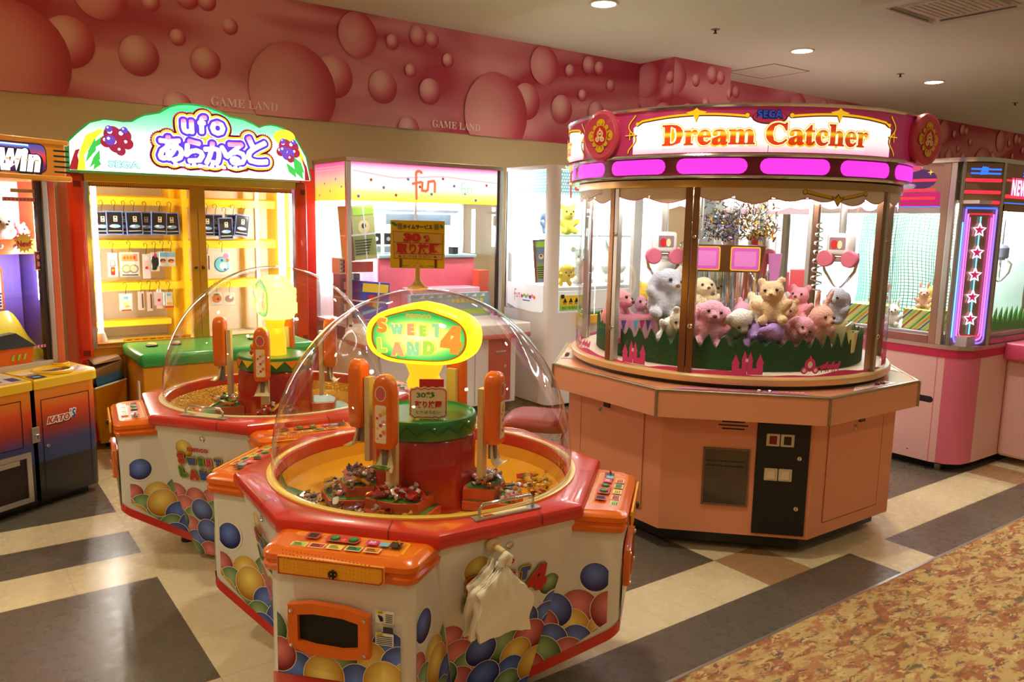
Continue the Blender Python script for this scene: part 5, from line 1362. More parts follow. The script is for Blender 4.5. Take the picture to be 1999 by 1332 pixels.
# ================================================================ bright white crane machines along the wall
PNKG = uvramp('fun_header_print', [(0, S(255, 226, 60)), (.2, S(255, 240, 140)), (.4, S(255, 255, 250)), (.75, S(255, 250, 255)), (.93, S(250, 170, 214)), (1, S(226, 80, 160))], emit=.95)
PNKS = uvramp('fun_header_side', [(0, S(255, 236, 70)), (.35, S(255, 226, 110)), (.6, S(255, 190, 180)), (1, S(230, 80, 160))], emit=.8)
FW = mat('fun_white', S(236, 230, 228), .3, coat=.2)
FPINK = mat('fun_pink', S(250, 120, 140), .4)
LAMPS = glow('case_tube', (.97, .98, 1, 1), 130)
def squiggle_fun(cv, x, y, k, mt, wd):
    cv.line([(x-.35*k+.12*k*cos(R(a)), y+.42*k+.10*k*sin(R(a))) for a in range(20, 181, 20)]+[(x-.47*k, y+.2*k), (x-.45*k, y-.5*k)], wd, mt)
    cv.line([(x-.62*k, y+.05*k), (x-.25*k, y+.13*k)], wd, mt)
    cv.line([(x-.2*k, y+.12*k), (x-.22*k, y-.18*k), (x-.05*k, y-.2*k), (x+.03*k, y-.15*k), (x+.05*k, y+.15*k)], wd, mt)
    cv.line([(x+.05*k, y+.15*k), (x+.13*k, y+.16*k), (x+.3*k, y+.19*k), (x+.34*k, y+.1*k), (x+.33*k, y-.22*k)], wd, mt)
OFF[0] = Vector((3.09, 5.55, 0))
F1 = thing('crane_machine', 'wide bright crane machine with pink and yellow header behind the yellow sign', 'arcade machine', OFF[0])
fx0, fx1, fy0, fy1 = 2.41, 3.765, 5.3, 5.92
MB().box(fx0, fx1, 5.09, fy1, .06, .60).build('base_cabinet', FW, F1, 0, .006)
MB().box(fx0+.03, fx1-.03, 5.13, fy1-.02, 0, .06).build('toe_kick', mat('toe_steel', S(90, 84, 80), .4, .6), F1, 0)
MB().rbox(fx0-.02, fx1+.06, 4.97, fy0+.02, .625, .715, .012).build('control_deck', FW, F1, 30)
MB().rbox(fx0-.02, fx1+.06, 4.968, fy0, .60, .645, .012).build('deck_band', mat('deck_band_rose', S(206, 110, 104), .35), F1, 30)
cpn = MB().rbox(3.50, 3.71, 5.078, 5.095, .08, .585, .006).build('coin_panel', mat('coin_rose', S(186, 70, 66), .4), F1, 30)
MB().rbox(3.555, 3.655, 5.068, 5.08, .47, .488, .004).build('coin_slot', STEEL, cpn, 30)
for z in (.36, .20): MB().grid([[(3.65+r*cos(2*pi*j/14), 5.078-h, z+r*sin(2*pi*j/14)) for j in range(14)] for r, h in ((.014, 0), (.012, .006), (.001, .007))], None, True, False, True).build('lock', CHROME, cpn, 50)
cv = Canvas(lambda x, y, h: Vector((x, 5.088-h, y))); cv.rect(3.37, 3.374, .08, .59, ink('seam_grey', 110, 100, 92)); cv.rect(2.9, 2.904, .08, .59, ink('seam_grey', 110, 100, 92)); cv.build('panel_seams', None, F1, 0)
MB().box(fx0, fx1, fy1-.02, fy1, .60, 1.93).build('back_panel', mat('fun_back', S(250, 246, 250), .5), F1, 0)
MB().box(fx0, fx1, fy0, fy1, 1.90, 1.935).build('roof', mat('roof_chrome', S(206, 190, 170), .25, 1), F1, 0, .004)
MB().box(fx0, fx1, fy0, fy1, .715, .74).build('case_floor', mat('fun_floor', S(246, 240, 240), .4), F1, 0)
for x, y in ((fx0, fy0), (fx1-.035, fy0), (fx0, fy1-.04), (fx1-.035, fy1-.04)): MB().box(x, x+.035, y, y+.035, .72, 1.90).build('corner_post', STEEL, F1, 0, .004)
MB().box(fx1-.06, fx1-.038, fy0+.002, fy0+.02, .72, 1.9).build('door_stile', mat('stile_dark', S(60, 46, 46), .3, .5), F1, 0)
MB().box(fx0+.035, fx1-.04, fy0+.01, fy0+.014, .74, 1.63).build('front_glass', GLASS, F1, 0)
for x in (fx0+.01, fx1-.014): MB().box(x, x+.004, fy0+.035, fy1-.04, .74, 1.63).build('side_glass', GLASS, F1, 0)
# printed header, lit from behind
hb = MB().box(fx0+.035, fx1-.035, fy0+.004, fy0+.012, 1.63, 1.90).build('header_front', FW, F1, 0)
cv = Canvas(lambda x, y, h: Vector((x, fy0+.004-h, y))); cv.rect(fx0+.035, fx1-.06, 1.63, 1.90, PNKG)
cv.line([(fx0+.05, 1.84), (2.8, 1.80), (3.2, 1.83), (3.7, 1.80)], .012, glow('fun_ribbon', S(250, 210, 226), .8))
for k in range(12): cv.star(2.5+k*.1, 1.66+.17*((k*7) % 10)/10, .018, (glow('fun_star_blue', S(110, 130, 200), .5), glow('fun_star_rust', S(190, 90, 70), .5))[k % 2])
FO, FG = glow('fun_orange', S(240, 130, 90), .75), glow('fun_mint', S(190, 236, 200), .9)
squiggle_fun(cv, 3.06, 1.755, .2, FO, .02); squiggle_fun(cv, 3.42, 1.735, .11, FG, .012)
cv.text('ファンファンファン', 3.1, 1.675, .17, .018, glow('fun_violet', S(130, 90, 150), .4)); cv.build('header_print', None, hb, 0)
hs = MB().box(fx0+.006, fx0+.014, fy0+.035, fy1-.04, 1.63, 1.90).build('header_side', FW, F1, 0)
cv = Canvas(lambda x, y, h: Vector((fx0+.006-h, fy1-x, y))); cv.rect(.04, .58, 1.63, 1.90, PNKS)
for k in range(5): cv.star(.12+k*.1, 1.67+.14*((k*3) % 5)/5, .016, glow('fun_star_blue', S(110, 130, 200), .5))
for k in range(24): cv.disc(.06+k*.022, 1.868, .003, glow('fun_dot', S(255, 240, 250), 1), n=6); cv.disc(.06+k*.022, 1.848, .003, glow('fun_dot', S(255, 240, 250), 1), n=6)
cv.build('header_print', None, hs, 0)
for x, y, a in ((2.6, fy0+.05, 0), (3.2, fy0+.05, 0), (2.6, fy1-.06, 0), (3.2, fy1-.06, 0)): MB().tube([(x-.05, y, 1.885), (x+.45, y, 1.885)], .012, 10).build('fluorescent_tube', LAMPS, F1)
for x, z0_, z1_ in ((fx0+.09, 1.0, 1.6), (fx1-.1, .8, 1.6), (3.02, 1.3, 1.62), (3.45, 1.28, 1.62), (2.8, 1.28, 1.62)): MB().tube([(x, fy1-.07, z0_), (x, fy1-.07, z1_)], .014, 10).build('fluorescent_tube', LAMPS, F1)  # upright tubes, some of them added only to brighten the case interior
# stage blocks inside
st = MB().rbox(2.80, 3.70, 5.60, 5.88, .74, 1.20, .02).build('pink_stage', FPINK, F1, 30)
MB().rbox(2.80, 3.70, 5.58, 5.89, 1.20, 1.225, .006).build('stage_top', mat('stage_teal', S(170, 220, 224), .4), st, 30)
MB().rbox(3.0, 3.62, 5.40, 5.60, .74, .97, .01).build('front_step', mat('stage_rose', S(250, 190, 210), .4), F1, 30)
bs = MB().prism([(5.335, .74), (5.40, .74), (5.40, .93), (5.35, .93)], 2.95, 3.68, None, lambda a, b, c: (c, a, b)).build('guide_board', mat('guide_grey', S(150, 180, 190), .4), F1, 0)
cv = Canvas(lambda x, y, h: Vector((x, 5.338+.012*(y-.74)/.19-h, y))); [cv.rect(3.22+.045*k, 3.252+.045*k, .855, .885, I_Y, .006) for k in range(9)]; cv.rect(3.0, 3.64, .76, .80, I_LG)
for k in range(8): cv.poly([(3.02+k*.08, .90), (3.06+k*.08, .925), (3.07+k*.08, .90)], I_W)
cv.build('guide_print', None, bs, 0)
MB().tube([(3.14, 5.62, 1.225), (3.14, 5.62, 1.64)], .013, 12).build('crane_rail_post', STEEL, F1)
MB().box(2.7, 3.6, 5.70, 5.74, 1.56, 1.585).build('gantry', mat('gantry_grey', S(160, 176, 184), .4, .4), F1, 0, .003)
MB().rbox(2.9, 3.5, 5.66, 5.80, 1.46, 1.55, .01).build('crane_carriage', mat('carriage_grey', S(120, 140, 152), .4), F1, 30)
OFF[0] = Vector((0, 0, 0))
def carton(name, label, x, y, z, w_, d, h, col, rz=0, tilt=0, straps=True, deco=None, grp='strapped prize cartons'):
    t = thing(name, label, 'prize box', (x, y, z), 0, grp); t.rotation_euler = (0, R(tilt), R(rz))
    MB().box(-w_/2, w_/2, -d/2, d/2, 0, h).build('carton', col, t, 0, .003)
    if straps:
        s_ = mat('strap_white', S(240, 240, 240), .4)
        MB().box(-w_/2-.002, w_/2+.002, -d/2-.002, d/2+.002, h*.45, h*.45+.012).build('strap', s_, t, 0)
        MB().box(w_*.12-.006, w_*.12+.006, -d/2-.0025, d/2+.0025, -.001, h+.002).build('strap', s_, t, 0)
    cv = Canvas(lambda a, b, hh: Vector((a, -d/2-hh, b)), h0=.001)
    if deco: deco(cv, w_, h); cv.build('carton_print', None, t, 0)
    return t
def dk1(cv, w, h):
    cv.rect(-w*.45, w*.45, h*.72, h*.95, I_Y); cv.disc(-w*.1, h*.5, w*.18, I_R); cv.disc(w*.05, h*.42, w*.12, I_GOLD); cv.poly([(-w*.4, h*.2), (w*.3, h*.35), (w*.2, h*.28), (-w*.4, h*.1)], I_LB)
def dk2(cv, w, h):
    cv.rect(-w*.5, -w*.3, 0, h, I_BR); cv.rect(-w*.28, w*.48, h*.08, h*.45, ink('olive', 150, 160, 90)); cv.disc(w*.1, h*.6, w*.2, I_CR); cv.disc(w*.1, h*.62, w*.08, I_K); cv.rect(-w*.25, w*.45, h*.82, h*.95, I_LG)
    for k in range(6): cv.rect(-w*.25, w*.2+w*.03*k, h*.1+k*h*.05, h*.12+k*h*.05, I_K)
def dk3(cv, w, h):
    cv.rect(-w*.4, w*.4, h*.1, h*.9, ink('grid_grey', 120, 124, 130))
    for k in range(9): cv.rect(-w*.35+(k % 3)*w*.25, -w*.18+(k % 3)*w*.25, h*.15+(k//3)*h*.25, h*.32+(k//3)*h*.25, (I_W, I_LB, I_K)[k % 3])
carton('figure_box', 'tall olive and brown figure box held high behind the left steel post', 2.60, 5.50, 1.20, .25, .1, .40, mat('box_olive', S(190, 196, 120), .4), 8, -5, True, dk2)
carton('strapped_box', 'blue prize box tied with white straps inside the wide crane machine', 2.62, 5.42, .76, .26, .14, .28, mat('box_blue', S(56, 70, 190), .4), 10, 6, True, dk1)
carton('grey_box', 'grey printed prize box behind the blue strapped one', 2.545, 5.62, .76, .16, .14, .33, mat('box_grey', S(150, 150, 154), .4), 0, 0, True, dk3)
carton('white_card_box', 'small white box with dark marks low by the left side glass', 2.455, 5.56, 1.092, .05, .14, .12, mat('box_white', S(240, 238, 234), .4), 0, 0, False, dk3)
carton('red_box', 'red and orange box under the olive figure box', 2.60, 5.58, 1.102, .24, .12, .08, mat('box_red', S(226, 90, 60), .4), 0, 0, False, None)
carton('black_capsule_box', 'small black box on the teal stage top near the right', 3.52, 5.66, 1.226, .06, .06, .06, BLACK, 10, 0, False, None)
def dk4(cv, w, h): cv.rect(-w*.42, w*.42, h*.45, h*.95, I_K); cv.disc(0, h*.7, w*.2, I_W); cv.rect(-w*.42, w*.42, h*.08, h*.35, ink('grid_grey', 120, 124, 130))
for k in range(6):
    carton('hanging_pack', 'small black and white pack on the teal stage top, %s' % ('leftmost of six', 'second of six', 'third of six', 'fourth of six', 'fifth of six', 'rightmost of six')[k], 2.88+.105*k, 5.80, 1.226, .085, .03, .17, mat('pack_pale', S(236, 238, 240), .4), 0, 0, False, dk4, 'packs along the teal stage')
carton('orange_box', 'orange red prize box at the right of the pink stage', 3.69, 5.50, .741, .10, .10, .36, mat('box_vermilion', S(246, 110, 84), .4), 0, 0, False, None)
t = thing('red_partition', 'tall red partition panel between the yellow machine and the wide crane machine', 'partition', (2.315, 5.79, 0))
MB().box(-.055, .055, -.012, .012, .03, 1.86).build('board', mat('partition_red', S(206, 20, 14), .35, coat=.3), t, 0, .003)
MB().box(-.055, .055, -.06, .06, 0, .03).build('base', BLACK, t, 0)
# ---------------------------------------------------------------- second, all-white machine
OFF[0] = Vector((4.55, 5.2, 0))
F2 = thing('crane_machine', 'white crane machine with rounded corner and teal dotted header, left of the pink header', 'arcade machine', OFF[0])
gx0, gx1, gy0, gy1 = 3.95, 5.25, 4.9, 5.52
r = .07
pl = [(gx0, gy1)]+[(gx0+r-r*sin(R(90-a)), gy0+r-r*cos(R(90-a))) for a in (90, 67, 45, 22, 0)][::-1]+[(gx1, gy0), (gx1, gy1)]
MB().grid([[(x, y, .03) for x, y in pl], [(x, y, .78) for x, y in pl]], None, True, True, True).build('base_cabinet', FW, F2, 35)
MB().box(gx0+.05, gx1-.03, gy0+.05, gy1-.02, 0, .03).build('toe_kick', DARK, F2, 0)
MB().grid([[(x, y, 1.915) for x, y in pl], [(x, y, 1.945) for x, y in pl]], None, True, True, True).build('roof', FW, F2, 35)
MB().grid([[(gx0+.0+dx, gy0+dy, z) for dx, dy in ((0, .085), (0, .055), (.02, .02), (.055, 0), (.085, 0), (.085, .012), (.06, .012), (.03, .03), (.012, .06), (.012, .085))] for z in (.78, 1.915)], None, True, True, True).build('corner_post', FW, F2, 35)
MB().box(gx0, gx0+.04, gy1-.05, gy1, .78, 1.915).build('rear_post', FW, F2, 0, .004); MB().box(gx1-.05, gx1, gy0, gy0+.05, .78, 1.915).build('right_post', FW, F2, 0, .004)
MB().box(gx0, gx1, gy1-.02, gy1-.002, .78, 1.915).build('back_panel', mat('mint_back', S(226, 244, 236), .5), F2, 0)
MB().box(gx1-.02, gx1, gy0+.05, gy1, .78, 1.915).build('side_wall', mat('mint_back'), F2, 0)
MB().box(gx0+.004, gx0+.008, gy0+.085, gy1-.05, .98, 1.915).build('side_glass', GLASS, F2, 0); MB().box(gx0+.085, gx1-.05, gy0+.006, gy0+.01, .95, 1.915).build('front_glass', GLASS, F2, 0)
TEAL = glow('teal_light', S(150, 214, 220), .75); TEALD = glow('teal_dot', S(236, 255, 255), 1.1)
for mp, x0, x1, nm in ((lambda x, y, h: Vector((gx0+.004-h, gy1-x, y)), .05, .535, 'side_dots'), (lambda x, y, h: Vector((gx0+x, gy0+.006-h, y)), .085, 1.25, 'front_dots')):
    cv = Canvas(mp); cv.rect(x0, x1, 1.72, 1.91, TEAL)
    nx = int((x1-x0)/.024)
    for i in range(nx):
        for j in range(8): cv.disc(x0+.012+i*.024+(.012 if j % 2 else 0), 1.73+j*.024, .0075, TEALD, n=8); cv.h -= cv.dh
    cv.h += cv.dh*2
    if nm == 'front_dots': squiggle_fun(cv, .28, 1.80, .2, glow('fun_red', S(226, 100, 100), .7), .018); cv.text('EZ', .40, 1.735, .06, .03, glow('fun_violet', S(130, 90, 150), .4), .04)
    cv.build(nm, None, F2, 0)
wp = MB(); 
wp.grid([[(gx0-.006, gy1-.05-x, z) for x, z in ((0, .82), (.12, .79), (.35, .775), (.47, .78), (.49, .80), (.49, 1.0), (0, 1.0))], [(gx0+.002, gy1-.05-x, z) for x, z in ((0, .82), (.12, .79), (.35, .775), (.47, .78), (.49, .80), (.49, 1.0), (0, 1.0))]], None, True, True, True)
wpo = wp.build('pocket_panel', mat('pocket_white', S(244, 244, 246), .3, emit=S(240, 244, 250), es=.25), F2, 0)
cv = Canvas(lambda x, y, h: Vector((gx0-.006-h, gy1-x, y))); squiggle_fun(cv, .2, .90, .09, ink('pocket_red', 226, 110, 120), .007)
for k in range(7): cv.disc(.26+k*.028, .895+.01*(k % 2), .015, (I_M, I_LG, I_LB, I_Y, I_V, I_P, I_O)[k])
cv.rect(.27, .37, .86, .868, I_V); cv.build('pocket_print', None, wpo, 0)
MB().box(gx0+.06, gx1-.05, gy0+.1, gy1-.02, .95, .975).build('case_floor', mat('fun_floor'), F2, 0)
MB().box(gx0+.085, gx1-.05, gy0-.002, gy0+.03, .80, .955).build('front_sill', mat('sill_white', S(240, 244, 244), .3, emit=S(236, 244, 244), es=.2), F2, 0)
sb = MB().box(gx0+.10, gx0+.42, gy0-.006, gy0, .80, .92).build('warning_plate', I_LG, F2, 0)
cv = Canvas(lambda x, y, h: Vector((gx0+x, gy0-.006-h, y)))
cv.rect(.105, .33, .84, .915, I_Y, .005)
for k in range(3): cv.poly([(.13+k*.06, .865), (.175+k*.06, .865), (.152+k*.06, .905)], I_K); cv.text('注意', .153+k*.06, .855, .035, .014, I_K, .05)
cv.text('のぼらないで!', .22, .822, .2, .02, I_G, .04); cv.rect(.34, .41, .81, .915, I_LB); cv.build('plate_print', None, sb, 0)
MB().prism([(gy0-.11, .70), (gy0, .66), (gy0, .78), (gy0-.11, .765)], gx0+.28, gx0+.50, None, lambda a, b, c: (c, a, b)).build('yellow_chute', YELP, F2, 0, .004)
MB().rbox(gx0+.31, gx0+.46, gy0-.09, gy0-.01, .768, .785, .006).build('chute_flap', GREENP, F2, 30)
MB().box(gx0+.11, gx0+.14, gy0-.012, gy0, .90, .93).build('lock', BLACK, F2, 0)
MB().box(gx0+.1, gx1-.1, gy0+.2, gy0+.5, 1.385, 1.40).build('clear_shelf', mat('shelf_mint', S(210, 240, 214), .3), F2, 0)
for x in (gx0+.1, gx0+.75): MB().tube([(x, gy0+.05, 1.895), (x+.45, gy0+.05, 1.895)], .012, 10).build('fluorescent_tube', LAMPS, F2)
for x in (gx0+.30, gx1-.15): MB().tube([(x, gy1-.06, 1.0), (x, gy1-.06, 1.7)], .012, 10).build('fluorescent_tube', LAMPS, F2)
OFF[0] = Vector((0, 0, 0))
carton('grey_figure_box', 'tall blue grey figure box tilted inside the white machine', 4.16, 5.27, 1.0, .11, .06, .36, mat('box_slate', S(120, 140, 164), .4), -50, -5, False, dk2)
# ---------------------------------------------------------------- lit machine seen through the round one
OFF[0] = Vector((7.6, 4.9, 0))
F3 = thing('crane_machine', 'pink white lit machine far back, seen through the round glass', 'arcade machine', OFF[0])
hx0, hx1, hy0, hy1 = 6.55, 9.0, 4.6, 5.3
MB().box(hx0, hx1, hy0, hy1, .04, .72).build('base_cabinet', mat('far_rose', S(224, 150, 150), .35), F3, 0, .005)
MB().box(hx0+.04, hx1-.04, hy0+.04, hy1-.02, 0, .04).build('toe_kick', DARK, F3, 0)
MB().box(hx0, hx1, hy1-.02, hy1, .72, 1.9).build('back_panel', mat('far_back', S(236, 226, 226), .5), F3, 0)
MB().box(hx0, hx1, hy0, hy1, 1.62, 1.9).build('header', glow('far_header', S(250, 214, 224), .8), F3, 0, .004)
for x in (hx0, 7.35, 8.15, hx1-.05): MB().box(x, x+.05, hy0, hy0+.05, .72, 1.62).build('post', STEEL, F3, 0)
for x0, x1 in ((hx0+.05, 7.35), (7.40, 8.15), (8.20, hx1-.05)):
    MB().box(x0, x1, hy0+.02, hy0+.024, .72, 1.62).build('glass_pane', GLASS, F3, 0)
    MB().box(x0+.05, x1-.35, hy0+.25, hy0+.55, .72, 1.05).build('prize_stand', mat('far_stand', S(214, 80, 90), .4), F3, 0)
    MB().tube([(x0+.05, hy0+.1, 1.60), (x1-.05, hy0+.1, 1.60)], .014, 10).build('fluorescent_tube', LAMPS, F3)
OFF[0] = Vector((0, 0, 0))
# ================================================================ neon trimmed machine at the right
OFF[0] = Vector((5.9, 2.75, 0))
NM = thing('neon_crane_machine', 'pink crane machine with a lit neon star column on its corner at the right edge', 'arcade machine', OFF[0])
PINK1 = mat('neon_base_pink', S(236, 190, 186), .4, coat=.15); PINK2 = mat('neon_base_rose', S(220, 110, 140), .4, coat=.15); PINK3 = mat('deck_rose', S(224, 84, 120), .35, coat=.3)
nx0, ny0, nx1, ny1 = 5.0, 2.2, 7.4, 3.3
def plan(g=0, n=5, r=.10, soft=True):
    pts = [(nx1+g, ny1+g), (nx0-g, ny1+g), (nx0-g, 2.36-g)]
    return pts+[(5.03-g, 2.27-g), (5.10-g*.5, 2.215-g), (5.25, ny0-g), (nx1+g, ny0-g)]
def neon_base(z0, z1, g, m_): return MB().grid([[(x, y, z0) for x, y in plan(g)], [(x, y, z1) for x, y in plan(g)]], None, True, True, True)
base = neon_base(.055, .725, 0, 0).build('base_cabinet', PINK1, NM, 35)
MB().grid([[(4.9985, 2.37, z), (5.028, 2.268, z), (5.099, 2.2135, z), (5.2, 2.2, z)] for z in (.056, .724)], None, False).build('corner_panel', PINK2, base, 50)
MB().grid([[(x, y, 0) for x, y in plan(-.07)], [(x, y, .055) for x, y in plan(-.07)]], None, True).build('toe_kick', DARK, NM, 0)
for x, y in ((5.1, 2.35), (5.15, 3.1)): MB().lathe([(.02, 0), (.022, .03), (.008, .035), (.008, .07)], 12, None, (x, y)).build('foot', STEEL, NM)
neon_base(.725, .775, .004, 0).build('rose_band', mat('band_crimson', S(196, 40, 84), .35, coat=.3), NM, 20)
neon_base(.775, .80, .008, 0).build('steel_sill', STEEL, NM, 20)
neon_base(1.905, 1.93, .006, 0).build('top_trim', CHROME, NM, 20)
cv = Canvas(lambda x, y, h: Vector((nx0-h, ny1-x, y)))
cv.rect(.83, .93, .43, .47, DARK, .019); cv.disc(.80, .105, .005, I_MAR); cv.build('vent_hole', None, base, 0)
# side frame and windows (left side, front)
BRZ = mat('neon_bronze', S(168, 136, 116), .3, .55)
for y0, y1, m_ in ((2.36, 2.395, STEEL), (2.395, 2.44, BRZ), (3.25, 3.3, STEEL)): MB().box(nx0, nx0+.03, y0, y1, .80, 1.905).build('side_post', m_, NM, 0, .003)
MB().box(nx0, nx0+.02, 2.44, 3.25, 1.60, 1.64).build('side_rail', STEEL, NM, 0, .003); MB().box(nx0, nx0+.02, 2.44, 3.25, .80, .85).build('side_rail', mat('rail_rose', S(150, 120, 124), .25, .9), NM, 0, .003)
MB().box(nx0+.006, nx0+.010, 2.44, 3.25, .85, 1.60).build('side_glass', GLASS, NM, 0)
hp = MB().box(nx0+.006, nx0+.014, 2.44, 3.25, 1.64, 1.905).build('header_panel', BRZ, NM, 0)
NB, NR, NP, NV = glow('neon_blue', S(50, 110, 255), 1.6), glow('neon_red', S(255, 50, 70), 1.1), glow('neon_pink', S(250, 120, 230), 1.5), glow('neon_violet', S(140, 110, 255), 1.6)
NC, NWH = glow('neon_cyan', S(120, 220, 255), 1.5), glow('neon_white', S(255, 220, 255), 1.7)
cv = Canvas(lambda x, y, h: Vector((nx0+.006-h, ny1-x, y)))
cv.rect(.06, .85, 1.645, 1.73, glow('neon_magenta_panel', S(210, 30, 120), .45))
cv.poly([(.3, 1.80), (.58, 1.875), (.62, 1.84), (.4, 1.79)], glow('neon_blue_dim', S(40, 80, 200), .5)); cv.disc(.72, 1.81, .1, glow('neon_violet_dim', S(90, 50, 120), .3), .06)
for y in (1.685, 1.735, 1.795): cv.rect(.1, .82, y, y+.016, NR, .007)
for y in (1.70, 1.75): cv.rect(.2, .6, y-.012, y-.004, NP)
cv.line([(.05, 1.642), (.85, 1.642)], .006, NB); cv.star(.78, 1.85, .02, glow('neon_gold', S(240, 200, 90), .8), 4, .3)
cv.build('neon_header_print', None, hp, 0)
# corner column with neon stars
cb_ = Vector((5.012, 2.335, 0)); ce = Vector((5.25, 2.197, 0))
ND = (ce-cb_).normalized(); NN = Vector((ND.y, -ND.x, 0)); CW = (ce-cb_).length
mpc = lambda x, y, h: cb_+ND*x+NN*h+Vector((0, 0, y))
col = MB().prism([(0, 0), (CW, 0), (CW-.01, -.03), (.01, -.03)], .80, 1.905, None, lambda a, b, c: mpc(a, c, b)).build('corner_column', BRZ, NM, 20, .004)
fr_ = MB()
for q in ((.0, .016), (CW-.016, CW)): fr_.prism([(q[0], 0), (q[1], 0), (q[1], .008), (q[0], .008)], .80, 1.905, None, lambda a, b, c: mpc(a, c, b))
fr_.build('column_frame', STEEL, col, 0)
def neon(path, m_, nm, rr=.0055, par=col): return MB().tube([mpc(x, y, .012) for x, y in path], rr, 8).build(nm, m_, par)
xm = CW/2
def uloop(w, y0, y1, r=.03): return [(xm-w, y1), (xm-w, y0+r), (xm-w+r*.3, y0+r*.3), (xm-w+r, y0), (xm+w-r, y0), (xm+w-r*.3, y0+r*.3), (xm+w, y0+r), (xm+w, y1)]
neon(uloop(.098, .815, 1.63), NV, 'neon_tube'); neon(uloop(.082, .835, 1.60), NP, 'neon_tube'); neon(uloop(.068, .85, 1.58), NR if 0 else NP, 'neon_tube', .003)
neon([(xm-.112, .85), (xm-.112, 1.55)], NC, 'neon_tube', .004); neon([(xm-.098, 1.635), (xm+.098, 1.635)], NB, 'neon_tube'); neon([(xm-.075, 1.60), (xm+.075, 1.60)], NR, 'neon_tube', .004); neon([(xm-.07, .858), (xm+.07, .858)], NR, 'neon_tube', .005)
for k in range(5):
    y = .965+.135*k; 
    pts = [(xm+(.042 if j % 2 == 0 else .019)*sin(pi*j/5), y+(.042 if j % 2 == 0 else .019)*cos(pi*j/5)) for j in range(11)]
    neon(pts, NWH, 'neon_star', .0045)
    cvs = Canvas(mpc, h0=.006); cvs.star(xm, y, .034, glow('star_red', S(200, 40, 90), .5), 5, .45); cvs.build('star_plate', None, col, 0)
    neon([(xm, y+.045), (xm, y+.117 if k < 4 else y+.08)], NC, 'neon_tube', .0045)
    if k == 0: neon([(xm, .87), (xm, y-.022)], NC, 'neon_tube', .0045)
cv = Canvas(mpc, h0=.003)
for y in (1.66, 1.72, 1.79): cv.rect(.02, CW-.02, y, y+.02, NR, .006)
for y in (1.835, 1.86): cv.rect(.05, CW-.03, y, y+.01, NB)
cv.text('祭', xm, 1.855, .05, .05, NB, .03); cv.build('column_bars', None, col, 0)
# front header
fh = MB().box(5.26, nx1, ny0, ny0+.01, 1.66, 1.905).build('front_header', BRZ, NM, 0)
cv = Canvas(lambda x, y, h: Vector((x, ny0-h, y)))
cv.rect(5.28, 5.46, 1.80, 1.812, NR); cv.rect(5.28, 7.2, 1.70, 1.722, NR); cv.rect(5.28, 7.2, 1.668, 1.674, NB)
for y in (1.835, 1.853, 1.871): cv.rect(5.5, 7.2, y, y+.008, NB)
for mt, b_ in ((glow('neon_pink_halo', S(255, 70, 140), .9), .09), (NWH, .015)): cv.text('𝗡𝗘𝗪', 5.46, 1.765, .20, .09, mt, b_); cv.text('𝗨𝗙𝗢', 5.76, 1.755, .30, .13, mt, b_)
cv.build('neon_sign_print', None, fh, 0)
MB().box(5.25, 5.29, ny0, ny0+.03, .80, 1.66).build('front_post', BRZ, NM, 0, .003); MB().box(6.3, 6.34, ny0, ny0+.03, .80, 1.66).build('front_post', BRZ, NM, 0, .003)
MB().box(5.29, nx1, ny0, ny0+.02, .80, .84).build('front_rail', mat('rail_rose'), NM, 0, .003); MB().box(5.25, nx1, ny0, ny0+.02, 1.62, 1.66).build('front_rail', BRZ, NM, 0, .003)
MB().box(5.29, nx1, ny0+.008, ny0+.012, .84, 1.62).build('front_glass', GLASS, NM, 0)
# console in front
MB().rbox(5.50, 6.35, 1.88, ny0, .69, .80, .015).build('control_deck', PINK3, NM, 30)
cc = MB().box(5.56, 6.3, 1.98, ny0, .05, .69).build('console_cabinet', PINK1, NM, 0, .02)
MB().box(5.555, 5.66, 1.975, 2.03, .05, .69).build('console_corner', PINK2, NM, 0, .02)
MB().lathe([(.05, .80), (.05, .812), (.02, .815), (.0005, .815)], 20, None, (5.72, 2.06)).build('push_button', ink('button_brown', 96, 30, 24), NM)
# inside
MB().box(nx0+.05, nx1, ny0+.03, ny1-.03, .80, .86).build('case_floor', mat('neon_case_floor', S(190, 180, 180), .4), NM, 0)
MB().box(nx0+.03, nx1, ny1-.03, ny1-.01, .86, 1.9).build('back_panel', mat('neon_back', S(206, 236, 226), .4), NM, 0)
MB().box(5.95, 5.98, ny0+.1, ny1-.03, .86, 1.66).build('divider_panel', mat('neon_divider', S(214, 240, 230), .3), NM, 0)
MB().box(nx0+.03, nx1, ny0+.03, ny1-.03, 1.66, 1.68).build('inner_ceiling', mat('neon_ceiling', S(230, 230, 230), .4), NM, 0)
for x in (5.2, 5.7, 6.2): MB().tube([(x, ny0+.15, 1.64), (x, ny1-.15, 1.64)], .014, 10).build('fluorescent_tube', LAMPS, NM)
MB().tube([(5.3, ny1-.09, .95), (5.3, ny1-.09, 1.6)], .014, 10).build('fluorescent_tube', LAMPS, NM)
for x0, x1, y in ((5.3, 5.95, ny0+.06),):
    z_ = MB(); n = 26
    for k in range(n):
        a, b = x0+(x1-x0)*k/n, x0+(x1-x0)*(k+1)/n; h = .97+.04*math.sin(k*2.1)
        z_.grid([[(a, y, .86), (b, y, .86), (b, y+.01, .86), (a, y+.01, .86)], [(a*.9+b*.1, y, h-.02), (b*.9+a*.1, y, h-.02), (b*.9+a*.1, y+.01, h-.02), (a*.9+b*.1, y+.01, h-.02)], [((a+b)/2, y, h+.02)]*4], None, True, True, False)
    z_.build('grass_fence', mat('grass_bright', S(70, 170, 60), .8), NM, 0)
OFF[0] = Vector((0, 0, 0))
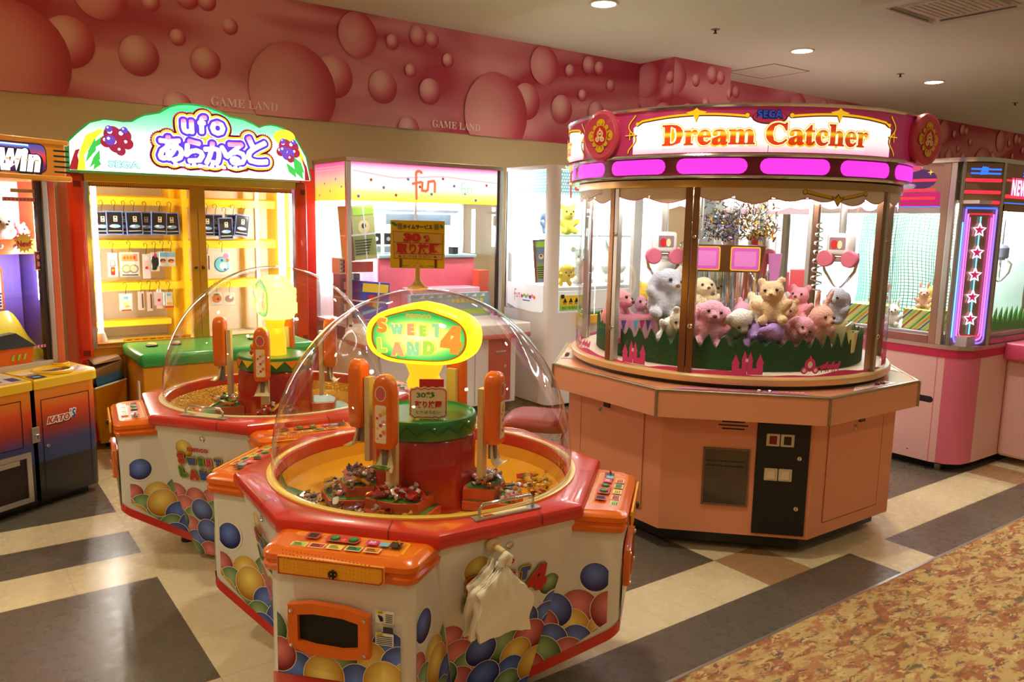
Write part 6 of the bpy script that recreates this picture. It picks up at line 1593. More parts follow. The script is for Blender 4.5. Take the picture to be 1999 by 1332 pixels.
# green net hung behind the left window
nt = MB(); nu, nv = 34, 30
def netp(u, v): 
    y = 2.44+.78*u; return Vector((nx0+.46+.035*sin(u*19+v*1.5)+.02*sin(v*7), y, .93+.67*v))
for i in range(nu+1): nt.tube([netp(i/nu, j/12) for j in range(13)], .003, 4, None, False)
for j in range(nv+1): nt.tube([netp(i/17, j/nv+.01*sin(i*.9)) for i in range(18)], .003, 4, None, False)
tag(nt.build('green_net', mat('net_green', S(10, 110, 76), .6), None, 60), 'green mesh net hanging inside the left window of the neon machine', 'net')
def striped(name, label, x, y, z, w_, d, h, rz):
    t = thing(name, label, 'prize box', (x, y, z), R(rz), 'striped boxes in the neon machine')
    MB().box(-w_/2, w_/2, -d/2, d/2, 0, h).build('carton', mat('stripe_base', S(206, 226, 120), .5), t, 0, .003)
    for mp, ww in ((lambda a, b, hh: Vector((a, -d/2-hh, b)), w_), (lambda a, b, hh: Vector((-w_/2-hh, -a, b)), d)):
        cv = Canvas(mp, [(-ww/2, 0), (ww/2, 0), (ww/2, h), (-ww/2, h)], h0=.001)
        for k in range(16):
            a = -ww/2-h+k*.03; cv.poly([(a, 0), (a+.012, 0), (a+.012+h, h), (a+h, h)], (I_G, I_O, I_B, I_LG, I_R, I_CR)[k % 6])
        cv.build('stripe_print', None, t, 0)
    return t
striped('striped_box', 'green and orange striped box behind the left window of the neon machine', 5.22, 2.95, .861, .2, .30, .13, 3)
striped('striped_box', 'lime striped box nearest the steel post of the neon machine', 5.22, 2.56, .861, .2, .22, .13, -4)
# three-fingered claws
def claw(name, label, x, y, z, body, grp='crane claws in the neon machine'):
    t = thing(name, label, 'crane claw', (x, y, z), 0, grp)
    MB().tube([(0, 0, .05), (0, 0, .22)], .008, 10).build('shaft', STEEL, t)
    MB().lathe([(.03, -.05), (.045, -.03), (.045, .03), (.03, .05), (.012, .055)], 24).build('motor_housing', body, t, 35)
    for k in range(3):
        a = 2*pi*k/3+.4; c, s_ = cos(a), sin(a)
        MB().tube([(.03*c, .03*s_, -.04), (.072*c, .072*s_, -.075), (.062*c, .062*s_, -.13), (.02*c, .02*s_, -.185), (.004*c, .004*s_, -.195)], [.008, .008, .007, .006, .004], 8).build('finger', CHROME, t)
    return t
c0_ = claw('crane_claw', 'three fingered claw behind the front glass, nearest the neon star column', 5.52, 2.42, 1.36, mat('claw_red', S(200, 60, 60), .3))
claw('crane_claw', 'three fingered claw cut by the right edge of the picture', 5.80, 2.40, 1.36, mat('claw_grey', S(140, 150, 170), .3))
for t_, x_, y_ in ((c0_, 5.52, 2.42),):
    g = MB().box(-.05, .05, -.02, .02, .10, .26).build('blue_carriage', mat('carriage_blue', S(40, 80, 160), .35), t_, 0, .004)
# ================================================================ plush toys
def remesh(mb, voxel=.006):
    me = bpy.data.meshes.new('p'); me.from_pydata(mb.v, [], mb.f); o = bpy.data.objects.new('p', me); C.objects.link(o)
    m = o.modifiers.new('r', 'REMESH'); m.mode = 'VOXEL'; m.voxel_size = voxel
    s_ = o.modifiers.new('s', 'SMOOTH'); s_.factor = .6; s_.iterations = 4
    bpy.context.view_layer.update()
    out = bpy.data.meshes.new_from_object(o.evaluated_get(bpy.context.evaluated_depsgraph_get()))
    C.objects.unlink(o); bpy.data.objects.remove(o); bpy.data.meshes.remove(me)
    out.polygons.foreach_set('use_smooth', [True]*len(out.polygons)); out.materials.clear(); out.materials.append(None)
    return out
def fur(name, r, g, b): return mat('plush_'+name, S(r, g, b), .95, spec=.15, bump=(150, .7))
FURS = {n: fur(n, *c) for n, c in dict(pink=(246, 178, 196), rose=(240, 160, 170), white=(242, 238, 232), grey=(196, 196, 206), cream=(240, 222, 180), beige=(226, 192, 150), tan=(204, 150, 96), lilac=(176, 140, 206), peach=(246, 190, 168), yellow=(244, 214, 90), brown=(120, 80, 50), blue=(150, 180, 224)).items()}
EYE = mat('plush_eye', S(20, 16, 16), .1, spec=.8)
def plush_body(kind):
    b = MB()
    b.ball((0, 0, .052), .05, .045, .056)                  # body, faces -y
    b.ball((0, -.012, .125), .046, .043, .042)             # head
    b.ball((0, -.05, .115), .022, .02, .018)               # muzzle
    for s in (-1, 1):
        b.ball((s*.036, -.045, .02), .02, .032, .019)      # feet
        b.ball((s*.052, -.022, .072), .016, .018, .03, rot=Matrix.Rotation(s*.7, 3, 'Y'))
        if kind == 'bear': b.ball((s*.036, -.006, .163), .018, .010, .018)
        if kind == 'rabbit': b.ball((s*.026, .004, .185), .013, .009, .045, rot=Matrix.Rotation(s*.25, 3, 'Y'))
        if kind == 'lop': b.ball((s*.055, -.008, .108), .014, .018, .045, rot=Matrix.Rotation(-s*.2, 3, 'Y'))
        if kind == 'dog': b.ball((s*.047, -.004, .125), .012, .016, .034, rot=Matrix.Rotation(-s*.35, 3, 'Y'))
        if kind == 'cat': b.ball((s*.03, -.006, .162), .014, .008, .02, rot=Matrix.Rotation(s*.3, 3, 'Y'))
    if kind != 'lop': b.ball((0, .05, .03), .018)
    return remesh(b)
PB = {k: plush_body(k) for k in ('bear', 'rabbit', 'lop', 'dog', 'cat')}
_eye = MB().ball((0, 0, 0), .0062, n=10); _nose = MB().ball((0, 0, 0), .008, .006, .006, n=10)
def mesh_of(mb, name):
    me = bpy.data.meshes.new(name); me.from_pydata(mb.v, [], mb.f); me.polygons.foreach_set('use_smooth', [True]*len(me.polygons)); me.materials.append(None); return me
EYE_ME, NOSE_ME = mesh_of(_eye, 'eye'), mesh_of(_nose, 'nose')
def slot(o, m): o.material_slots[0].link = 'OBJECT'; o.material_slots[0].material = m
def plush(kind, col, loc, rot, label, grp, scale=1, nose='brown', cat='plush toy', name=None):
    t = bpy.data.objects.new(name or ('plush_'+{'lop': 'rabbit'}.get(kind, kind)), PB[kind]); C.objects.link(t); slot(t, FURS[col])
    t.location = loc; t.rotation_euler = tuple(R(a) for a in rot); t.scale = (scale,)*3
    tag(t, label, cat, grp)
    for s in (-1, 1):
        e = bpy.data.objects.new('eye', EYE_ME); C.objects.link(e); e.parent = t; slot(e, EYE); e.location = (s*.021, -.05, .133)
    n = bpy.data.objects.new('nose', NOSE_ME); C.objects.link(n); n.parent = t; slot(n, FURS[nose] if nose in FURS else EYE); n.location = (0, -.07, .12)
    return t
GP = 'plush toys heaped in the round machine'
DCX, DCY = 3.46, 2.775
VIEW = math.atan2(-DCY, -DCX)          # from the round machine towards the place one stands
def dcp(across, towards, z):
    """a point in the round machine: across to the right and towards one standing at the front"""
    f = Vector((cos(VIEW), sin(VIEW), 0)); r = Vector((-f.y, f.x, 0))
    p = Vector((DCX, DCY, 0))+f*towards+r*across
    return (p.x, p.y, z)
FACE = math.degrees(VIEW)+90           # rz that makes a toy look at the viewer
TOYS = [  # kind, colour, across, towards, z, rx, ry, turn, scale, label
 ('lop', 'pink', -0.088, 0.528, 0.86, 12, 8, 10, 1.404, 'pink lop eared rabbit plush tilted in the middle front, right behind the green zigzag'),
 ('bear', 'beige', 0.221, 0.53, 0.984, 8, -6, -8, 1.248, 'beige bear plush with round ears sitting front of the orange nosed toy'),
 ('dog', 'lilac', 0.106, 0.502, 0.92, 80, 10, 50, 1.144, 'lilac plush lying face down between the pink rabbit and the beige bear'),
 ('rabbit', 'peach', 0.399, 0.387, 0.866, 20, 5, 40, 1.3, 'peach rabbit plush with upright ears at the right, in profile'),
 ('lop', 'pink', 0.282, 0.462, 0.894, 40, 30, 20, 1.04, 'pale pink plush slumped between the beige bear and the peach rabbit'),
 ('bear', 'cream', 0.16, 0.358, 0.888, 0, 0, -10, 1.3, 'cream bear plush with an orange nose behind the beige bear'),
 ('bear', 'rose', 0.355, 0.224, 0.971, 5, 0, -25, 1.04, 'rose bear plush peeking from behind the cream bear'),
 ('dog', 'white', 0.039, 0.414, 0.921, 60, -10, 20, 1.248, 'white dog plush lying on its back above the lilac one'),
 ('cat', 'pink', 0.032, 0.244, 0.867, 10, 20, 30, 1.196, 'bright pink plush lying above the pink lop eared rabbit'),
 ('dog', 'cream', -0.12, 0.268, 0.982, 5, 0, 25, 1.196, 'cream puppy plush with dark eyes just right of the bronze post'),
 ('bear', 'white', -0.085, 0.123, 0.972, 0, 8, 20, 1.144, 'white bear plush peeking over the back of the heap'),
 ('lop', 'white', 0.09, 0.041, 0.878, 30, 0, 50, 1.456, 'large white plush mound at the back centre of the heap'),
 ('dog', 'tan', 0.218, 0.174, 0.86, 20, 0, -30, 1.248, 'tan plush half hidden at the back of the heap'),
 ('dog', 'cream', -0.145, 0.38, 0.891, 40, -15, 0, 1.144, 'cream plush low in front of the cream puppy'),
 ('lop', 'grey', -0.337, 0.367, 0.973, 15, 12, 35, 1.56, 'grey long eared plush left of the bronze post by the pink tray'),
 ('bear', 'white', -0.276, 0.5, 0.904, 50, 20, 20, 1.144, 'white plush lying low left of the bronze post'),
 ('rabbit', 'white', -0.357, 0.03, 0.985, 10, 10, 40, 1.56, 'big white plush at the back left above the pink tray'),
 ('dog', 'pink', -0.466, 0.028, 0.848, 0, 0, 50, 1.248, 'rose pink plush at the back left beside the yellow one'),
 ('bear', 'yellow', -0.431, -0.152, 0.849, 0, 0, 50, 1.56, 'yellow plush at the far back left'),
 ('lop', 'rose', -0.591, 0.228, 0.865, 10, 15, 70, 1.456, 'rose pink plush near the left glass behind the steel post'),
 ('dog', 'brown', -0.607, 0.087, 0.854, 0, 20, 80, 0.936, 'small brown plush pressed to the far left glass'),
 ('bear', 'pink', -0.59, -0.096, 0.848, 0, 0, 60, 1.144, 'pink plush up high at the left glass'),
 ('cat', 'white', -0.26, 0.154, 1.007, 30, -10, 10, 1.352, 'white plush mound behind the bronze post'),
 ('rabbit', 'white', 0.575, 0.094, 0.857, 10, -10, -20, 1.144, 'white plush standing by the right glass'),
 ('dog', 'grey', 0.53, 0.267, 0.988, 20, 10, -40, 1.04, 'grey plush low at the right glass'),
 ('bear', 'cream', 0.386, -0.067, 0.847, 0, 0, 0, 0.936, 'small cream plush on the far right box'),
 ('dog', 'peach', 0.408, 0.069, 0.848, 10, 0, -10, 0.884, 'small peach plush behind the spotted tray'),
 ('bear', 'grey', -0.087, 0.229, 0.908, 70, 0, 10, 1.144, 'grey plush tipped back between the pink and cream toys'),
 ('cat', 'beige', 0.295, 0.326, 0.938, 30, 10, -20, 1.04, 'beige plush wedged beside the spotted tray'),
 ('bear', 'white', 0.281, 0.045, 0.928, 20, 0, -20, 1.04, 'white plush behind the rose bear'),
]
for k_, c_, a_, t_, z_, rx, ry, tn, sc, lb in TOYS:
    o_ = plush(k_, c_, dcp(a_, t_, z_+.062), (rx-8, ry, FACE+tn), lb, GP, sc, 'tan' if 'orange nose' in lb else 'brown')
    if 'orange nosed' in lb: pass
OB = [c for c in bpy.data.objects if c.name.startswith('nose') and c.parent and 'orange nose behind' in c.parent.get('label', '')]
for c in OB: slot(c, mat('plush_orange', S(236, 120, 30), .8)); c.scale = (3, 2.4, 2.4)
# trays and boxes under the heap
def tray(name, label, across, towards, z, w_, d, h, rz, m_, deco=None):
    x, y, _ = dcp(across, towards, z); t = thing(name, label, 'prize tray', (x, y, z), R(FACE+rz), 'trays in the round machine')
    b = MB(); o = [(-w_/2, -d/2), (w_/2, -d/2), (w_/2, d/2), (-w_/2, d/2)]; k = .9
    b.grid([[(a*.92, c*.92, 0) for a, c in o], [(a, c, h) for a, c in o], [(a*.97, c*.96, h) for a, c in o], [(a*.9, c*.89, .01) for a, c in o]], None, True, True, True)
    b.build('tray_body', m_, t, 0)
    if deco:
        cv = Canvas(lambda a, b_, hh: Vector((a, -d/2*.92-d/2*.08*b_/h-hh, b_)), h0=.0015); deco(cv, w_, h); cv.build('tray_print', None, t, 0)
    return t
def flags(cv, w, h):
    for k in range(7): cv.poly([(-w*.42+k*w*.13, h*.9), (-w*.31+k*w*.13, h*.9), (-w*.365+k*w*.13, h*.45)], (I_V, I_P, I_LB, I_M)[k % 4])
    cv.rect(-w*.48, w*.48, 0, h*.2, ink('rose', 214, 92, 92))
def notes(cv, w, h):
    for k in range(16): cv.disc(-w*.42+(k*5 % 17)*w*.05, h*(.15+.7*((k*7) % 10)/10), .006, I_BR if k % 3 else I_R, .008)
tray('pink_tray', 'pink tray with bunting print holding toys left of the bronze post', -.44, .37, .906, .25, .13, .13, 28, mat('tray_pink', S(246, 176, 196), .4), flags)
tray('spotted_tray', 'cream tray spotted with dark marks behind the peach rabbit', .44, .24, .906, .30, .18, .13, -15, mat('tray_cream', S(240, 226, 170), .4), notes)
tray('lilac_tray', 'lilac tray with diamond print at the back of the heap', -.20, .06, .906, .2, .12, .13, 30, mat('tray_lilac', S(206, 180, 216), .4), flags)
tray('small_yellow_tray', 'small pale yellow tray low at the right beside the peach rabbit', .57, .30, .906, .10, .10, .1, -20, mat('tray_yellow_pale', S(240, 226, 140), .4))
# claws of the round machine: two-fingered grippers with round pink discs
def gripper(name, label, across, towards, z, rz):
    x, y, _ = dcp(across, towards, z); t = thing(name, label, 'crane claw', (x, y, z), R(FACE+rz), 'grippers in the round machine')
    MB().tube([(0, 0, .09), (0, 0, 1.66-z)], .018, 14).build('shaft', STEEL, t)
    hs = MB().rbox(-.058, .058, -.045, .045, .0, .105, .015).build('gripper_housing', WHITE, t, 35)
    cv = Canvas(lambda a, b, hh: Vector((a, -.045-hh, b))); cv.rect(-.04, .04, .025, .085, ink('screen_grey', 150, 120, 126), .006); cv.disc(-.015, .05, .018, I_R, .022); cv.disc(.012, .05, .012, I_CR, .02); cv.build('housing_print', None, hs, 0)
    MB().tube([(-.085, -.0, -.012), (.085, .0, -.012)], .024, 14).build('axle', CHROME, t)
    for s in (-1, 1):
        MB().grid([[(s*.06+r*cos(2*pi*j/24), -.03-h, -.02+r*sin(2*pi*j/24)) for j in range(24)] for r, h in ((.04, -.02), (.042, .0), (.042, .012), (.036, .018), (.001, .018))], None, True, True, True).build('pink_disc', mat('disc_pink', S(214, 110, 130), .35), t, 40)
        MB().tube([(s*.085, 0, -.03), (s*.075, 0, -.08), (s*.02, 0, -.155), (s*.005, 0, -.16)], [.008, .008, .007, .005], 8).build('finger', CHROME, t)
    return t
gripper('gripper', 'white gripper with pink discs left of the bronze post', -.33, .22, 1.36, 20)
gripper('gripper', 'chrome gripper at the centre right under the tinsel', .16, -.18, 1.36, -15)
gripper('gripper', 'white gripper close to the right hand post', .53, .20, 1.37, -30)
# tinsel garland (nobody could count its strips)
tn_ = MB(); r_ = random.Random(3); TIN = [mat('tinsel_silver', S(220, 224, 230), .12, 1), mat('tinsel_gold', S(230, 196, 80), .15, 1), mat('tinsel_blue', S(150, 200, 226), .15, 1), mat('tinsel_violet', S(140, 120, 190), .18, 1)]
for k in range(900):
    a = r_.uniform(-.10, .26); tz = r_.uniform(-.02, .10); z = r_.gauss(1.50, .055)
    p = Vector(dcp(a-.04, .12+tz, max(1.45, min(1.62, z)))); d = Vector((r_.uniform(-1, 1), r_.uniform(-1, 1), r_.uniform(-1, .8))).normalized()*r_.uniform(.015, .04)
    q = d.cross(Vector((r_.uniform(-1, 1), r_.uniform(-1, 1), 1))).normalized()*.004
    tn_.face([p-q, p+d-q, p+d+q, p+q], TIN[(0, 0, 0, 1, 2, 3)[k % 6] if a < .1 else (0, 1, 1, 0, 1, 2)[k % 6]])
tag(tn_.build('tinsel_garland', None, None, 0), 'silver and gold tinsel garland hanging under the round machine ceiling', 'tinsel', kind='stuff')
# pink display boxes hung in the middle
x, y, z = dcp(-.02, .2, 1.27); pd = thing('display_box', 'magenta display box with gold frames hanging in the middle of the round machine', 'display box', (x, y, z), R(FACE+6))
MB().grid([[(sx*w_, sy*.07, zz) for sx, sy in ((-1, -1), (1, -1), (1, 1), (-1, 1))] for zz, w_ in ((0, .165), (.135, .19))], None, True, True, True).build('box_body', mat('display_bronze', S(160, 110, 70), .25, .9), pd, 0)
for x0, x1 in ((-.165, -.03), (.02, .165)):
    cv = Canvas(lambda a, b, hh: Vector((a, -.0705-hh, b))); cv.rect(x0, x1, .008, .128, I_GOLD, .01); cv.rect(x0+.006, x1-.006, .014, .122, ink('display_magenta', 206, 90, 180), .008); cv.rect(x0+.02, x1-.02, .03, .105, ink('display_lilac', 222, 130, 200), .006); cv.build('panel_print', None, pd, 0)
hg = MB()
for a in (-.12, .12): hg.tube([(a, 0, .135), (a, 0, 1.665-z)], .003, 6)
for a, nm in ((-.12, 0), (.12, 1)): MB().tube([(a, 0, .135), (a, 0, 1.665-z)], .003, 6).build('hanger', STEEL, pd)
# foil streamer curtain below it
fc = MB()
for k in range(46):
    a = -.18+.0085*k; p0_ = Vector(dcp(a, .16+.02*math.sin(k*1.9), 1.265)); p1_ = Vector(dcp(a+.004*math.sin(k), .16+.02*math.sin(k*1.9), 1.10+.03*math.sin(k*2.7)))
    q = Vector((cos(VIEW+pi/2+.5*math.sin(k)), sin(VIEW+pi/2+.5*math.sin(k)), 0))*.0028
    fc.face([p0_-q, p0_+q, p1_+q, p1_-q], TIN[(0, 0, 1, 0, 2)[k % 5] if k > 8 else 0])
tag(fc.build('foil_curtain', None, None, 0), 'foil streamer curtain hanging below the magenta display box', 'foil curtain', kind='stuff')
for k, (a, t__, m__, lb) in enumerate(((.17, -.05, mat('streamer_red', S(206, 90, 96), .4), 'long pointed red streamer right of the magenta display box'), (.235, -.02, mat('streamer_pink', S(236, 150, 220), .3), 'long pointed pink streamer next to the red streamer'))):
    x, y, z = dcp(a, t__, 1.0); st_ = thing('streamer', lb, 'streamer', (x, y, z), R(FACE), 'pointed streamers')
    MB().grid([[(-.004, -.006, 0), (.004, -.006, 0), (.004, .006, 0), (-.004, .006, 0)], [(-.035, -.02, .36), (.035, -.02, .36), (.035, .02, .36), (-.035, .02, .36)]], None, True, True, True).build('cone', m__, st_, 0)
    MB().tube([(0, 0, .36), (0, 0, .665)], .002, 6).build('string', STEEL, st_)
def spiral(label, a, t__, ztop, n):
    x, y, z = dcp(a, t__, ztop); s_ = thing('spiral_streamer', label, 'streamer', (x, y, z), 0, 'silver spirals')
    b = MB(); pts = []; N = n*14
    for k in range(N): 
        u = k/N; pts.append([(rr*cos(2*pi*n*u), rr*sin(2*pi*n*u), -.36*u+dz) for rr, dz in ((.018+.014*u, 0), (.018+.014*u, -.008), (.014+.014*u, -.006))])
    b.grid(pts, None, True, True, True).build('coil', TIN[0], s_, 50)
    MB().tube([(0, 0, 0), (0, 0, 1.665-ztop)], .0015, 6).build('string', STEEL, s_)
spiral('silver spiral streamer left of the right hand gripper', .44, .05, 1.53, 8); spiral('short silver spiral streamer by the left bronze post', -.24, .02, 1.42, 7)
# clear cylinder behind the heap
x, y, z = dcp(-.03, .02, .99); cc_ = thing('clear_cylinder', 'clear acrylic cylinder standing behind the plush heap', 'cylinder', (x, y, .906))
MB().lathe([(.085, 0), (.085, .33), (.075, .355)], 36).build('cylinder_wall', ACRYL, cc_, 60)
MB().lathe([(.087, 0), (.087, .012), (.001, .012)], 36).build('cylinder_base', WHITE, cc_, 40)

# toys in the other machines
GN = 'plush toys in the neon machine'
plush('rabbit', 'peach', (5.22, 2.60, .992), (0, 0, -60), 'peach rabbit plush on the lime striped box in the neon machine', GN, .8)
plush('rabbit', 'white', (5.13, 2.74, .865), (0, 0, -75), 'white rabbit plush between the two striped boxes', GN, .85)
plush('bear', 'tan', (5.24, 2.92, .992), (0, 20, -90), 'tan plush on the green and orange striped box', GN, .9)
plush('dog', 'yellow', (5.36, 2.60, .992), (0, 0, -50), 'orange yellow plush at the right end of the striped boxes', GN, .9)
plush('bear', 'white', (5.45, 2.36, .865), (0, 0, -30), 'white plush behind the bright grass at the neon column', GN, .9)
GW = 'plush toys in the white machines'
plush('bear', 'yellow', (4.42, 5.28, 1.402), (0, 0, -20), 'yellow bear plush sitting high on the clear shelf of the white machine', GW, 1.45)
plush('dog', 'blue', (4.20, 5.26, 1.402), (0, 0, -20), 'blue grey plush on the clear shelf left of the yellow bear', GW, 1.15)
plush('bear', 'white', (4.52, 5.22, .980), (0, 0, -20), 'big white bear plush on the floor of the white machine', GW, 1.8)
plush('dog', 'yellow', (4.27, 5.13, 1.02), (40, 0, -20), 'small yellow plush left of the big white bear', GW, 1.1)
plush('rabbit', 'white', (4.88, 5.2, .980), (0, 0, -20), 'white rabbit plush right of the big white bear', GW, 1.7)
# fluffy pile and boxes in the left corner machine (its own frame)
WMAT = Matrix.Translation((.68, 4.72, 0)) @ Matrix.Rotation(R(30), 4, 'Z')
def wloc(x, y, z): return WMAT @ Vector((x, y, z))
GQ = 'plush heaped in the left corner machine'
for k, (x, y, z, s_, lb) in enumerate(((-.21, .40, 1.302, 1.3, 'large fluffy white plush in the orange tray at the left edge'), (-.095, .40, 1.302, .95, 'pale pink plush at the right end of the orange tray'))):
    plush(('lop', 'bear')[k], ('white', 'pink')[k], wloc(x, y, z+.002), (0, 0, 30+k*20), lb, GQ, s_*.85)
t = thing('display_card', 'white and orange price card standing on the yellow slide at the left edge', 'price card', wloc(-.29, .40, .985), R(30), None)
MB().prism([(-.11, 0), (.08, 0), (.08, .22), (.06, .25), (-.09, .25), (-.11, .22)], -.012, .0, None, lambda a, b, c: (a, c, b)).build('card_body', mat('card_orange_body', S(200, 90, 40), .35), t, 20, .004)
cv = Canvas(lambda a, b, h: Vector((a, -.012-h, b)), h0=.001)
cv.rect(-.10, .065, .01, .225, I_W); cv.rect(-.10, .065, .20, .222, I_N); cv.text('T', .03, .145, .05, .06, I_R, .08); cv.rect(-.1, .065, .085, .095, I_N); cv.disc(.01, .05, .028, I_R); cv.disc(-.06, .05, .028, I_R)
for k in range(4): cv.rect(.045, .06, .02+.016*k, .03+.016*k, I_N)
cv.build('card_print', None, t, 0)
t = thing('prize_box', 'black lidded orange prize box lying at the bottom left edge of the slide', 'prize box', wloc(-.33, .262, .712), R(26), None)
MB().grid([[(-.15, -.035, 0), (.13, -.035, 0), (.13, .03, 0), (-.15, .03, 0)], [(-.15, -.04, .10), (.14, -.04, .10), (.14, .03, .10), (-.15, .03, .10)]], None, True, True, True).build('box_base', ORANGE, t, 0)
MB().grid([[(-.155, -.05, .095), (.15, -.05, .095), (.15, .03, .095), (-.155, .03, .095)], [(-.155, -.03, .15), (.06, -.03, .17), (.06, .03, .17), (-.155, .03, .15)]], None, True, True, True).build('box_lid', BLACK, t, 0)
cv = Canvas(lambda a, b, h: Vector((a, -.037-.0005-h-.005*b/.1, b)), h0=.001); [cv.poly([(.02+.03*k, .03), (.032+.03*k, .03), (.042+.03*k, .06), (.03+.03*k, .06)], I_LG) for k in range(3)]; cv.build('box_print', None, t, 0)

# ================================================================ wrapped candy in the domes
def candy_mesh(kind):
    b = MB()
    if kind == 0:
        b.ball((0, 0, 0), .013, .009, .009, n=8)
        for s in (-1, 1): b.grid([[(s*.011, 0, 0)]*6, [(s*.026, .011*cos(2*pi*j/6), .011*sin(2*pi*j/6)*(.6 if j % 2 else 1)) for j in range(6)]], None, True)
    elif kind == 1: b.rbox(-.019, .019, -.011, .011, -.006, .006, .004, seg=1)
    else:
        b.grid([[(x, y*k, z*k2) for y, z in ((-.012, -.004), (0, -.006), (.012, -.004), (.012, .004), (0, .007), (-.012, .004))] for x, k, k2 in ((-.03, 1.1, .2), (-.022, .9, .5), (-.01, 1, 1), (.01, 1, 1), (.022, .9, .5), (.03, 1.1, .2))], None, True, True, True)
    me = bpy.data.meshes.new('candy'); me.from_pydata(b.v, [], b.f); me.polygons.foreach_set('use_smooth', [True]*len(me.polygons)); me.set_sharp_from_angle(angle=R(35)); me.materials.append(None); return me
CM = [candy_mesh(k) for k in range(3)]
def wrap(n, r, g, b): return mat('wrapper_'+n, S(r, g, b), .16, .25, coat=.6)
WR = [wrap(n, *c) for n, c in dict(gold=(220, 170, 50), red=(190, 30, 30), cherry=(150, 20, 36), clear=(210, 196, 190), green=(90, 140, 50), violet=(120, 90, 140), orange=(226, 120, 40), brown=(96, 50, 30), white=(230, 224, 214), pink=(226, 140, 160)).items()]
def heap(M_, ang, spots, cols, seed, label, grp, hi=.6295, lo=.5915):
    r_ = random.Random(seed); ca, sa = cos(ang), sin(ang)
    for (x, y, z) in spots:
        o = bpy.data.objects.new('wrapped_candy', CM[r_.choice((0, 0, 1, 2))]); C.objects.link(o)
        p = M_ @ Vector((x*ca-y*sa, x*sa+y*ca, z)); o.location = p
        o.rotation_euler = (r_.uniform(-.5, .5), r_.uniform(-.5, .5), r_.uniform(0, 6.28)); slot(o, WR[r_.choice(cols)])
        tag(o, label, 'candy', grp)
def scatter(n, x0, x1, y0, y1, z0, peak, seed):
    r_ = random.Random(seed); out = []
    for k in range(n):
        u, v = r_.uniform(-1, 1), r_.uniform(-1, 1); d = max(abs(u), abs(v))
        out.append(((x0+x1)/2+(x1-x0)/2*u, (y0+y1)/2+(y1-y0)/2*v, z0+.008+r_.uniform(0, 1)*peak*(1-d)))
    return out
MM = {1: Matrix.Translation((1.32, 2.30, 0)) @ Matrix.Rotation(R(-3.5), 4, 'Z'), 2: Matrix.Translation((1.299, 3.678, 0)) @ Matrix.Rotation(R(-52.7), 4, 'Z')}
# front dome: left, front, right shelves (the arms stand at 216 deg + k*90)
for k, nm, cols in ((0, 'front', [1, 2, 2, 8, 3, 1]), (1, 'right', [3, 3, 8, 6, 9, 5]), (3, 'left', [3, 5, 0, 8, 9, 3])):
    a = R((225, 322, 62, 160)[k])
    lb = 'wrapped candy heaped on the %s orange shelf under the front dome' % nm
    g = 'candies on the %s shelf' % nm
    heap(MM[1], a, scatter(30, .18, .255, -.085, .06, .6295, .05, k), cols, k+1, lb, g)
    heap(MM[1], a, scatter(16, .28, .325, -.10, .05, .5915, .02, k+9), cols+[0], k+5, lb, g)
    b2 = {0: [0, 0, 1, 8, 6], 1: [0, 0, 6, 1, 4, 8], 3: [7, 7, 5, 3]}[k]
    heap(MM[1], a+R(14 if k else 5), scatter(24, .36, .445, -.11, .13, .572, .025, k+20), b2, k+15, 'wrapped candy lying in the yellow bowl outside the %s shelf under the front dome' % nm, 'candies in the bowl beyond the %s shelf' % nm)
heap(MM[1], R(193), scatter(40, .26, .42, -.09, .09, .562, .06, 77), [7, 7, 2, 5, 3, 7], 78, 'dark wrapped candy in the gap between the left and front shelves', 'dark candies between the shelves')
for k, nm, cols in ((0, 'left', [4, 4, 0, 3, 6]), (1, 'front', [4, 0, 1, 3, 9]), (3, 'rear', [0, 6, 3, 4])):
    a = R(200)+k*pi/2+.3
    heap(MM[2], a, scatter(18, .18, .28, -.09, .06, .6295, .04, k+40), cols, k+41, 'wrapped candy on the %s shelf under the rear dome' % nm, 'candies on the %s shelf of the rear dome' % nm)
    heap(MM[2], a, scatter(14, .34, .44, -.10, .08, .572, .02, k+50), cols, k+51, 'loose wrapped candy beside the %s shelf under the rear dome' % nm, 'loose candies beside the %s shelf of the rear dome' % nm)
# candy on the front scoop
o = bpy.data.objects.new('wrapped_candy', CM[2]); C.objects.link(o); a = R(216); o.location = MM[1] @ Vector((.29*cos(a), .29*sin(a), .742)); o.rotation_euler = (0, 0, R(216+90-10)); slot(o, WR[4]); tag(o, 'green foil candy lying alone in the front scoop', 'candy')
b_ = thing('candy_bar', 'purple and white candy bar with a barcode lying at the front of the bowl', 'candy', MM[1] @ Vector((.455*cos(R(219)), .455*sin(R(219)), .60)), R(216+90-3)); b_.rotation_euler = (R(12), 0, R(216+90-3.5-5))
MB().rbox(-.038, .038, -.016, .016, -.008, .008, .004).build('wrapper', WR[5], b_, 30)
cv = Canvas(lambda x, y, h: Vector((x, y, .008+h))); cv.rect(-.02, .012, -.013, .013, I_W)
for k in range(8): cv.rect(-.018+k*.0038, -.0165+k*.0038, -.011, .011, I_K)
cv.build('barcode_label', None, b_, 0)
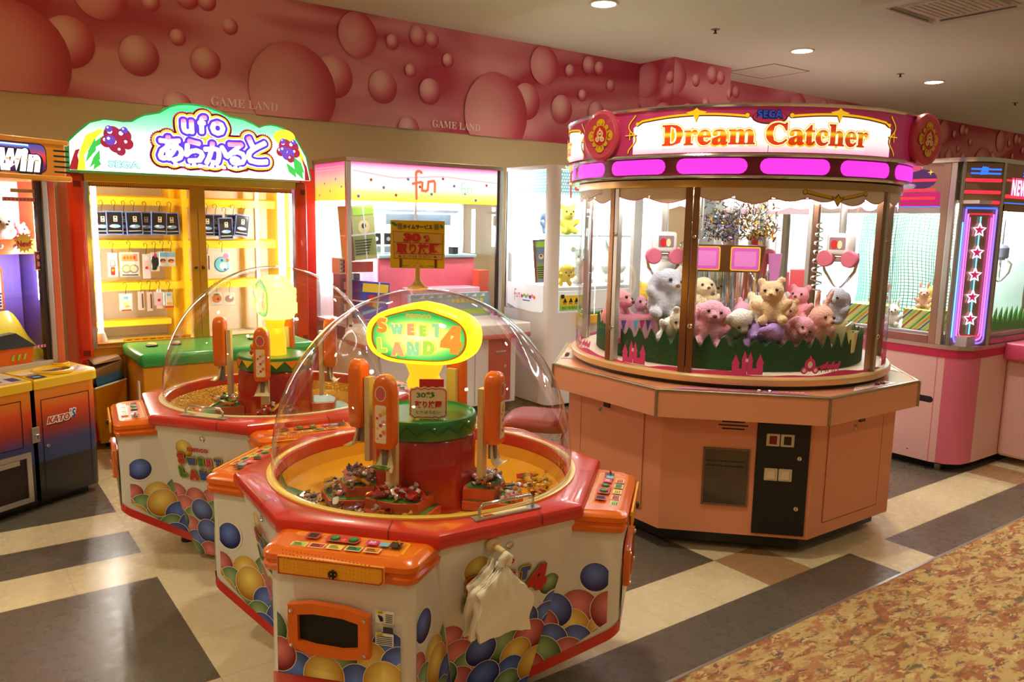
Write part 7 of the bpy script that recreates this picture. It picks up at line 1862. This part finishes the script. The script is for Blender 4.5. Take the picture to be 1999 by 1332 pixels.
# small toy and treats on the rear tower
x, y, z = MM[2] @ Vector((-.06, -.09, .8565)); t = thing('round_figure', 'small orange and red ball figure standing on the rear tower', 'figure', (x, y, z))
MB().ball((0, 0, .018), .018, n=14).build('figure_body', mat('figure_red', S(206, 60, 30), .4), t); MB().ball((0, 0, .046), .015, n=14).build('figure_head', mat('figure_orange', S(240, 130, 30), .4), t)
x, y, z = MM[2] @ Vector((.0, -.12, .8565)); t = thing('candy_bag', 'yellow bag of candy lying on the rear tower beside the orange figure', 'candy', (x, y, z), R(40))
MB().grid([[(xx, yy*k, .002+zz*k) for yy, zz in ((-.03, 0), (.03, 0), (.026, .02), (0, .03), (-.026, .02))] for xx, k in ((-.05, .6), (-.03, 1), (.03, 1), (.05, .6))], None, True, True, True).build('bag', WR[0], t, 40)

# ================================================================ handwritten card on the front tower
q = MM[1] @ Vector((-.035, -.10, .857)); cdv = thing('paper_card', 'small wavy edged paper card on the green tower top under the lit sign', 'card', (q.x, q.y, q.z), R(-32))
MB().box(-.03, .05, .012, .018, .0, .13).build('red_backing', I_R, cdv, 0)
def wavy(w, h, n=40, a=.003): return [((w/2+a*sin(n*.55*k))*max(-1, min(1, 1.3*cos(2*pi*k/n))), h/2+(h/2+a*cos(n*.7*k))*max(-1, min(1, 1.3*sin(2*pi*k/n)))) for k in range(n)]
MB().prism(wavy(.125, .105), .004, .008, None, lambda x, y, z: (x, z, y)).build('card_sheet', mat('card_paper', S(250, 226, 190), .6), cdv, 0)
cv = Canvas(lambda x, y, h: Vector((x, .004-h, y))); cv.line([(x*.92, .0525+(y-.0525)*.9) for x, y in wavy(.125, .105)], .0025, I_R, True)
cv.text('30秒', -.008, .08, .06, .02, I_G, .03); cv.text('取り放題', 0, .048, .085, .022, I_R, .04); cv.text('とりほうだい', 0, .022, .08, .011, I_K)
cv.build('card_writing', None, cdv, 0)
# ================================================================ yellow sign standing on the front dome
sd = thing('yellow_sign', 'yellow notice board with red writing standing on top of the front dome', 'sign', (1.30, 2.312, 1.276), R(-36))
MB().lathe([(.001, 0), (.032, 0), (.034, .004), (.02, .012), (.009, .03), (.008, .07), (.012, .078), (.001, .08)], 24).build('stand', mat('stand_amber', S(230, 180, 90), .3, coat=.3), sd, 40)
MB().box(-.089, .089, -.003, .003, .066, .222).build('board', mat('board_yellow', S(236, 190, 30), .4), sd, 0)
cv = Canvas(lambda x, y, h: Vector((x, -.003-h, .144+y)))
PL = ink('plank_tan', 226, 176, 80)
cv.poly([(-.08, .042), (.083, .036), (.081, .004), (-.078, .008)], PL); cv.poly([(-.078, .006), (.083, .002), (.08, -.048), (-.076, -.046)], PL)
cv.line([(-.08, .042), (.083, .036), (.081, -.048), (-.076, -.046), (-.08, .042)], .0012, I_BR); cv.line([(-.078, .007), (.081, .003)], .0012, I_BR); cv.line([(-.076, -.03), (.08, -.032)], .0012, I_BR)
for x in (-.055, .06): cv.rect(x-.004, x+.004, -.075, -.048, I_BR)
cv.text('タイムサービス', .0, .058, .095, .014, I_K, .03)
for x in (-.058, .062): cv.rect(x-.007, x+.007, .05, .068, ink('doodle_brown', 150, 120, 60))
cv.disc(-.076, .066, .011, I_G, .004, rot=-.5); cv.disc(.079, .06, .004, I_G, .008, rot=.4)
cv.text('30', -.018, .023, .05, .024, I_R, .06); cv.text('秒', .030, .020, .02, .02, I_R, .05)
cv.text('取り放題', .002, -.013, .138, .034, I_R, .035); cv.text('★とりほうだい★', 0, -.039, .13, .010, I_BR)
for x in (-.06, -.01, .03): cv.line([(x, -.07), (x+.03, -.07)], .002, I_G)
cv.build('sign_writing', None, sd, 0)
# ================================================================ plastic bags hanging on the front machine's logo side
def bag(label, dx, dy, seed, tilt, k):
    a = R(-3.5); face_n = Vector((sin(a)*1, -cos(a), 0))
    pos = MM[1] @ Vector((-.068+dx, -.575-dy, .578))
    t = thing('plastic_bag', label, 'plastic bag', pos, R(-3.5), 'white carrier bags on the hook'); t.rotation_euler = (0, R(tilt), R(-3.5))
    b = MB(); n, m = 24, 20; r_ = random.Random(seed); ph = [r_.uniform(0, 6) for _ in range(6)]
    def pt(u, v, back):
        # v 0 at the hook, 1 at the bottom hem
        sh = .05+.05*(1 if u > .5 else .7)*abs(u-.5)*2         # shoulders fall away from the gathered top
        w = .014+.063*min(1, max(0, (v-.05)/.17))**.55+.008*v
        x = (u-.5)*2*w+.012*v; z = -.205*v-(.012*abs(u-.5)*2 if v > .95 else 0)-sh*max(0, (abs(u-.5)*2-.2))*max(0, .5-v)*1.6
        fold = .005*sin(u*12+ph[0]+v*2)*min(1, v*3)+.004*sin(u*27+ph[1])*(1-v*.6)+.006*sin(v*9+ph[2]+u*4)*min(1, v*2)
        y = -.004-.012*sin(pi*min(1, v*1.2))*(1-abs(u-.5))-fold*.8+(.012 if back else 0)-.01*v
        return (x+.006*sin(v*11+ph[3]), y, z)
    rings = []
    for j in range(m+1):
        v = j/m; rings.append([pt(i/n, v, False) for i in range(n+1)]+[pt(i/n, v, True) for i in range(n, -1, -1)])
    b.grid(rings, None, True, True, True); b.build('bag_sheet', BAGM, t, 70)
    if k == 0: MB().tube([(-.010, -.010, -.008), (-.014, -.016, .012), (0, -.016, .024), (.013, -.013, .014), (.010, -.010, -.008)], [.009, .010, .011, .010, .009], 8).build('twisted_handles', BAGM, t, 60)
    return t
BAGM = mat('bag_film', S(250, 244, 228), .4)
BAGM.node_tree.nodes['Principled BSDF'].inputs['Subsurface Weight'].default_value = .0
bag('front white plastic bag of the bunch hanging over the logo panel', 0, .05, 1, 2, 0)
bag('second white plastic bag, just behind the front one on the same hook', -.008, .034, 2, 4, 1)
bag('hindmost white plastic bag showing at the left of the bunch', -.014, .018, 3, 6.5, 2)
hk = MM[1] @ Vector((-.063, -.562, .60))
MB_h = thing('hook_knob', 'small suction hook that holds the white plastic bags', 'hook', hk, R(-3.5))
MB().grid([[(r*cos(2*pi*j/20), -h, r*sin(2*pi*j/20)) for j in range(20)] for r, h in ((.022, -.004), (.022, .004), (.01, .012), (.008, .06), (.001, .062))], None, True, False, True).build('suction_cup', CREAM, MB_h, 40)
# ================================================================ red stool between the machines
so = thing('red_stool', 'red cushioned chair with chrome legs between the front dome and the pink base', 'chair', (2.74, 3.47, 0), R(-50))
b = MB()
b.grid([[(w_*cx_*(1-.0)+dx, d_*cy_, z) for cx_, cy_, dx in [(math.copysign(abs(cos(2*pi*j/32))**.45, cos(2*pi*j/32)), math.copysign(abs(sin(2*pi*j/32))**.45, sin(2*pi*j/32)), 0) for j in range(32)]] for z, w_, d_ in ((.355, .17, .17), (.36, .185, .185), (.385, .19, .19), (.41, .18, .18), (.425, .15, .15), (.43, .06, .06))], None, True, True, True)
b.build('seat', mat('vinyl_red', S(150, 24, 28), .45), so, 60)
for sx in (-1, 1):
    MB().tube([(sx*.165, -.15, 0), (sx*.165, -.155, .33), (sx*.165, -.13, .35), (sx*.165, .13, .35), (sx*.165, .155, .33), (sx*.165, .15, 0)], .009, 10).build('leg_frame', CHROME, so)
MB().tube([(-.165, .0, .35), (.165, .0, .35)], .008, 8).build('cross_bar', CHROME, so)
